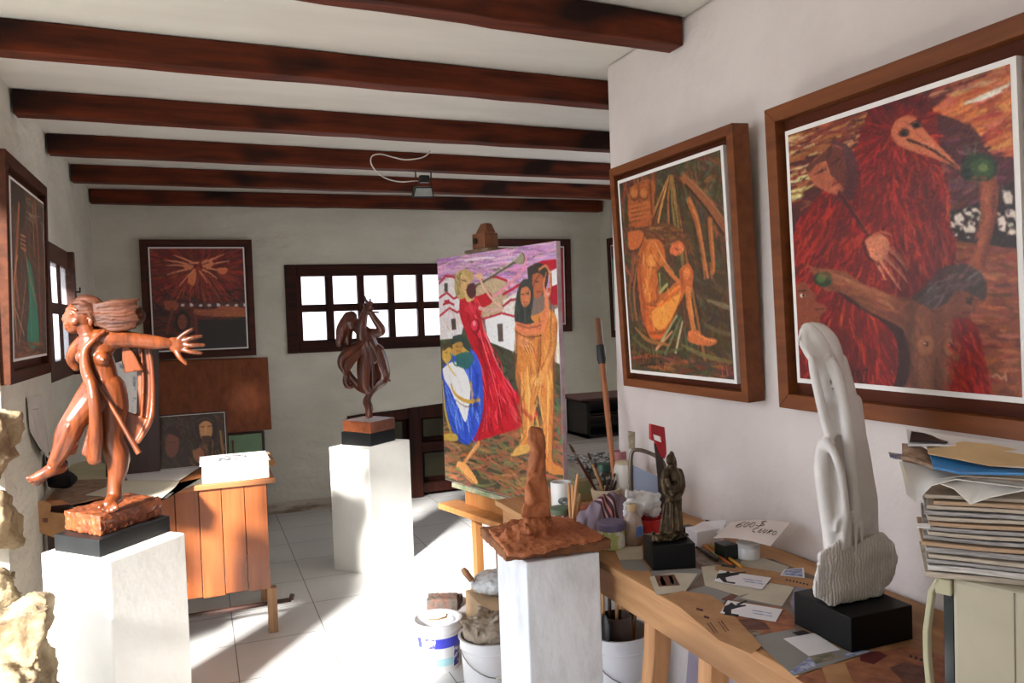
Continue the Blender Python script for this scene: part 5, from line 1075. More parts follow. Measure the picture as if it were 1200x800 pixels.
B.ball(S(411, 379, 0), (9.6*q, 9*q, 10.5*q)); B.limb([S(412, 373, -.02), S(418, 374, -.022)], [2*q, 1.6*q], 8, 2); B.ball(S(416, 378, -.008), (5*q, 5*q, 4*q)); B.limb([S(419, 380, -.005), S(418, 384, -.005)], [1.6*q, 2.4*q], 7, 2)
L([(423, 395, -.03, 5), (424, 382, -.04, 5), (427, 368, -.04, 3.8), (430, 360, -.04, 2.8)])
L([(434, 390, .0, 5), (443, 390, -.01, 4.6), (447, 386, -.02, 4.4), (440, 375, -.03, 3.6), (433, 364, -.04, 2.8)])
B.ball(S(431, 360, -.04), (4.5*q, 3.5*q, 4.5*q))
for a, e in (((430, 357), (427.5, 347)), ((431, 356), (430, 352)), ((433, 357), (434, 350)), ((434, 359), (436.5, 354)), ((428, 361), (425.5, 356)), ((434, 362), (437, 361))): L([(a[0], a[1], -.04, 1.5), (e[0], e[1], -.045, 1)], n=7, sub=2)
organic('body', B, dark_carved, root, voxel=.0034, smooth=3)
Hm = MB(); Hm.limb([S(409, 372, .01), S(402, 384, .01), S(399, 396, .01), S(397, 404, .0)], [8*q, 8*q, 6.4*q, 3.5*q], 10); Hm.limb([S(412, 371, .005), S(407, 388, .02), S(408, 402, .02)], [7.5*q, 7.5*q, 5*q], 10)
organic('hair', Hm, dark_carved, root, voxel=.0038, smooth=2, disp=(.0015, 70, (2, 2, .4)))
R_ = MB()
def shell(u_, v_):   # billowing cloth at the left of the figure
    a = -.6+u_*2.5; x = 414-16*math.sin(a*.9+.6)*(1-.2*v_)+6*v_; y = 399+u_*38+v_*4
    return S(x+(1-v_)*9*(1-u_), y, -.04+.07*v_)
shape = [(425, 396), (415, 402), (402, 409), (396, 418), (397, 428), (403, 440), (410, 434), (417, 424), (428, 412), (432, 400)]
slab(R_, S, shape, -.045, -.008)
R_.limb([S(426, 401, -.03), S(412, 410, -.05), S(401, 419, -.05), S(400, 428, -.04), (S(405, 437, -.03))], [4.4*q, 5*q, 5*q, 4.4*q, 3*q], 10)
slab(R_, S, [(420, 398), (436, 399), (446, 414), (454, 434), (455, 447), (449, 440), (441, 447), (436, 459), (433, 461), (430, 445), (424, 432), (417, 418)], -.02, .035)
for pts in ([(430, 400), (436, 425), (437, 452)], [(434, 400), (444, 422), (452, 440)], [(426, 402), (430, 428), (431, 446)]):
    R_.limb([S(x, y, -.045+.0*i) for i, (x, y) in enumerate(pts)], [2*q, 2.8*q, 2*q], 8)
R_.limb([S(450, 440, .0), S(457, 446, .0)], [2*q, 1.5*q], 8, 2)
organic('robe', R_, dark_carved, root, voxel=.0038, smooth=4)
obj('flute', MB().tube([S(424, 364.5, -.05), S(444, 366, -.06)], [1.3*q, 1.2*q], 8), dark_carved, root, smooth=True, auto=50)

# ---- white stone figure
S, q = SP(1.335)
wst = mat('white_carved_stone', (224, 220, 218), rough=.7, vs=5, c2=(206, 200, 196), bump=.15, bs_=60)
m, nt, bs = new_mat('chiselled_white_stone'); chis = m
tc = nd(nt, 'ShaderNodeTexCoord'); wv = nd(nt, 'ShaderNodeTexWave'); wv.inputs['Scale'].default_value = 40; wv.inputs['Distortion'].default_value = 4; wv.inputs['Detail'].default_value = 4; wv.inputs['Detail Scale'].default_value = 2.2
nt.links.new(tc.outputs['Object'], wv.inputs['Vector']); bp = nd(nt, 'ShaderNodeBump'); bp.inputs['Strength'].default_value = .6; bp.inputs['Distance'].default_value = .005
nt.links.new(wv.outputs['Fac'], bp.inputs['Height']); nt.links.new(bp.outputs[0], bs.inputs['Normal']); bs.inputs['Base Color'].default_value = lin((220, 214, 210))+(1,); bs.inputs['Roughness'].default_value = .8
base = rect_from(at(998, 765, Z=TZ+.002), at(931, 730, Z=TZ+.002), at(1070, 748, Z=TZ+.002))
bz1 = at(998, 724, Y=base[0][1]).z
c_ = sum((Vector((x, y, 0)) for x, y in base), Vector())/4
root = empty('sculpture', (c_.x, c_.y, TZ), 'white stone sculpture of a pensive seated figure on a black block', 'sculpture')
obj('black_block', quadbox(MB(), base, TZ+.001, bz1), black_base, root, bevel=.002)
zf = bz1
R_ = MB()
slab(R_, S, [(961, 648), (957, 670), (953, 698), (975, 712), (1004, 722), (1030, 724), (1035, 700), (1036, 682), (1047, 672), (1053, 652), (1046, 634), (1034, 622), (1018, 628), (1000, 640), (984, 632)], -.045, .05)
R_.ball(S(995, 670, .01), (34*q, 30*q, 34*q)); R_.limb([S(1030, 642, .02), S(1040, 662, .02), S(1030, 690, .0)], [13*q, 13*q, 12*q], 12)
for v in range(len(R_.v)):
    if R_.v[v].z < zf+.002: R_.v[v].z = zf+.002
organic('rough_stone', R_, chis, root, voxel=.004, smooth=5, disp=(.004, 30))
B = MB(); L = lambda pts, **k: limbpx(B, S, q, pts, **k)
sil = [(951, 425), (960, 416), (984, 412), (992, 440), (999, 462), (1012, 502), (1022, 545), (1029, 585), (1030, 632), (1022, 650), (968, 656), (964, 630), (967, 598), (960, 560), (957, 530), (966, 512), (961, 473)]
slab(B, S, sil, -.004, .040)
L([(984, 422, .012, 12), (994, 460, .015, 13), (1005, 510, .015, 14), (1013, 560, .015, 15), (1016, 620, .015, 16)], n=18)
L([(1000, 470, .03, 14), (1004, 540, .035, 20), (1004, 610, .035, 24)], n=18)
L([(947, 386, .0, 12), (953, 394, .0, 16), (960, 404, .002, 16), (966, 416, .004, 14)], n=18)
L([(942, 388, -.002, 7.5), (941.5, 396, -.002, 7), (944, 404, -.002, 8), (948, 412, -.002, 9), (955, 420, -.002, 10)], n=14)
B.limb([S(938, 390, -.004), S(935.5, 398, -.004)], [2*q, 3*q], 8, 2)
B.ball(S(938.6, 403.5, -.004), (3.2*q, 6*q, 1.7*q), 10); B.ball(S(940, 407.5, -.004), (3*q, 5.6*q, 1.8*q), 10); B.ball(S(944.5, 412.5, -.004), (4*q, 6*q, 3.6*q), 10)
slab(B, S, [(944, 400), (962, 398), (978, 420), (972, 436), (958, 432), (948, 420)], -.012, .03)
# arm propping the chin, on the left
L([(951, 421, -.014, 6), (954, 438, -.018, 7), (960, 464, -.018, 7.6), (966, 490, -.014, 8), (973, 510, -.01, 9)], n=14)
# long arm on the right down to the stone
L([(974, 424, -.020, 9), (980, 438, -.03, 10), (987, 466, -.034, 9.6), (993, 505, -.036, 9.6), (998, 548, -.036, 9.6), (1001, 585, -.036, 10), (1000, 604, -.036, 11)], n=14)
for i, (x, yb_) in enumerate(((988, 634), (995, 642), (1002, 643), (1009, 634))): L([(991+i*5.6, 602, -.042, 4.2), (x+.5, 620, -.047, 3.8), (x+1, yb_, -.047, 2.8)], n=8)
L([(988, 600, -.042, 3.6), (981, 612, -.042, 3.2), (980, 622, -.042, 2.6)], n=8)
# bent knee
L([(964, 520, -.01, 9), (962, 545, -.02, 11), (966, 580, -.02, 12), (972, 615, -.02, 13), (976, 646, -.02, 14)], n=16)
L([(968, 516, -.03, 7), (980, 536, -.046, 7), (988, 570, -.048, 7), (990, 605, -.044, 8), (986, 640, -.036, 10)], n=14)
B.ball(S(969, 519, -.018), (13*q, 14*q, 9*q), 14)
L([(973, 528, -.02, 8), (977, 560, -.024, 9), (979, 610, -.026, 11)], n=12); L([(964, 436, -.002, 8), (972, 470, -.006, 10), (980, 505, -.010, 10)], n=12)
organic('figure', B, wst, root, voxel=.0036, smooth=4)
Hd_ = MB(); Hd_.limb([S(951, 386, .003), S(959, 391, .004), S(969, 403, .008), S(978, 420, .012), S(986, 438, .016)], [13*q, 18*q, 19.5*q, 15*q, 8*q], 20, 7)
organic('hood', Hd_, wst, root, voxel=.0036, smooth=4)

# ---- bronze figure
S, q = SP(1.93)
brz = mat('dark_bronze', (92, 76, 54), rough=.36, metal=.7, vs=22, c2=(44, 34, 24), bump=.15, bs_=60)
base = [at(765, 668, Z=TZ+.002), at(752.5, 658, Z=TZ+.002), at(815.6, 665, Z=TZ+.002)]
b0 = Vector(base[0][:2]); br_ = Vector(base[2][:2]); dr_ = (br_-b0); pr_ = Vector((-dr_.y, dr_.x)).normalized()*dr_.length*.9
base = [tuple(b0), tuple(br_), tuple(br_+pr_), tuple(b0+pr_)]
bz1 = at(765, 639, Y=b0.y).z; c_ = (b0+br_)/2+pr_/2
root = empty('sculpture', (c_.x, c_.y, TZ), 'small dark bronze robed figure on a black cube', 'sculpture')
obj('black_cube', quadbox(MB(), base, TZ+.001, bz1), black_base, root, bevel=.002)
S, q = SP(c_.y)
zq = at(787, 633, Y=c_.y).z
B = MB(); L = lambda pts, **k: limbpx(B, S, q*1.22, pts, **k)
L([(786, 622, 0, 13.5), (787, 606, 0, 12.5), (789, 590, 0, 10.5), (790, 575, 0, 9.5), (789, 560, 0, 10), (787, 550, 0, 7.5), (786, 545, 0, 4)], n=16)
B.ball(S(785.5, 538, 0), (6.6*q, 6.6*q, 8*q)); B.ball(S(783, 541, -.006), (3*q, 3*q, 4.5*q)); B.limb([S(787, 531, .0), S(789.5, 540, .004), S(791, 550, .006)], [4*q, 4.5*q, 4*q], 10)
L([(796, 553, 0, 5), (799, 565, -.005, 4.8), (797, 577, -.015, 4.4), (790, 584, -.03, 3.6), (784, 586, -.035, 2.6)])
L([(780, 553, -.01, 4.6), (777.5, 565, -.015, 4.4), (780, 577, -.025, 3.8), (785, 582, -.035, 2.8)])
L([(782, 562, -.025, 3), (787, 572, -.03, 3), (793, 566, -.025, 3)])
for x0, x1 in ((779, 774), (783, 781), (788, 788), (793, 796), (797, 799)): L([(x0, 590, -.022, 1.6), ((x0+x1)/2, 606, -.028, 2), (x1, 621, -.033, 2.2)])
organic('figure', B, brz, root, voxel=.0024, smooth=2, disp=(.001, 60))
R_ = MB()
R_.ball(S(785, 630, 0), (24*q, 17*q, 9*q), 20); rr = random.Random(4)
for k in range(22):
    a = rr.uniform(0, 2*PI); R_.ball(S(785+20*math.cos(a), 630+rr.uniform(-4, 3), .03*math.sin(a)), rr.uniform(3, 6)*q, 8)
for v in range(len(R_.v)):
    if R_.v[v].z < bz1+.0015: R_.v[v].z = bz1+.0015
organic('rocky_ground', R_, brz, root, voxel=.0028, smooth=2, disp=(.002, 90))

# ---- clay model on the nearest plinth
pts = [at(592, 646, Z=.83), at(562, 617, Z=.83), at(672, 609.5, Z=.83), at(717, 632, Z=.83)]
slabm = wood('clay_stained_board', (150, 96, 58), (98, 62, 40), 'x', rough=.9, bump=.5)
cen = sum(pts, Vector())/4
root = empty('modelling_board', (.88, 2.03, .801), 'thick clay-smeared wooden board on top of the nearest plinth', 'board'); root.location.z = .80
ring_ = [pts[0], pts[3], pts[2], pts[1]]
mb = MB().hexa([(p.x, p.y, .801) for p in ring_], [(p.x, p.y, .831) for p in ring_])
organic('board', mb, slabm, root, voxel=.004, smooth=3, disp=(.003, 40))
clay = mat('terracotta_clay', (176, 106, 64), rough=.75, vs=12, c2=(146, 80, 46), bump=.35, bs_=60)
root = empty('clay_model', cen, 'unfinished terracotta clay figure on a craggy clay mound, nearest plinth', 'sculpture'); root.location.z = .832
S, q = SP(2.04)
B = MB(); L = lambda pts, **k: limbpx(B, S, q, pts, **k)
slab(B, S, [(612, 604), (615, 588), (617, 560), (621, 535), (622, 518), (619, 506), (622, 498), (629, 500), (635, 503), (638, 514), (639, 540), (639, 562), (641, 586), (643, 604)], -.03, .03)
slab(B, S, [(610, 606), (614, 590), (628, 586), (642, 589), (646, 606)], -.042, .042)
slab(B, S, [(617, 562), (624, 556), (638, 552), (639, 560), (630, 566)], -.038, .0)
L([(622, 514, -.02, 6), (628, 530, -.03, 7), (624, 550, -.03, 6)], n=8); L([(632, 506, -.01, 6), (635, 525, -.02, 6), (634, 548, -.03, 5)], n=8)
L([(618, 570, -.03, 6), (622, 585, -.04, 8)], n=8); L([(637, 565, -.02, 5), (638, 590, -.03, 7)], n=8)
organic('figure', B, clay, root, voxel=.0036, smooth=3, disp=(.004, 22))
R_ = MB(); rr = random.Random(12)
top_z = .845
fl = [(588, 640), (572, 622), (600, 612), (640, 605), (672, 610), (708, 630), (660, 640), (620, 650), (596, 650)]
R_.prism([Vector((at(x, y, Z=.838).x, at(x, y, Z=.838).y, .833)) for x, y in fl], (0, 0, .012))
L2 = lambda pts, **k: limbpx(R_, S, q, pts, **k)
L2([(627, 622, 0, 24), (627, 608, 0, 17), (628, 597, 0, 13)], n=18)
for k in range(26):
    a = rr.uniform(0, 2*PI); rad = rr.uniform(14, 36); x = 622+rad*math.cos(a); d = .05*math.sin(a)
    hgt = 632-(36-rad)*.8+rr.uniform(-2, 2)
    R_.obox(S(x, hgt, d), (rr.uniform(5, 12)*q, rr.uniform(5, 12)*q, rr.uniform(5, 12)*q), M=Matrix.Rotation(rr.uniform(0, 3), 3, 'X')@Matrix.Rotation(rr.uniform(0, 3), 3, 'Z'))
for k in range(7):
    a = -.3+k*.5; L2([(628+10*math.cos(a), 604, .02*math.sin(a)*-1, 4), (628+24*math.cos(a), 622, -.04*math.sin(a), 5), (628+36*math.cos(a), 636, -.06*math.sin(a), 3)], n=8)
for i in range(5): R_.ball(S(594+i*6, 628+rr.uniform(-4, 4), -.03+rr.uniform(0, .02)), rr.uniform(3.5, 6)*q, 8)
for v in range(len(R_.v)):
    if R_.v[v].z < .833: R_.v[v].z = .833
organic('clay_mound', R_, clay, root, voxel=.0038, smooth=1, disp=(.005, 45))
# ================================================================ helpers for small things
def M(name, c, **k): return mat(name, c, **k)
def place(lab, cat, name, loc, group=None): return empty(name, loc, lab, cat, group)
paper_w = M('white_paper', (224, 220, 222), rough=.8, var=.03)
paper_c = M('cream_paper', (196, 186, 166), rough=.8, var=.08)
paper_g = M('grey_paper', (138, 134, 130), rough=.8, var=.05)
kraft = M('kraft_paper', (180, 136, 94), rough=.85, vs=12, c2=(158, 114, 76))
ink = M('black_ink', (30, 30, 34), rough=.7); ink_b = M('blue_ink', (70, 84, 150), rough=.6, vs=60, c2=(190, 196, 210)); ink_br = M('brown_print', (116, 74, 58), rough=.7, vs=40, c2=(80, 46, 40))
ink_o = M('orange_print', (168, 106, 72), rough=.7, vs=30, c2=(122, 72, 52)); ink_g = M('green_print', (70, 84, 66), rough=.7, vs=50, c2=(150, 130, 110)); ink_red = M('dark_red_print', (96, 34, 34), rough=.6)
LV = [0]
def flat(name, lab, cat, poly, z, m, prints=(), group=None, th=.0006):
    """a sheet lying at height z; polygons traced in the picture"""
    P_ = [at(x, y, Z=z) for x, y in poly]
    c = sum(P_, Vector())/len(P_); c.z = z
    if not prints: return tag(obj(name, MB().prism(P_, (0, 0, th)), m), lab, cat, group)
    root = place(lab, cat, name, c, group)
    obj('sheet', MB().prism(P_, (0, 0, th)), m, root)
    for k, pr in enumerate(prints):
        obj(pr[2] if len(pr) > 2 else 'printed_patch', MB().prism([at(x, y, Z=z+th) for x, y in pr[0]], (0, 0, .0003)), pr[1], root)
    return root
def ln(a, b_, w):  # thin printed line as a quad
    (x0, y0), (x1, y1) = a, b_; L_ = math.hypot(x1-x0, y1-y0); nx, ny = -(y1-y0)/L_*w/2, (x1-x0)/L_*w/2
    return [(x0+nx, y0+ny), (x1+nx, y1+ny), (x1-nx, y1-ny), (x0-nx, y0-ny)]
Z0 = TZ+.001
# ---------------------------------------------------------------- papers on the worktable
flat('backing_paper', 'large brown-grey paper under the cards and leaflets on the worktable', 'paper', [(760, 668), (826, 655), (868, 652), (905, 655), (958, 676), (960, 700), (936, 746), (884, 748), (846, 706), (780, 697)], TZ+.0003, M('brown_grey_paper', (132, 112, 96), rough=.7, vs=9, c2=(96, 80, 70)), th=.0005)
flat('photo_sheet', 'dark brown picture sheet lying beneath the pencils', 'paper', [(822, 640), (846, 648), (868, 656), (860, 668), (822, 662), (808, 652)], Z0+.0003, M('dark_picture_sheet', (104, 84, 72), rough=.5, vs=40, c2=(150, 138, 124)))
flat('photo_sheet', 'patchy grey sheet behind the black block of the stone sculpture', 'paper', [(932, 687), (958, 692), (940, 712), (931, 720), (926, 706)], Z0+.001, M('patchy_grey_sheet', (140, 136, 140), rough=.6, vs=40, c2=(92, 96, 130)))
flat('sheet_of_paper', 'cream sheet at the far table edge beside the black cube', 'paper', [(719, 641), (752, 640), (753, 655), (726, 656)], Z0+.001, paper_c)
flat('sheet_of_paper', 'grey card strip just in front of the cream sheet by the black cube', 'paper', [(725, 656.5), (752, 655.5), (762, 668), (752, 669), (731, 667)], Z0, paper_g)
flat('sheet_of_paper', 'grey sheet lying under the front corner of the black cube', 'paper', [(762, 669.5), (816, 666), (826, 668), (806, 690), (768, 690)], Z0, paper_g)
flat('photo_sheet', 'white sheet with a small dark photograph printed on it, at the table edge', 'paper', [(761, 676), (787, 671), (818, 672), (803, 693), (769, 697)], Z0+.0012, paper_c, [([(767, 674.5), (790, 673), (797, 685.5), (772, 687)], ink_br, 'printed_photo'), ([(771, 675.5), (776, 675), (781, 685.5), (776, 686)], ink_o), ([(783, 675), (787, 674.6), (792, 684.4), (788, 685)], ink_g)])
flat('leaflet', 'beige leaflet lying under the upper visiting card', 'paper', [(822, 664), (842, 662), (905, 675), (893, 692), (866, 698), (826, 686)], Z0+.0004, paper_c)
flat('leaflet', 'grey leaflet with a brown torn shape between the two visiting cards', 'paper', [(806, 692), (826, 686.5), (866, 698.5), (905, 680), (932, 687), (917, 711), (868, 702), (850, 704), (846, 710)], Z0, paper_g, [([(868, 700.5), (905, 681.5), (931, 688), (916, 710), (872, 701)], paper_c, 'cream_panel'), ([(845, 702), (858, 695), (862, 687), (872, 689), (880, 692), (866, 697), (856, 705)], ink_br, 'brown_shape')])
def card(lab, pts, fig, z):
    P_ = [at(x, y, Z=z) for x, y in pts]; c = sum(P_, Vector())/4
    r_ = place(lab, 'visiting card', 'visiting_card', (c.x, c.y, z), 'visiting cards')
    obj('card', MB().prism(P_, (0, 0, .0007)), paper_w, r_)
    for f in fig: obj('printed_figure', MB().prism([at(x, y, Z=z+.0007) for x, y in f], (0, 0, .0003)), ink, r_)
    (x0, y0), (x1, y1), (x2, y2), (x3, y3) = pts
    for k, (u0, u1, v_) in enumerate(((.5, .86, .42), (.55, .9, .62))):
        Lp = lambda u_: (x0+(x1-x0)*u_+(x3-x0)*v_, y0+(y1-y0)*u_+(y3-y0)*v_)
        obj('printed_line', MB().prism([at(x, y, Z=z+.0007) for x, y in ln(Lp(u0), Lp(u1), 1.0)], (0, 0, .0003)), ink_b, r_)
card('white visiting card with black figure, further from the camera', [(843, 668), (904, 677), (893, 690.5), (837, 681)], [[(839, 678), (841, 672), (850, 671), (853, 668.8), (858, 672), (866, 671.6), (866, 673), (856, 675), (850, 676.5), (852, 681), (862, 682.5), (861, 684), (848, 682), (843, 677)], [(856, 671), (874, 669.6), (874, 670.8), (858, 673)]], Z0+.003)
card('white visiting card with black figure, nearer the table edge', [(853, 703.5), (917, 714), (909, 728.5), (844, 718)], [[(847, 716), (849, 710), (854, 708), (857, 705.5), (862, 709), (874, 708.5), (874, 710), (864, 712), (857, 714), (857, 719.5), (852, 719)], [(862, 708), (874, 703), (876, 704), (866, 709)], [(850, 717.5), (866, 720), (865, 722), (848, 720)]], Z0+.003)
flat('kraft_strip', 'long strip of brown paper with printing below the white jar', 'paper', [(838, 663), (858, 662), (905, 669), (958, 680), (955, 691), (905, 683), (838, 668)], Z0+.0018, kraft, [(ln((921+k*4, 679+k*.9), (923+k*4, 679.4+k*.9), 1.6), ink, 'printed_mark') for k in range(7)])
flat('postcard', 'blue and white postcard against the wall behind the stone sculpture', 'postcard', [(919, 667), (942, 665), (943, 677), (914, 674)], Z0+.003, paper_w, [([(921, 667.5), (940, 666), (940.5, 675.5), (917, 673)], ink_b)])
flat('sheet_of_paper', 'beige sheet by the wall in front of the small white jar', 'paper', [(868, 657), (895, 654), (925, 664), (914, 672), (868, 666)], Z0+.0006, paper_c)
flat('kraft_folder', 'brown kraft folder with small red marks at the table edge', 'folder', [(780, 697), (800, 692), (832, 697), (846, 706), (893, 757), (880, 766), (842, 750)], Z0+.0022, kraft, [(ln((816, 713), (824, 715), 2.4), ink_red), (ln((825, 722), (831, 724), 2.4), ink_red), (ln((829, 730), (838, 742), 1.2), ink_br), (ln((832, 729), (841, 741), 1.2), ink_br), (ln((842, 728), (851, 740), 1.2), ink_br), (ln((845, 727), (854, 739), 1.2), ink_br)])
flat('brochure', 'brown and orange brochure under the lower edge of the nearer visiting card', 'brochure', [(846, 710), (852, 704), (917, 712), (930, 722), (932, 738), (884, 744), (868, 730)], Z0+.0005, ink_o, [([(856, 733), (864, 726), (882, 724), (897, 730), (903, 737), (880, 738)], ink_br), ([(848, 710), (856, 706), (862, 722), (854, 722)], ink_red), ([(868, 738), (890, 739), (893, 744), (884, 746), (874, 744)], ink_g)])
flat('catalogue', 'grey catalogue with a white square, at the foot of the black block', 'brochure', [(880, 746), (930, 737), (990, 762), (1025, 762), (930, 792)], Z0+.0008, paper_g, [([(918, 748), (955, 741.5), (985, 761), (948, 768.5)], paper_w, 'white_square'), ([(928, 741), (942, 738), (950, 742), (936, 745)], ink), ([(924, 788), (948, 770), (962, 778), (932, 790)], ink_b), ([(950, 770), (974, 764), (982, 770), (956, 778)], ink_g), ([(990, 766), (1012, 762), (1020, 763), (992, 770)], ink_b)])
flat('brochure', 'orange-brown brochure between the black block and the old monitor', 'brochure', [(932, 794), (1030, 764), (1064, 757), (1120, 772), (1110, 830), (1000, 840)], Z0+.0002, ink_o, [([(1008, 764), (1030, 763), (1040, 768), (1024, 778), (1008, 774)], ink_red), ([(1042, 782), (1060, 776), (1090, 782), (1094, 800), (1060, 800)], ink_br), ([(962, 780), (990, 776), (1000, 800), (972, 806)], kraft)]+[(ln((1066+k*6, 768+k*2.0), (1069+k*6, 769.5+k*2.0), 2.6), ink, 'printed_letter') for k in range(5)])
# ---------------------------------------------------------------- price sign, stuff against the wall
def curve_sheet(name, lab, cat, quad, bulge, m, n=10, th=.001, writing=None, wm=None, group=None):
    """quad of world points TL TR BR BL, bulge(u,v)->offset"""
    TL_, TR_, BR_, BL_ = [Vector(p) for p in quad]
    f = lambda u_, v_: (TL_.lerp(TR_, u_)).lerp(BL_.lerp(BR_, u_), v_)+Vector(bulge(u_, v_))
    nrm = (TR_-TL_).cross(BL_-TL_).normalized()
    if nrm.dot(CAM-TL_) < 0: nrm = -nrm
    c = (TL_+TR_+BR_+BL_)/4
    if not writing: return tag(obj(name, MB().sheet(f, n, n, nrm*-th), m, smooth=True, auto=50), lab, cat, group)
    root = place(lab, cat, name, (c.x, c.y, min(p.z for p in (TL_, TR_, BR_, BL_))), group)
    obj('sheet', MB().sheet(f, n, n, nrm*-th), m, root, smooth=True, auto=50)
    mb = MB()
    for w_, st_ in writing:
        pts = [f(u_, v_)+nrm*.0008 for u_, v_ in st_]; P_, R__ = spline(pts, w_, 4); mb.tube(P_, [w_]*len(P_), 5)
    obj('writing', mb, wm or ink, root, label='handwriting')
    return root
def arc(cx_, cy_, rx, ry, a0, a1, n=8): return [(cx_+rx*math.cos(math.radians(a0+(a1-a0)*k/n)), cy_+ry*math.sin(math.radians(a0+(a1-a0)*k/n))) for k in range(n+1)]
wr = [(.0008, [(.30, .12), (.22, .24), (.20, .36), (.26, .42), (.30, .34), (.26, .27), (.21, .33)]), (.0008, arc(.37, .30, .035, .12, 0, 360)), (.0008, arc(.47, .30, .035, .12, 0, 360)),
      (.0008, [(.66, .10), (.58, .12), (.60, .20), (.66, .26), (.60, .34), (.54, .32)]), (.0007, [(.61, .04), (.60, .40)]),
      (.0007, arc(.60, .54, .04, .10, 60, 300)), (.0007, [(.68, .44), (.66, .60), (.71, .60)]), (.0007, [(.66, .52), (.70, .52)]), (.0007, [(.74, .44), (.73, .56), (.76, .60), (.78, .46)]), (.0007, [(.81, .60), (.82, .44), (.86, .46), (.82, .52), (.86, .61)]), (.0007, arc(.91, .53, .025, .08, 0, 360))]
sq = [at(856, 612, Y=1.93), at(926, 616, Y=1.78), at(903, 644, Y=1.66), at(836, 630, Y=1.84)]
curve_sheet('price_sign', 'curled white paper with a handwritten price, propped against the wall', 'sign', sq, lambda u_, v_: (0, 0, .012*math.sin(PI*u_)-.0+.010*(u_**3)), M('pinkish_white_paper', (226, 214, 208), rough=.8, var=.03), writing=wr)
blkp = M('black_plastic', (24, 26, 27), rough=.4); grn = M('dark_green_plastic', (30, 40, 34), rough=.4)
def boxpx(name, lab, cat, x0, x1, ytop, ybot, m, depth=.05, z=Z0, grp=None, bev=.002, Yo=0):
    a = at(x0, ybot, Z=z); b_ = at(x1, ybot, Z=z); Y_ = (a.y+b_.y)/2; a = at(x0, ybot, Y=Y_); b_ = at(x1, ybot, Y=Y_); h = at(x0, ytop, Y=Y_).z
    return tag(obj(name, MB().box(a.x, b_.x, Y_, Y_+depth, z, h), m, bevel=bev), lab, cat, grp)
boxpx('box', 'small black box by the wall just right of the bronze figure', 'box', 805, 817, 619, 634, blkp, .04)
boxpx('box', 'dark green box left of the small white jar', 'box', 850, 866, 640, 656, grn, .05)
boxpx('box', 'flat white box under the price sign', 'box', 817, 848, 623, 640, paper_w, .06)
# papers leaning near the wall
curve_sheet('sheet_of_paper', 'white paper with a black edge leaning behind the price sign', 'paper', [at(823, 611, Y=2.06), at(851, 609, Y=1.98), at(846, 626, Y=1.95), at(806, 620, Y=2.05)], lambda u_, v_: (0, 0, 0), paper_w)
curve_sheet('photo_strip', 'dark photo print leaning on the wall behind the price sign', 'photo', [at(826, 608.5, Y=2.10), at(850, 615, Y=2.0), at(848, 619.5, Y=1.985), at(829, 613, Y=2.09)], lambda u_, v_: (0, 0, 0), ink)
# small white jar
def jar(name, lab, cat, cx_, ybot, rpx, ytop, body, lid=None, lidh=.25, n=24, z=Z0, lidr=1.06, group=None, prof=None, labelm=None, lidlab=None):
    p = at(cx_, ybot, Z=z); Y_ = p.y+rpx*.0022; s_ = (at(cx_+1, ybot, Y=Y_)-at(cx_, ybot, Y=Y_)).length
    p = at(cx_, ybot, Y=Y_); r_ = rpx*s_; top = at(cx_, ytop, Y=Y_).z
    root = place(lab, cat, name, (p.x, Y_, z), group); h = top-z; hb = h*(1-lidh) if lid else h
    pr = prof or [(.92, 0), (1, .04), (1, .94), (.95, 1)]
    mb = MB().lathe((p.x, Y_, z), [(r_*a, hb*b_) for a, b_ in pr], n)
    if not lid: # open top: inner wall
        mb = MB().lathe((p.x, Y_, z), [(r_*a, hb*b_) for a, b_ in pr]+[(r_*.86, hb), (r_*.84, hb*.15)], n)
    obj('body', mb, body, root, smooth=True, auto=40)
    if lid: obj('lid', MB().lathe((p.x, Y_, z+hb), [(r_*lidr, 0), (r_*lidr, h*lidh*.8), (r_*lidr*.9, h*lidh)], n), lid, root, smooth=True, auto=40, label=lidlab)
    if labelm:
        mb = MB(); a0, a1, v0, v1, lm = labelm; o = len(mb.v); k = 12
        for i in range(k+1):
            th = math.radians(a0+(a1-a0)*i/k)
            for v_ in (v0, v1):
                for rr_ in (1.0, 1.03): mb.v.append(Vector((p.x+r_*rr_*math.cos(th), Y_+r_*rr_*math.sin(th), z+hb*v_)))
        for i in range(k):
            a = i*4; b2_ = a+4; mb.f += [(a+1, b2_+1, b2_+3, a+3), (a, a+2, b2_+2, b2_), (a, b2_, b2_+1, a+1), (a+2, a+3, b2_+3, b2_+2)]
        mb.f += [(0, 1, 3, 2), (k*4, k*4+2, k*4+3, k*4+1)]
        obj('label', mb, lm, root)
    return root, Vector((p.x, Y_, z)), r_, top
jar('jar', 'small white jar standing below the price sign', 'jar', 877, 657, 11, 634, M('white_glazed', (226, 226, 224), rough=.25, var=.02), M('white_lid', (214, 212, 210), rough=.4), .3, lidr=1.02)
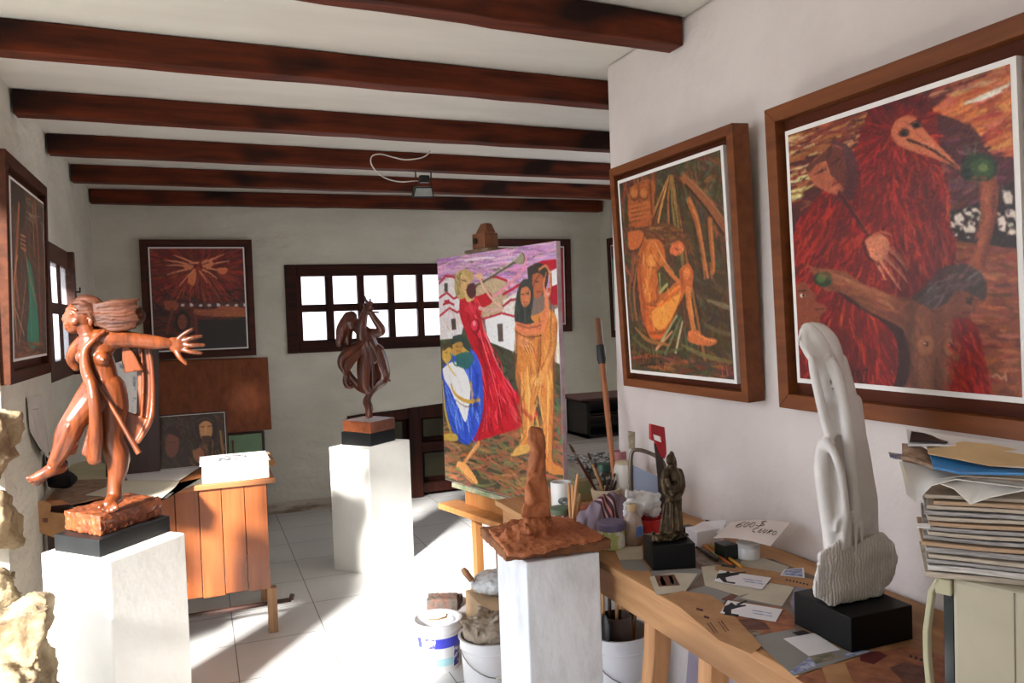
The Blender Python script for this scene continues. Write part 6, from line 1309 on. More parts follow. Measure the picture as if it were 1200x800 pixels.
# pencils and pens
def stick(name, lab, cat, a, b_, r0, r1, m, tip=None, group=None, n=8, tl=.12):
    a, b_ = Vector(a), Vector(b_)
    if not tip: return tag(obj(name, MB().tube([a, b_], [r0, r1], n), m, smooth=True, auto=50), lab, cat, group)
    root = place(lab, cat, name, (a.x, a.y, min(a.z, b_.z)-max(r0, r1)*0), group); c = a.lerp(b_, 1-tl)
    obj('handle', MB().tube([a, c], [r0, r1], n), m, root, smooth=True, auto=50)
    tm, tr0, tr1 = tip; obj('tip', MB().tube([c, c.lerp(b_, .5), b_], [r1*tr0, r1*tr0*1.1, r1*tr1], n), tm, root, smooth=True, auto=50)
    return root
yel = M('yellow_wood', (206, 152, 62), rough=.45, vs=20, c2=(180, 124, 48)); gl = .0045
T_ = lambda x, y, dz=.006: at(x, y, Z=Z0+dz)
stick('paintbrush', 'long yellow-handled brush lying nearest the white jar', 'brush', T_(869, 664), T_(826, 634), .0052, .0038, yel, (M('dark_bristle', (60, 44, 32), rough=.8), 1.2, .6))
stick('pencil', 'orange pencil lying along the yellow-handled brush', 'pencil', T_(858, 662), T_(822, 637), .004, .004, M('orange_lacquer', (196, 110, 48), rough=.4))
stick('pen', 'pale green pen among the pencils on the worktable', 'pen', T_(842, 652), T_(818, 632), .004, .003, M('pale_green_plastic', (168, 172, 120), rough=.4))
stick('pen', 'black marker pen among the pencils on the worktable', 'pen', T_(840, 656), T_(816, 641), .005, .004, blkp)
stick('pen', 'thin dark pencil lying below the yellow-handled brush', 'pencil', T_(862, 664), T_(846, 662), .003, .003, blkp)

# ---------------------------------------------------------------- far end of the worktable
wcup = M('white_mug_glaze', (232, 230, 226), rough=.3, var=.02)
root, c0, r0, top0 = jar('cup', 'tall white beaker with a dark round emblem, beside the clay model', 'cup', 659, 606, 11.5, 564, wcup, prof=[(.9, 0), (.94, .05), (1, .97), (.97, 1)])
em_ = MB(); ang0 = math.radians(-112)
def on_cup(a_, z_, k=1.02): return Vector((c0.x+r0*k*math.cos(a_), c0.y+r0*k*math.sin(a_), z_))
zc_ = c0.z+.50*(top0-c0.z)
poly = [(math.radians(-104+24*math.cos(t)*1.3), zc_+.013*math.sin(t)) for t in [2*PI*k/12 for k in range(12)]]
vs_ = [on_cup(a_, z_) for a_, z_ in poly]; em_.prism(vs_, Vector((math.cos(ang0), math.sin(ang0), 0))*.0012)
obj('emblem', em_, M('emblem_ink', (84, 92, 88), rough=.6, vs=90, c2=(180, 184, 182)), root, label='dark round emblem')
jar('jar', 'squat jar with a green-stained lid at the edge of the clay board', 'jar', 657, 613, 11, 594, M('red_white_label_jar', (214, 204, 196), rough=.4, vs=60, c2=(168, 52, 48), lo=.5, hi=.56), M('green_stained_lid', (104, 104, 80), rough=.6, vs=40, c2=(70, 110, 84)), .42, lidr=1.08)
toolw = wood('pale_tool_wood', (206, 156, 104), (170, 116, 70), 'z', rough=.5)
for k, (x0, y0, x1, y1, Y_, lab) in enumerate([(669, 611, 666, 566, 2.37, 'pale wooden modelling tool standing nearest the white beaker'), (672, 613, 671, 568, 2.36, 'short wooden modelling tool second from the white beaker'), (670, 615, 677, 555, 2.35, 'longest wooden modelling tool leaning beside the white beaker'), (676, 612, 680, 578, 2.37, 'dark-ended wooden modelling tool furthest from the white beaker')]):
    b_ = at(x0, y0, Y=Y_); t_ = at(x1, y1, Y=Y_+.015); b_.z = Z0+.003
    tag(obj('modelling_tool', MB().tube([b_, b_.lerp(t_, .3), b_.lerp(t_, .75), t_], [.003, .0055, .006, .0045], 8), toolw, smooth=True, auto=50), lab, 'tool', 'wooden modelling tools')
tin_g = M('mottled_green_tin', (110, 124, 84), rough=.5, vs=30, c2=(150, 120, 84))
p = at(686, 590, Z=Z0); Yt = p.y+.03
tag(obj('paint_tin', MB().box(at(677, 590, Y=Yt).x, at(696, 590, Y=Yt).x, Yt, Yt+.05, Z0, at(686, 563, Y=Yt).z), tin_g, bevel=.003), 'mottled green tin behind the striped cloth', 'tin')
tag(obj('clay_block', MB().obox(at(690, 596, Y=2.47)+Vector((0, 0, -.002)), (.07, .04, .03), .2), M('red_clay', (168, 92, 70), rough=.8), bevel=.006), 'lump of reddish clay behind the striped cloth', 'clay')
# brush pot
root, c0, r0, topb = jar('brush_pot', 'cream pot crammed with dark old brushes', 'pot', 710, 597, 15, 572, M('cream_glaze', (216, 204, 176), rough=.4, var=.05), prof=[(.7, 0), (.85, .3), (1, .9), (1, 1)])
dk = wood('dark_brush_handle', (66, 40, 28), (34, 22, 18), 'z', rough=.4); dkr = M('dark_red_handle', (72, 28, 26), rough=.3); met = M('brush_ferrule', (150, 146, 138), rough=.3, metal=.9); bris = M('brush_bristle', (70, 54, 40), rough=.9)
def brush(k, top_px, lab, m, r_=.0035, tipm=None, w=1.3, base=None):
    b_ = base or Vector((c0.x+.012*math.cos(k*2.4), c0.y+.012*math.sin(k*2.4), Z0+.02)); t_ = at(top_px[0], top_px[1], Y=c0.y+.01*math.sin(k*1.7))
    root = place(lab, 'brush', 'paintbrush', b_, 'brushes in the cream pot')
    obj('handle', MB().tube([b_, b_.lerp(t_, .45), b_.lerp(t_, .78)], [r_*.7, r_*1.2, r_], 8), m, root, smooth=True, auto=50)
    obj('ferrule', MB().tube([b_.lerp(t_, .77), b_.lerp(t_, .87)], [r_*1.1, r_*w], 8), met, root, smooth=True, auto=50)
    obj('bristles', MB().tube([b_.lerp(t_, .86), b_.lerp(t_, .95), t_], [r_*w, r_*w*.9, r_*.25], 8), tipm or bris, root, smooth=True, auto=50)
brush(1, (667, 520), 'longest brush with pointed dark tip, leaning far left out of the pot', dkr, .0048)
brush(2, (689, 530), 'pale brush leaning left in the cream pot, next to the longest one', toolw, .004, w=1.5)
brush(3, (697, 541), 'grey-handled brush leaning slightly left in the cream pot', M('grey_handle', (120, 110, 98), rough=.5), .004)
for k, x in enumerate((706, 711, 716, 721, 726)):
    brush(4+k, (x, 553+abs(k-2)), 'short dark brush standing at the back of the cream pot', dk, .0042, w=1.1)
jar('pot', 'small mauve pot right behind the brushes', 'pot', 727, 573, 8, 528, M('mauve_glaze', (176, 112, 116), rough=.5, var=.1), z=Z0)
jar('jar', 'dark green-lidded jar behind the brush pot', 'jar', 708, 578, 7, 543, M('dark_glass_jar', (70, 70, 60), rough=.2), M('green_lid', (44, 82, 62), rough=.4), .25)
root, cw, rw, topw = jar('jar', 'white plastic jar with a yellowed top beside the brushes', 'jar', 733, 592, 11, 540, M('white_plastic', (222, 218, 208), rough=.35, var=.03), M('yellowed_lid', (206, 190, 158), rough=.5), .06, lidr=.84, prof=[(.9, 0), (1, .06), (1, .86), (.84, 1)])
p0 = at(738, 556, Y=cw.y+.05); p0.z = Z0+.005; p1 = at(740, 511, Y=cw.y+.05)
root = place('white flat brush standing behind the white plastic jar', 'brush', 'paintbrush', p0)
wb1 = M('white_painted_wood', (214, 212, 206), rough=.5, vs=30, c2=(190, 182, 168))
obj('handle', MB().tube([p0, p0.lerp(p1, .8), at(741, 527, Y=cw.y+.05)], [.006, .008, .009], 8), wb1, root, smooth=True, auto=50)
a, b_ = at(736.5, 504.5, Y=cw.y+.05), at(744.5, 506, Y=cw.y+.05); c_, d_ = at(744.5, 528, Y=cw.y+.05), at(737.5, 527, Y=cw.y+.05)
obj('head', MB().prism([a, b_, c_, d_], (0, .008, 0)), M('stained_brush_head', (196, 188, 168), rough=.8, vs=40, c2=(150, 136, 110)), root, bevel=.002)
# long pole leaning in the corner
b_ = at(722, 580, Y=2.66); b_.z = Z0+.01; t_ = at(700, 373, Y=2.86); k_ = lambda u_: b_.lerp(t_, u_)
root = place('long wooden pole with black tape, leaning at the corner of the right wall', 'pole', 'wooden_pole', b_)
pole = wood('orange_pole_wood', (176, 110, 64), (140, 82, 46), 'z', rough=.45)
obj('shaft', MB().tube([k_(0), k_(.5), k_(.74)], [.010, .011, .012], 12), pole, root, smooth=True, auto=50)
obj('tape', MB().tube([k_(.73), k_(.76), k_(.84)], [.014, .018, .016], 12), M('black_tape', (26, 26, 30), rough=.5), root, smooth=True, auto=50, label='black tape')
obj('upper_shaft', MB().tube([k_(.83), k_(.995), k_(1)], [.013, .0135, .010], 12), wood('brown_pole_end', (128, 88, 60), (96, 62, 42), 'z'), root, smooth=True, auto=50)
# grey-blue panel in a bent tube frame
Yp = 2.30
root = place('grey-blue panel held in a bent metal tube frame behind the plastic bag', 'panel', 'metal_framed_board', at(760, 600, Y=Yp)*1.0)
root.location.z = Z0
tubem = M('brown_metal_tube', (120, 110, 98), rough=.35, metal=.7)
pp = [at(741, 592, Y=Yp+.06), at(739, 560, Y=Yp+.06), at(740, 532, Y=Yp+.06), at(747, 527, Y=Yp+.05), at(762, 531, Y=Yp+.03), at(776, 540, Y=Yp), at(780, 556, Y=Yp), at(780, 590, Y=Yp)]
for q_ in (pp[0], pp[-1]): q_.z = Z0+.008
P_, R__ = spline(pp, .0075, 5); obj('tube_frame', MB().tube(P_, .0068, 10), tubem, root, smooth=True, auto=50)
pn = [at(742, 545, Y=Yp+.055), at(777, 561, Y=Yp), at(777, 600, Y=Yp), at(742, 594, Y=Yp+.055)]; pn[2].z = pn[3].z = Z0+.003
obj('panel', MB().prism(pn, (.002, .008, 0)), M('grey_blue_laminate', (150, 160, 180), rough=.4, var=.04), root, label='grey-blue panel')
# red D-handle trowel
Yr = 2.24
root = place('tool with a bright red D-shaped handle and a dark blade, behind the bronze figure', 'tool', 'red_handled_tool', at(774, 590, Y=Yr)); root.location.z = Z0
D0 = [(764, 496), (778, 500), (782, 532), (780, 537), (773, 532), (772, 524), (764, 518), (761.5, 514)]
hole = [(765.5, 508.5), (776, 512), (777.5, 519.5), (767, 515)]
redm = M('red_plastic', (176, 24, 40), rough=.35, var=.04)
mb = MB(); off = Vector((.0, .014, 0)); o_ = [at(x, y, Y=Yr) for x, y in [(763, 496.5), (779, 500.5), (781, 522), (763, 515)]]; i_ = [at(x, y, Y=Yr) for x, y in hole]
for k in range(4):
    k2 = (k+1) % 4; mb.hexa([o_[k], o_[k2], i_[k2], i_[k]], [v+off for v in (o_[k], o_[k2], i_[k2], i_[k])])
obj('d_handle', mb, redm, root, bevel=.002)
obj('handle_neck', MB().prism([at(x, y, Y=Yr) for x, y in [(768, 517), (781, 521), (781.5, 532), (779, 538), (774, 533)]], off), redm, root, bevel=.002)
bl = [at(x, y, Y=Yr+.004) for x, y in [(767, 519), (773, 521), (777, 534), (779, 560), (780, 600), (774, 600), (771, 556)]]; bl[4].z = bl[5].z = Z0+.001
obj('blade', MB().prism(bl, (0, .005, 0)), M('dark_steel', (70, 62, 58), rough=.4, metal=.5), root)
# striped cloth
m, nt, bs = new_mat('striped_cloth'); stc = m
tc = nd(nt, 'ShaderNodeTexCoord'); uvn = nd(nt, 'ShaderNodeAttribute', attribute_name='stripe'); cr = nd(nt, 'ShaderNodeValToRGB')
nt.links.new(uvn.outputs['Fac'], cr.inputs[0]); cr.color_ramp.interpolation = 'CONSTANT'
els = [(0, (136, 122, 136)), (.50, (60, 40, 50)), (.535, (186, 150, 150)), (.56, (60, 40, 50)), (.60, (190, 120, 116)), (.63, (60, 40, 50)), (.68, (196, 160, 156)), (.71, (70, 44, 54)), (.76, (136, 118, 132))]
cr.color_ramp.elements[0].color = lin(els[0][1])+(1,); cr.color_ramp.elements[1].position = els[1][0]; cr.color_ramp.elements[1].color = lin(els[1][1])+(1,)
for p_, c_ in els[2:]:
    e = cr.color_ramp.elements.new(p_); e.color = lin(c_)+(1,)
nt.links.new(cr.outputs[0], bs.inputs['Base Color']); bs.inputs['Roughness'].default_value = .9
cq = [at(684, 596, Y=2.34), at(722, 577, Y=2.36), at(740, 590, Y=2.30), at(697, 622, Y=2.20)]
def cl(u_, v_):
    p_ = cq[0].lerp(cq[1], u_).lerp(cq[3].lerp(cq[2], u_), v_)
    hgt = .055*math.sin(PI*min(1, max(0, u_*1.0)))*.6+.05*math.sin(PI*v_)**.7*(.4+.6*math.sin(PI*min(1, u_+.15)))
    return Vector((p_.x, p_.y, Z0+.004+max(0, hgt+.010*math.sin(v_*16+u_*5)*math.sin(PI*v_))))
Ys = 2.27
def cl(u_, v_):
    # silhouette in the picture: heap of cloth 676-738 x 577-618
    x = 677+60*u_; topy = 601-23*math.sin(PI*min(1, u_*.62+.12))**1.0 if u_ < .9 else 588
    topy = [604, 597, 590, 584, 579, 577, 577, 580, 586][min(8, int(u_*8))]*(1-(u_*8 % 1))+[604, 597, 590, 584, 579, 577, 577, 580, 586][min(8, int(u_*8)+1)]*(u_*8 % 1)
    Yt_ = Ys+.07*(1-v_); t_ = at(x, topy, Y=Ys+.05); base = at(x, 620, Y=Ys-.03); base.z = Z0+.002
    s_ = math.sin(v_*PI/2); z = t_.z*(1-s_)+base.z*s_ if v_ > 0 else t_.z
    z = base.z+(t_.z-base.z)*math.cos(v_*PI/2)**.8
    return Vector((t_.x+(base.x-t_.x)*v_, t_.y+(base.y-t_.y)*v_+.006*math.sin(u_*22+v_*4), z+.004*math.sin(u_*30)))
mb = MB(); nu_, nv_ = 36, 16; mb.sheet(cl, nu_, nv_, (0, .004, -.002))
o = obj('striped_cloth', mb, stc, smooth=True, auto=70); tag(o, 'crumpled mauve cloth with dark and pink stripes, heaped before the brush pot', 'cloth')
at_ = o.data.attributes.new('stripe', 'FLOAT', 'POINT')
vals = []
for side in (0, 1):
    for i in range(nu_+1):
        for j in range(nv_+1): vals.append(min(1, max(0, i/nu_*.9+(j/nv_)*-.25+.22)))
at_.data.foreach_set('value', vals)
# white plastic bag in a red tin
bagm = M('white_plastic_bag', (228, 228, 228), rough=.3, vs=8, c2=(206, 208, 210), bump=.5, bs_=25)
root, ct, rt, topt = jar('tin', 'red and white tin under the plastic bag', 'tin', 762, 634, 15, 606, M('red_white_tin', (186, 34, 40), rough=.35, vs=14, c2=(206, 60, 56)), prof=[(1, 0), (1, .6), (1.02, 1)], labelm=(-150, -40, .0, .4, M('white_tin_band', (220, 212, 206), rough=.4)))
B = MB(); S, q = SP(ct.y); rr = random.Random(8)
B.ball(S(752, 590, .0), (24*q, 20*q, 15*q)); B.ball(S(757, 584, .0), (17*q, 15*q, 12*q)); B.ball(S(742, 600, .0), (16*q, 14*q, 12*q)); B.ball(S(764, 598, 0), (14*q, 14*q, 11*q))
for k in range(16): B.ball(S(752+rr.uniform(-20, 20), 588+rr.uniform(-12, 14), rr.uniform(-.03, .0)), (rr.uniform(3, 8)*q, rr.uniform(3, 6)*q, rr.uniform(3, 9)*q), 8)
for v in range(len(B.v)):
    if B.v[v].z < topt+.001: B.v[v].z = topt+.001
tag(organic('plastic_bag', B, bagm, voxel=.0035, smooth=2, disp=(.006, 28)), 'crumpled white plastic bag piled on the red tin', 'bag')
jar('paint_jar', 'paint jar with a purple-stained lid and yellow-green label', 'jar', 717, 645, 14, 610, M('yellow_green_label', (168, 172, 96), rough=.5, vs=30, c2=(206, 200, 190), lo=.5, hi=.56), M('purple_stained_lid', (110, 100, 128), rough=.5, vs=30, c2=(86, 76, 104)), .3, lidr=1.06)
bot = M('cloudy_plastic', (178, 160, 146), rough=.25, spec=.6, vs=8, c2=(140, 104, 84), coat=.2)
jar('bottle', 'cloudy plastic bottle with tan cap and blue label', 'bottle', 742, 640, 10.5, 590, bot, M('tan_cap', (200, 172, 128), rough=.4), .16, lidr=.52, prof=[(.9, 0), (1, .06), (1, .62), (.8, .80), (.5, .93), (.48, 1)], labelm=(-100, -35, .28, .58, M('blue_label', (60, 110, 190), rough=.4, vs=40, c2=(120, 150, 200))))

# ---------------------------------------------------------------- old monitor with magazines
beige = M('aged_beige_plastic', (178, 170, 148), rough=.45, var=.05); beige_y = M('yellowed_bezel', (184, 178, 146), rough=.4)
MX, MYf, MZ = 1.10, .925, at(1120, 678, X=1.10).z
def frame2(o, deg):
    t = math.radians(deg); a_ = Vector((math.sin(t), -math.cos(t), 0)); b_ = Vector((math.cos(t), math.sin(t), 0)); o = Vector((o[0], o[1], 0))
    return lambda s_, d_, z_: o+a_*s_+b_*d_+Vector((0, 0, z_))
def fbox(mb, G, s0, s1, d0, d1, z0, z1):
    return mb.hexa([G(s0, d0, z0), G(s1, d0, z0), G(s1, d1, z0), G(s0, d1, z0)], [G(s0, d0, z1), G(s1, d0, z1), G(s1, d1, z1), G(s0, d1, z1)])
G = frame2((MX, MYf), 19)   # s: towards the camera, d: towards the wall
root = place('old beige box monitor standing side-on at the end of the worktable', 'monitor', 'monitor', G(.15, .2, Z0))
obj('casing', fbox(MB(), G, .0, .30, 0, .40, Z0, MZ), beige, root, bevel=.008)
obj('seam_strip', fbox(MB(), G, .088, .0895, -.001, .002, Z0, MZ-.004), M('seam_dark', (110, 104, 88)), root)
bz = MB(); zz = [Z0, Z0+.05, Z0+.12, (Z0+MZ)/2+.03, MZ-.03, MZ-.004]; yy = [-.030, -.040, -.045, -.045, -.036, -.022]
for D_ in (-.004, .388):
    prof_ = [G(yy[k], D_, zz[k]) for k in range(6)]; inn = [G(yy[k]+.009, D_, zz[k]) for k in range(6)]
    bz.prism(prof_+inn[::-1], G(0, .016, 0)-G(0, 0, 0))
fbox(bz, G, -.034, .0, -.004, .404, Z0, Z0+.035); fbox(bz, G, -.024, .0, -.004, .404, MZ-.03, MZ-.004)
obj('bezel', bz, beige_y, root, bevel=.002)
obj('screen', fbox(MB(), G, -.014, .0, .004, .396, Z0+.03, MZ-.03), M('dark_screen_glass', (40, 44, 46), rough=.1), root)
mg = [M('magazine_beige', (196, 184, 168), rough=.7, vs=30, c2=(160, 148, 134), stretch=(1, 1, 12)), M('magazine_grey', (176, 172, 170), rough=.7, vs=30, c2=(120, 116, 116), stretch=(1, 1, 12)), M('magazine_tan', (186, 150, 116), rough=.7, vs=30, c2=(160, 140, 120), stretch=(1, 1, 12)), M('magazine_white', (214, 210, 206), rough=.6, vs=30, c2=(160, 156, 152), stretch=(1, 1, 12))]
c0_ = at(1083, 676, Z=MZ+.001); ztop = at(1084, 577, Y=c0_.y).z; rr = random.Random(5); z = MZ+.0005; n_m = 15; hh = (ztop-z)/n_m
order = [0, 3, 1, 0, 1, 2, 1, 0, 1, 2, 0, 1, 0, 2, 0]
for k in range(n_m):
    h_ = hh*(1.25 if k in (0, 1, 4) else .94); h_ = min(h_, ztop-z-(n_m-1-k)*.002)
    G2 = frame2((c0_.x+rr.uniform(-.003, .004), c0_.y+rr.uniform(-.004, .004)), 43+rr.uniform(-2, 2)); ln_ = .30; dp = .17+rr.uniform(-.01, .01); s0_ = rr.uniform(-.006, .004)-(.0 if k < 9 else -.008)
    f = lambda u_, v_: G2(s0_+ln_*u_, dp*v_, z+.0006+.0012*math.sin(u_*8+k*.4)*(1 if 0 < k < n_m-1 else 0)+.0)
    o = obj('magazine', MB().sheet(f, 12, 2, (0, 0, h_-.0026)), mg[order[k]], smooth=False, bevel=.0008)
    lab = {0: 'thick beige magazine lowest in the stack, resting on the monitor', 1: 'thick white magazine second from the bottom of the stack'}.get(k, 'magazine in the middle of the tall stack on the monitor')
    tag(o, lab, 'magazine', 'magazines stacked on the monitor'); z += h_
zt = z+.001
PX = lambda x, y, X_: at(x, y, X=X_)
dm = M('dog_eared_pages', (226, 214, 190), rough=.8, var=.05)
def atp(x, y, d_):
    """point on the upright plane of the stack's front, pushed d_ towards the wall"""
    n_ = Vector((math.cos(math.radians(43)), math.sin(math.radians(43)), 0)); p_ = at(x, y, Y=1.0)-CAM; o_ = Vector((c0_.x, c0_.y, 0))+n_*d_
    return CAM+p_*((o_-CAM).dot(n_)/p_.dot(n_))
def ribbon(name, lab, cat, top, bot, X0, X1, m, th=.0015, n=12, group=None, mid=0):
    """sheet seen in the picture between two polylines; top edge at depth X1 (towards the wall), lower edge at X0"""
    def f(u_, v_):
        def pl(q_):
            t = u_*(len(q_)-1); i = min(int(t), len(q_)-2); t -= i; return (q_[i][0]+(q_[i+1][0]-q_[i][0])*t, q_[i][1]+(q_[i+1][1]-q_[i][1])*t)
        a, b2_ = pl(top), pl(bot); P1_ = atp(a[0], a[1], X1-1.06); P0_ = atp(b2_[0], b2_[1], X0-1.06); return P1_.lerp(P0_, v_)
    return tag(obj(name, MB().sheet(f, n, 5, (.0, 0, -th)), m, smooth=True, auto=50), lab, cat, group)
ribbon('newspaper', 'white folded newspaper drooping over the left end of the magazine stack', 'newspaper', [(1054, 540), (1090, 547), (1130, 560), (1210, 566)], [(1062, 578), (1073, 588), (1092, 568), (1120, 561), (1160, 566), (1210, 572)], 1.052, 1.10, M('newsprint', (206, 202, 198), rough=.9, var=.04), n=20)
ribbon('newspaper', 'cream newspaper sheet just above the white one on the stack', 'newspaper', [(1056, 534), (1088, 543), (1125, 553), (1210, 556)], [(1058, 545), (1070, 577), (1096, 561), (1130, 557), (1210, 562)], 1.07, 1.16, dm, n=20)
ribbon('magazine', 'torn magazine with a turned-down white corner near the top of the stack', 'magazine', [(1100, 562), (1130, 560), (1170, 562), (1210, 566)], [(1102, 566), (1118, 572), (1137, 590), (1160, 582), (1210, 572)], 1.048, 1.08, M('white_corner_page', (224, 220, 214), rough=.7), n=20)
ribbon('magazine', 'glossy blue magazine near the top of the stack', 'magazine', [(1089, 530), (1120, 538), (1160, 546), (1210, 549)], [(1094, 546), (1125, 553), (1150, 553), (1210, 554)], 1.06, 1.09, M('glossy_blue', (46, 110, 168), rough=.25, vs=10, c2=(60, 130, 190), coat=.4), th=.004)
ribbon('envelope', 'pale kraft envelope lying across the very top of the stack', 'envelope', [(1086, 523), (1130, 517), (1160, 520), (1210, 530)], [(1088, 531), (1120, 537), (1160, 545), (1210, 546)], 1.075, 1.16, M('pale_kraft', (206, 176, 132), rough=.8, vs=8, c2=(190, 160, 118)))
ribbon('magazine', 'black-covered magazine with white border leaning against the frame', 'magazine', [(1062, 502), (1100, 508), (1150, 515), (1210, 522)], [(1064, 520), (1100, 520), (1140, 524), (1210, 532)], 1.14, 1.20, M('white_border_cover', (222, 220, 220), rough=.5), th=.004)
ribbon('black_cover', 'black photograph lying on the white-bordered magazine', 'photo', [(1068, 505), (1082, 507), (1096, 511), (1112, 516)], [(1066, 517), (1080, 517), (1096, 517), (1110, 518)], 1.135, 1.185, blkp)
ribbon('leaflet', 'small blue leaflet sticking out left of the stack', 'paper', [(1041, 529), (1050, 531), (1060, 532)], [(1043, 535), (1050, 537), (1060, 538)], 1.15, 1.18, M('blue_leaflet', (90, 106, 150), rough=.5, vs=60, c2=(180, 170, 160)))
ribbon('notebook', 'worn striped notebook under the black photograph', 'notebook', [(1057, 519), (1068, 520), (1080, 523), (1092, 530)], [(1057, 534), (1068, 536), (1082, 541), (1095, 546)], 1.09, 1.16, M('worn_notebook', (186, 158, 134), rough=.8, vs=50, c2=(120, 92, 76)), th=.006)
ribbon('card', 'thin white slip poking out left from the middle of the stack', 'paper', [(1075, 613), (1090, 613)], [(1075, 617), (1090, 618)], 1.05, 1.06, paper_w)
# ================================================================ buckets and floor things
bkm = M('white_bucket_plastic', (228, 228, 230), rough=.35, var=.02)
def bucket(lab, c, r_, h, m=bkm, handle=True, group='plastic buckets', band=None, n=32, drop=True):
    root = place(lab, 'bucket', 'bucket', c, group)
    x, y, z = c
    pr = [(r_*.84, 0), (r_*.86, .006), (r_*.96, h*.80), (r_*.99, h*.80), (r_*1.0, h*.83), (r_*.98, h*.84), (r_, h*.99), (r_*1.04, h*.985), (r_*1.04, h), (r_*.96, h), (r_*.95, h*.9), (r_*.80, .012)]
    obj('shell', MB().lathe(c, pr, n), m, root, smooth=True, auto=40)
    if handle:
        pts = [(x+r_*1.02*math.cos(a), y-abs(math.sin(a))*r_*1.03-.0, z+h*.83-(.34*h*abs(math.sin(a)))) for a in [PI*k/14 for k in range(15)]]
        hd_ = obj('handle', MB().tube(pts, .0022, 6), met, root, smooth=True)
        obj('grip', MB().tube(pts[6:9], .007, 8), M('grip_plastic', (226, 222, 214), rough=.5), hd_, smooth=True, auto=50)
    return root
b1 = at(522, 789, Z=0)
B1 = bucket('small paint bucket with a blue and white label, overexposed by the sun', (b1.x, b1.y+.09, 0), .10, .20, handle=False)
# wrapped label
def wrap(parent, c, r0, r1, h0, h1, a0, a1, m, name, eps=.0015, n=14):
    mb = MB()
    for i in range(n+1):
        th = math.radians(a0+(a1-a0)*i/n)
        for z_, r_ in ((h0, r0), (h1, r1)):
            for e in (0, eps): mb.v.append(Vector((c[0]+(r_+e)*math.cos(th), c[1]+(r_+e)*math.sin(th), c[2]+z_)))
    for i in range(n):
        a = i*4; b_ = a+4; mb.f += [(a+1, b_+1, b_+3, a+3), (a, a+2, b_+2, b_), (a, b_, b_+1, a+1), (a+2, a+3, b_+3, b_+2)]
    mb.f += [(0, 1, 3, 2), (n*4, n*4+2, n*4+3, n*4+1)]
    return obj(name, mb, m, parent)
cb1 = (b1.x, b1.y+.09, 0); rb = lambda h_: .10*(.86+.10*h_/.16)
wrap(B1, cb1, rb(.105), rb(.145), .105, .145, -165, -20, M('blue_bucket_label', (50, 58, 190), rough=.4, vs=6, c2=(80, 84, 210)), 'blue_label_band')
wrap(B1, cb1, rb(.105)+.0015, rb(.145)+.0015, .106, .144, -150, -112, M('white_label_letter', (230, 230, 236), rough=.4, vs=60, c2=(90, 96, 190), lo=.52, hi=.56), 'label_lettering')
wrap(B1, cb1, rb(.02), rb(.105), .02, .105, -62, -36, M('blue_label_box', (46, 52, 140), rough=.4, vs=50, c2=(200, 204, 226), lo=.5, hi=.54), 'label_text_box')
wrap(B1, cb1, rb(.03), rb(.06), .03, .06, -130, -66, M('pale_cyan_band', (176, 224, 232), rough=.4), 'label_pale_band')
st_ = at(526, 735, Y=cb1[1]-.02)
tag(obj('wire_loop', MB().tube([(cb1[0]-.04, cb1[1]-.02, .206), (cb1[0]-.01, cb1[1]-.05, .212), (cb1[0]+.03, cb1[1]-.03, .208), (cb1[0]+.045, cb1[1]+.01, .204)], .004, 8), M('rusty_wire', (190, 150, 110), rough=.6), smooth=True), 'curl of orange-tan wire lying across the small paint bucket', 'wire')
# lidded bucket with the brick
b3 = at(518, 707, Y=3.47); h3 = b3.z-.012
B3 = bucket('lidded white bucket with the brick on it', (b3.x, 3.47, 0), .125, h3, handle=False)
obj('lid', MB().lathe((b3.x, 3.47, h3-.004), [(.134, -.012), (.136, 0), (.134, .010), (.12, .012)], 32), bkm, B3, smooth=True, auto=40)
S, q = SP(3.43)
bm_ = M('rough_brick', (120, 84, 72), rough=.95, vs=22, c2=(84, 86, 80), bump=.8, bs_=50)
br0 = b3.x-.01
mb = MB().obox((br0+.0, 3.42, h3+.037), (.135, .09, .055), -.35).obox((br0+.045, 3.43, h3+.03), (.08, .10, .04), -.5)
for v in mb.v: v.z = max(v.z, h3+.0095)
tag(organic('brick', mb, bm_, voxel=.004, smooth=2, disp=(.004, 30)), 'rough broken brick lying on a white bucket lid', 'brick')
# bucket with rags
b2 = at(572, 742, Y=2.86); h2 = b2.z
B2 = bucket('white bucket full of dried grey rags beside the nearest plinth', (b2.x+.01, 2.86, 0), .12, h2)
S, q = SP(2.86); B = MB(); rr = random.Random(3)
ragm = M('dried_grey_rag', (178, 166, 148), rough=.95, vs=10, c2=(140, 124, 106), bump=.5)
cx2, cy2 = b2.x+.01, 2.86
B.ball((cx2, cy2, h2+.01), (.105, .10, .05), 18)
for k in range(26):
    a = rr.uniform(0, 2*PI); rd = rr.uniform(.01, .075); x, y, zz_ = cx2+rd*math.cos(a), cy2+rd*math.sin(a), h2+.045-(rd*.3)+rr.uniform(-.01, .02)
    P_, R__ = spline([(x, y, zz_), (x+rr.uniform(-.05, .05), y+rr.uniform(-.04, .04), zz_+rr.uniform(0, .03)), (x+rr.uniform(-.07, .07), y+rr.uniform(-.04, .04), zz_-rr.uniform(0, .02))], [.008, .014, .006], 4); B.tube(P_, R__, 8, flat=.45)
for v in B.v:
    d = math.hypot(v.x-cx2, v.y-cy2)
    if v.z < h2+.012 and d > .105: f_ = .105/d; v.x = cx2+(v.x-cx2)*f_; v.y = cy2+(v.y-cy2)*f_
tag(organic('rag', B, ragm, voxel=.0042, smooth=1, disp=(.006, 30)), 'heap of stiff grey-beige rags in the white bucket', 'rag')
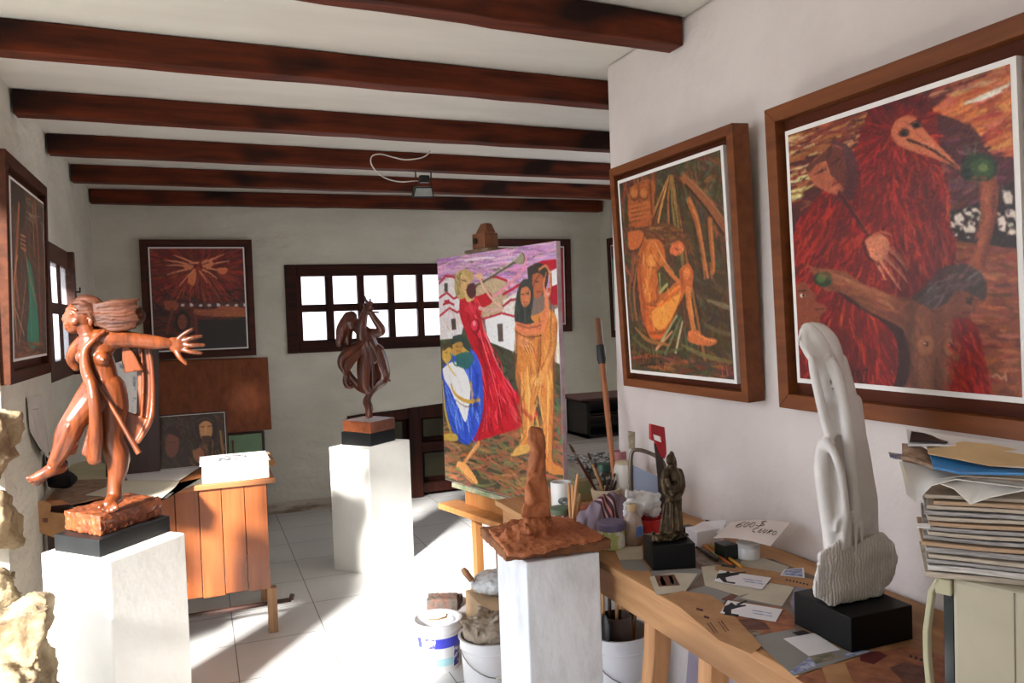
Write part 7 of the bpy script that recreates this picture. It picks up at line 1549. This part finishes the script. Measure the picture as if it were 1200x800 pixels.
# crate with sheeting and roller behind
bx = at(572, 690, Y=3.22)
tag(obj('crate', MB().box(bx.x-.075, bx.x+.15, 3.10, 3.31, 0, bx.z-.02), M('pale_box_card', (206, 176, 140), rough=.8, var=.05), bevel=.004), 'pale cardboard box standing behind the rag bucket', 'box')
B = MB(); B.ball((bx.x+.03, 3.21, bx.z+.03), (.105, .09, .05), 18); B.ball((bx.x+.06, 3.24, bx.z+.02), (.06, .07, .05), 14)
for v in B.v: v.z = max(v.z, bx.z-.018)
tag(organic('plastic_sheet', B, M('milky_plastic', (214, 218, 220), rough=.25, var=.03, spec=.6), voxel=.005, smooth=3, disp=(.008, 18)), 'milky crumpled plastic sheet on the cardboard box behind the rags', 'plastic')
rh0, rh1 = at(542, 666, Y=3.22), at(553, 680, Y=3.20)
root = place('paint roller with a pale wooden handle sticking out of the plastic sheet', 'roller', 'paint_roller', rh1)
obj('handle', MB().tube([rh0, rh0.lerp(rh1, .3), rh1], [.010, .015, .012], 12), wood('roller_handle_wood', (176, 128, 84), (140, 98, 62), 'z'), root, smooth=True, auto=50)
obj('rod', MB().tube([rh1, rh1+Vector((.04, .01, -.02)), rh1+Vector((.06, .02, -.045))], .003, 6), met, root, smooth=True)
# bucket under the worktable
u = at(724, 737, Z=.30)
UB = bucket('white bucket with wire handle and tools in it, under the worktable', (u.x, u.y, 0), .118, .30)
for v_ in UB.children: pass
tag(obj('can', MB().lathe((u.x-.005, u.y+.0, .02), [(.055, 0), (.055, .33), (.050, .335), (.048, .03)], 24), M('brown_tin', (96, 80, 72), rough=.5, metal=.3), smooth=True, auto=40), 'dull brown can standing in the white bucket under the worktable', 'can')
tag(obj('paddle', MB().tube([(u.x-.075, u.y-.03, .05), (u.x-.078, u.y-.05, .26), (u.x-.08, u.y-.055, .30), (u.x-.08, u.y-.055, .36), (u.x-.08, u.y-.055, .385)], [.008, .01, .03, .032, .012], 12, flat=.4), blkp, smooth=True, auto=50), 'black rounded paddle handle at the left of the bucket under the worktable', 'tool')
for k, (x, y, hgt, lab) in enumerate([(703, 668, 0, 'pale stick furthest left'), (711, 672, 0, 'dark stick'), (720, 680, 0, 'thin brush'), (738, 706, 0, 'dark spatula blade')]):
    t_ = at(x+3, y+6, Y=u.y+.03); bb_ = Vector((u.x-.03+.02*k, u.y+.065-.01*k, .03))
    stick('stirring_stick', lab+' standing in the bucket under the worktable', 'stick', bb_, t_, .006, .007, [toolw, dk, toolw, blkp][k], (bris, 1.2, .7))
# curved table legs seen below the apron get their place from here
# canvas boards stored under the table
tag(obj('stored_board', MB().prism([Vector((1.40, 1.1, 0)), Vector((1.40, 2.2, 0)), Vector((1.47, 2.2, .56)), Vector((1.47, 1.1, .56))], (.012, 0, 0)), M('lilac_smeared_board', (196, 190, 198), rough=.7, vs=3, c2=(160, 150, 168))), 'pale lilac-smeared board stored under the worktable', 'board')

# ================================================================ floodlight with looping cable
Yf = 4.66; zb4 = 2.32
S, q = SP(Yf)
root = place('black floodlight hanging from a ceiling beam, white cable looping beside it', 'floodlight', 'floodlight', S(496, 218))
fb = M('black_lamp_body', (22, 24, 24), rough=.4)
zt_ = zb4+.001
for x in (487.5, 505.5): 
    a = S(x, 216); obj('bracket', MB().box(a.x-.003, a.x+.003, Yf-.004, Yf+.004, a.z-.03, zt_), fb, root)
a, b_ = S(485, 219), S(508, 233)
hx = [(at(x, y, Y=Yf+d)) for x, y, d in ((487, 219, -.03), (507, 219, -.03), (509, 232, -.045), (484, 232, -.045))]
obj('housing', MB().hexa(hx, [p_+Vector((0, .05, .012)) for p_ in hx]), fb, root, bevel=.004)
gx = [(at(x, y, Y=Yf+d-.003)) for x, y, d in ((487.5, 220.5, -.032), (505.5, 220.5, -.032), (507, 230, -.044), (485.5, 230, -.044))]
obj('glass', MB().prism(gx, (0, .003, .001)), M('lamp_glass', (150, 158, 156), rough=.15, vs=10, c2=(186, 192, 190)), root, label='pale lamp glass')
c1 = S(497, 210); obj('junction_box', MB().obox((c1.x, Yf-.005, c1.z), (.055, .04, .042)), fb, root, bevel=.003)
pts = [at(484, 212, Y=Yf-.01), at(470, 213, Y=Yf-.05), at(455, 210, Y=Yf-.10), at(443, 203, Y=Yf-.14), at(435, 192, Y=Yf-.18), at(436, 183, Y=Yf-.20), at(446, 180.5, Y=Yf-.20), at(460, 184, Y=Yf-.20), at(474, 187, Y=Yf-.20), at(488, 186, Y=Yf-.20), at(498, 183, Y=Yf-.19)]
e_ = at(505, 176.5, Z=ZC-.002); 
P_, R__ = spline(pts+[e_], .0045, 6)
cable = M('white_cable', (224, 216, 206), rough=.4)
obj('cable', MB().tube([S(490, 212)]+P_, .0036, 8), cable, root, smooth=True)

# ================================================================ on the desk
DZ = DT+.001
def dflat(name, lab, poly, z, m, prints=(), cat='paper'): return flat(name, lab, cat, poly, z, m, prints, th=.0012)
dflat('drawing_sheet', 'olive-tinted sheet at the back left of the desk', [(70, 548), (100, 540), (165, 549), (158, 560), (88, 562)], DZ+.001, M('olive_sheet', (196, 190, 156), rough=.8))
dflat('drawing_sheet', 'brown-printed sheet under the raised foot of the sculpture', [(66, 566), (92, 556), (160, 560), (140, 576), (84, 592), (66, 582)], DZ, M('brown_sheet', (168, 140, 118), rough=.8, vs=18, c2=(124, 92, 76)))
dflat('drawing_sheet', 'white sheet reaching towards the cream box on the desk', [(146, 555), (196, 546), (240, 538), (236, 546), (210, 563), (150, 563)], DZ+.006, paper_w)
dflat('drawing_sheet', 'white folded sheet nearest the desk edge behind the wooden block', [(100, 580), (146, 563), (210, 564), (205, 571), (188, 585), (140, 583)], DZ+.004, M('folded_white_sheet', (222, 216, 198), rough=.8, var=.04))
dflat('folder', 'dark grey folder under the white sheets on the desk', [(75, 594), (150, 583), (196, 584), (215, 566), (236, 560), (236, 566), (205, 576), (150, 598)], DZ, M('dark_grey_folder', (72, 72, 66), rough=.7), cat='folder')
# cream box of prints with a drawing on top
bxa, bxb = at(237.5, 572, Y=3.875).x, at(316, 566, Y=3.875).x; zbt_ = at(277, 542, Y=3.875).z
root = place('cream paper-covered block with a drawing on top, at the right corner of the desk', 'box', 'drawing_block', ((bxa+bxb)/2, 4.0, DZ))
obj('block', MB().box(bxa, bxb, 3.865, 4.13, DZ, zbt_), M('cream_card', (232, 222, 196), rough=.75, var=.04), root, bevel=.003)
obj('top_sheet', MB().box(bxa-.008, bxb+.006, 3.86, 4.14, zbt_+.0002, zbt_+.003), paper_w, root)
S_, qq = SP(4.0)
dmb = MB(); rr = random.Random(2)
dz_ = zbt_+.0032
obj('drawing', MB().box(bxa+.06, bxb-.09, 3.95, 4.09, dz_, dz_+.0005), M('pencil_drawing', (74, 74, 76), rough=.8, vs=34, c2=(214, 210, 204), lo=.46, hi=.54), root)
tag(obj('paper_roll', MB().tube([(bxb+.025, 4.0, DZ+.045), (bxb+.025, 4.25, DZ+.045)], .016, 12), kraft, smooth=True, auto=50), 'small roll of brown paper behind the cream block', 'paper')
# portrait of a bearded man, leaning
def paint_man(c):
    c.dabs([(176, 482), (270, 478), (270, 550), (176, 550)], 420, 10, 2.4, 80, [(40, 28, 22), (54, 38, 28), (30, 22, 20), (66, 48, 34)], spread=.6)
    c.spoly([(228, 500), (232, 486), (242, 482), (250, 486), (254, 500), (252, 515), (244, 524), (234, 518)], (36, 24, 18))
    c.spoly([(233, 498), (240, 493), (248, 497), (248, 510), (242, 520), (235, 512)], (150, 108, 70)); c.line([(235, 500), (239, 500)], 1.5, (40, 24, 18)); c.line([(243, 500), (248, 499)], 1.5, (40, 24, 18)); c.line([(241, 500), (241, 508)], 1.2, (190, 150, 100)); c.spoly([(236, 511), (247, 511), (245, 520), (241, 524), (237, 519)], (60, 38, 26)); c.line([(231, 494), (240, 490), (250, 494)], 3, (60, 46, 28))
    c.spoly([(196, 510), (204, 506), (210, 514), (208, 530), (200, 536), (194, 526)], (92, 54, 40)); c.line([(198, 518), (206, 518)], 1.2, (40, 24, 20)); c.spoly([(190, 512), (196, 502), (208, 502), (214, 516), (208, 512), (198, 508)], (44, 24, 20))
    c.dabs([(225, 522), (262, 520), (264, 545), (222, 545)], 60, 12, 2.4, 70, [(120, 90, 56), (84, 64, 44), (140, 110, 60), (60, 50, 40)], spread=.3); c.line([(258, 505), (262, 540)], 4, (140, 106, 56), .8); c.spoly([(226, 530), (234, 524), (240, 532), (232, 542)], (130, 84, 60))
tl, tr = at(181, 489, Y=4.38), at(265, 480, Y=4.38); tl.z = tr.z = (tl.z+tr.z)/2+.004
picture('dark portrait of a bearded man leaning at the back of the desk', tl, (tr.x-tl.x, 0, 0), (0, -.06, -(tl.z-DZ-.001)), .008, .0005, .002, .014, (46, 32, 24), 130, 110, paint_man, 1.6, dkw, dkw, seed=31, group=None, proud=.0015)
# dark board with a pinned drawing behind the sculpture
Yb2 = 4.30
root = place('dark board with a white and blue drawing pinned on it, behind the running woman', 'board', 'pin_board', (at(155, 560, Y=Yb2).x, Yb2, DZ))
q_ = [at(122, 404, Y=Yb2+.05), at(186, 404, Y=Yb2+.05), at(188, 560, Y=Yb2), at(124, 560, Y=Yb2)]; q_[2].z = q_[3].z = DZ
obj('board', MB().prism(q_, (0, .012, .002)), dkw, root, bevel=.002)
sh = [at(x, y, Y=Yb2-.02+(560-y)/156*.05-.0) for x, y in [(127, 428), (145, 422), (163, 434), (163, 488), (128, 480)]]
obj('drawing_sheet', MB().prism(sh, (0, .002, 0)), M('white_blue_drawing', (240, 242, 244), rough=.6, vs=14, c2=(150, 166, 172), lo=.56, hi=.62), root, label='white and blue drawing')
# black bag and kraft envelope at the left of the desk
B = MB(); S, q = SP(4.02)
B.ball(S(58, 548, .0), (20*q, 14*q, 18*q)); B.ball(S(72, 562, .0), (18*q, 12*q, 10*q)); B.ball(S(48, 530, .03), (8*q, 10*q, 26*q))
for v in B.v: v.z = max(v.z, DZ+.0); v.x = max(v.x, XL+.012)
tag(organic('bag', B, M('black_fabric', (18, 18, 20), rough=.9), voxel=.006, smooth=3, disp=(.006, 14)), 'black cloth bag slumped on the desk against the left wall', 'bag')
ke = [at(x, y, Y=3.845) for x, y in [(40, 590), (50, 586), (60, 590), (59, 600), (122, 606), (116, 628), (64, 630), (41, 622)]]
root = place('brown kraft envelope hanging over the desk edge at the left wall', 'envelope', 'kraft_envelope', (ke[3].x, 3.845, ke[6].z))
obj('envelope', MB().prism(ke, (0, .010, 0)), kraft, root, bevel=.001)
obj('printed_mark', MB().prism([at(x, y, Y=3.8445) for x, y in [(50, 607), (56, 607), (56, 612), (50, 612)]], (0, .0004, 0)), ink_br, root)
# notice on the left wall
Pw = lambda x, y, d=.0: at(x, y, X=XL+.006+d)
nq = [Pw(31.5, 466), Pw(48, 462.5), Pw(55, 509), Pw(57, 538, .03), Pw(46, 524, .02), Pw(35, 505, .004)]
root = place('white printed notice peeling off the left wall below the window', 'notice', 'wall_notice', nq[2])
obj('sheet', MB().prism(nq, (.002, 0, 0)), M('notice_paper', (206, 200, 192), rough=.8), root)
obj('printed_picture', MB().prism([at(x, y, X=XL+.0105) for x, y in [(42.5, 514), (51, 511), (53, 526), (47, 529)]], (.0006, 0, 0)), M('notice_photo', (96, 92, 90), rough=.7), root)
for k, (x0, x1, y) in enumerate(((35, 45, 480), (36, 44, 487), (38, 47, 493), (39, 46, 498), (41, 46, 502))): obj('printed_line', MB().prism([at(x, y_, X=XL+.0085) for x, y_ in ln((x0, y), (x1, y-1.2), .8)], (.0006, 0, 0)), paper_g, root)
# ================================================================ light
sc = bpy.context.scene
w = bpy.data.worlds.new('World'); sc.world = w; w.use_nodes = True
nt = w.node_tree; bg = nt.nodes['Background']
tc = nd(nt, 'ShaderNodeTexCoord'); sp = nd(nt, 'ShaderNodeSeparateXYZ'); nt.links.new(tc.outputs['Generated'], sp.inputs[0])
cr = nd(nt, 'ShaderNodeValToRGB'); nt.links.new(sp.outputs['Z'], cr.inputs[0])
cr.color_ramp.elements[0].position = 0; cr.color_ramp.elements[0].color = (.93, .93, 1, 1)
cr.color_ramp.elements[1].position = .6; cr.color_ramp.elements[1].color = (.72, .84, 1, 1)
nt.links.new(cr.outputs[0], bg.inputs[0]); bg.inputs[1].default_value = SKY = 3.2
s = bpy.data.lights.new('sun', 'SUN'); s.energy = 20; s.angle = math.radians(7); s.color = (1, .965, .92)
so = bpy.data.objects.new('sun', s); COL.objects.link(so)
az = math.radians(52); el = math.radians(25)
d = Vector((math.cos(az)*math.cos(el), math.sin(az)*math.cos(el), -math.sin(el)))
so.rotation_euler = d.to_track_quat('-Z', 'Y').to_euler(); so.location = (-4, -3, 4)
# portals guide sky light through the openings, added alcove window included
def portal(c, sx, sy, dirv):
    l = bpy.data.lights.new('sky_portal', 'AREA'); l.shape = 'RECTANGLE'; l.size = sx; l.size_y = sy; l.cycles.is_portal = True; l.energy = 1
    o = bpy.data.objects.new('sky_portal', l); COL.objects.link(o); o.location = c
    o.rotation_euler = Vector(dirv).to_track_quat('-Z', 'Y').to_euler()
portal((-.95, 2.135, 1.05), 2.1, 2.27, (1, 0, 0))
portal((XF+.32, 4.3, 1.5), 1.2, 2.0, (-1, 0, 0))
portal((.2, -1.6, 1.05), .6, 2.1, (0, 1, 0))
portal((1.34, 6.6, 1.55), 1.36, .66, (0, -1, 0))
portal((-.94, 4.7, 1.55), .68, .64, (1, 0, 0))
vs = sc.view_settings; vs.view_transform = 'Standard'; vs.look = 'None'; vs.exposure = .25; vs.gamma = 1; vs.use_curve_mapping = False
cy = sc.cycles; cy.use_denoising = True; cy.max_bounces = 8; cy.diffuse_bounces = 5; cy.glossy_bounces = 4; cy.transparent_max_bounces = 12; cy.sample_clamp_indirect = 8
cy.caustics_reflective = False; cy.caustics_refractive = False
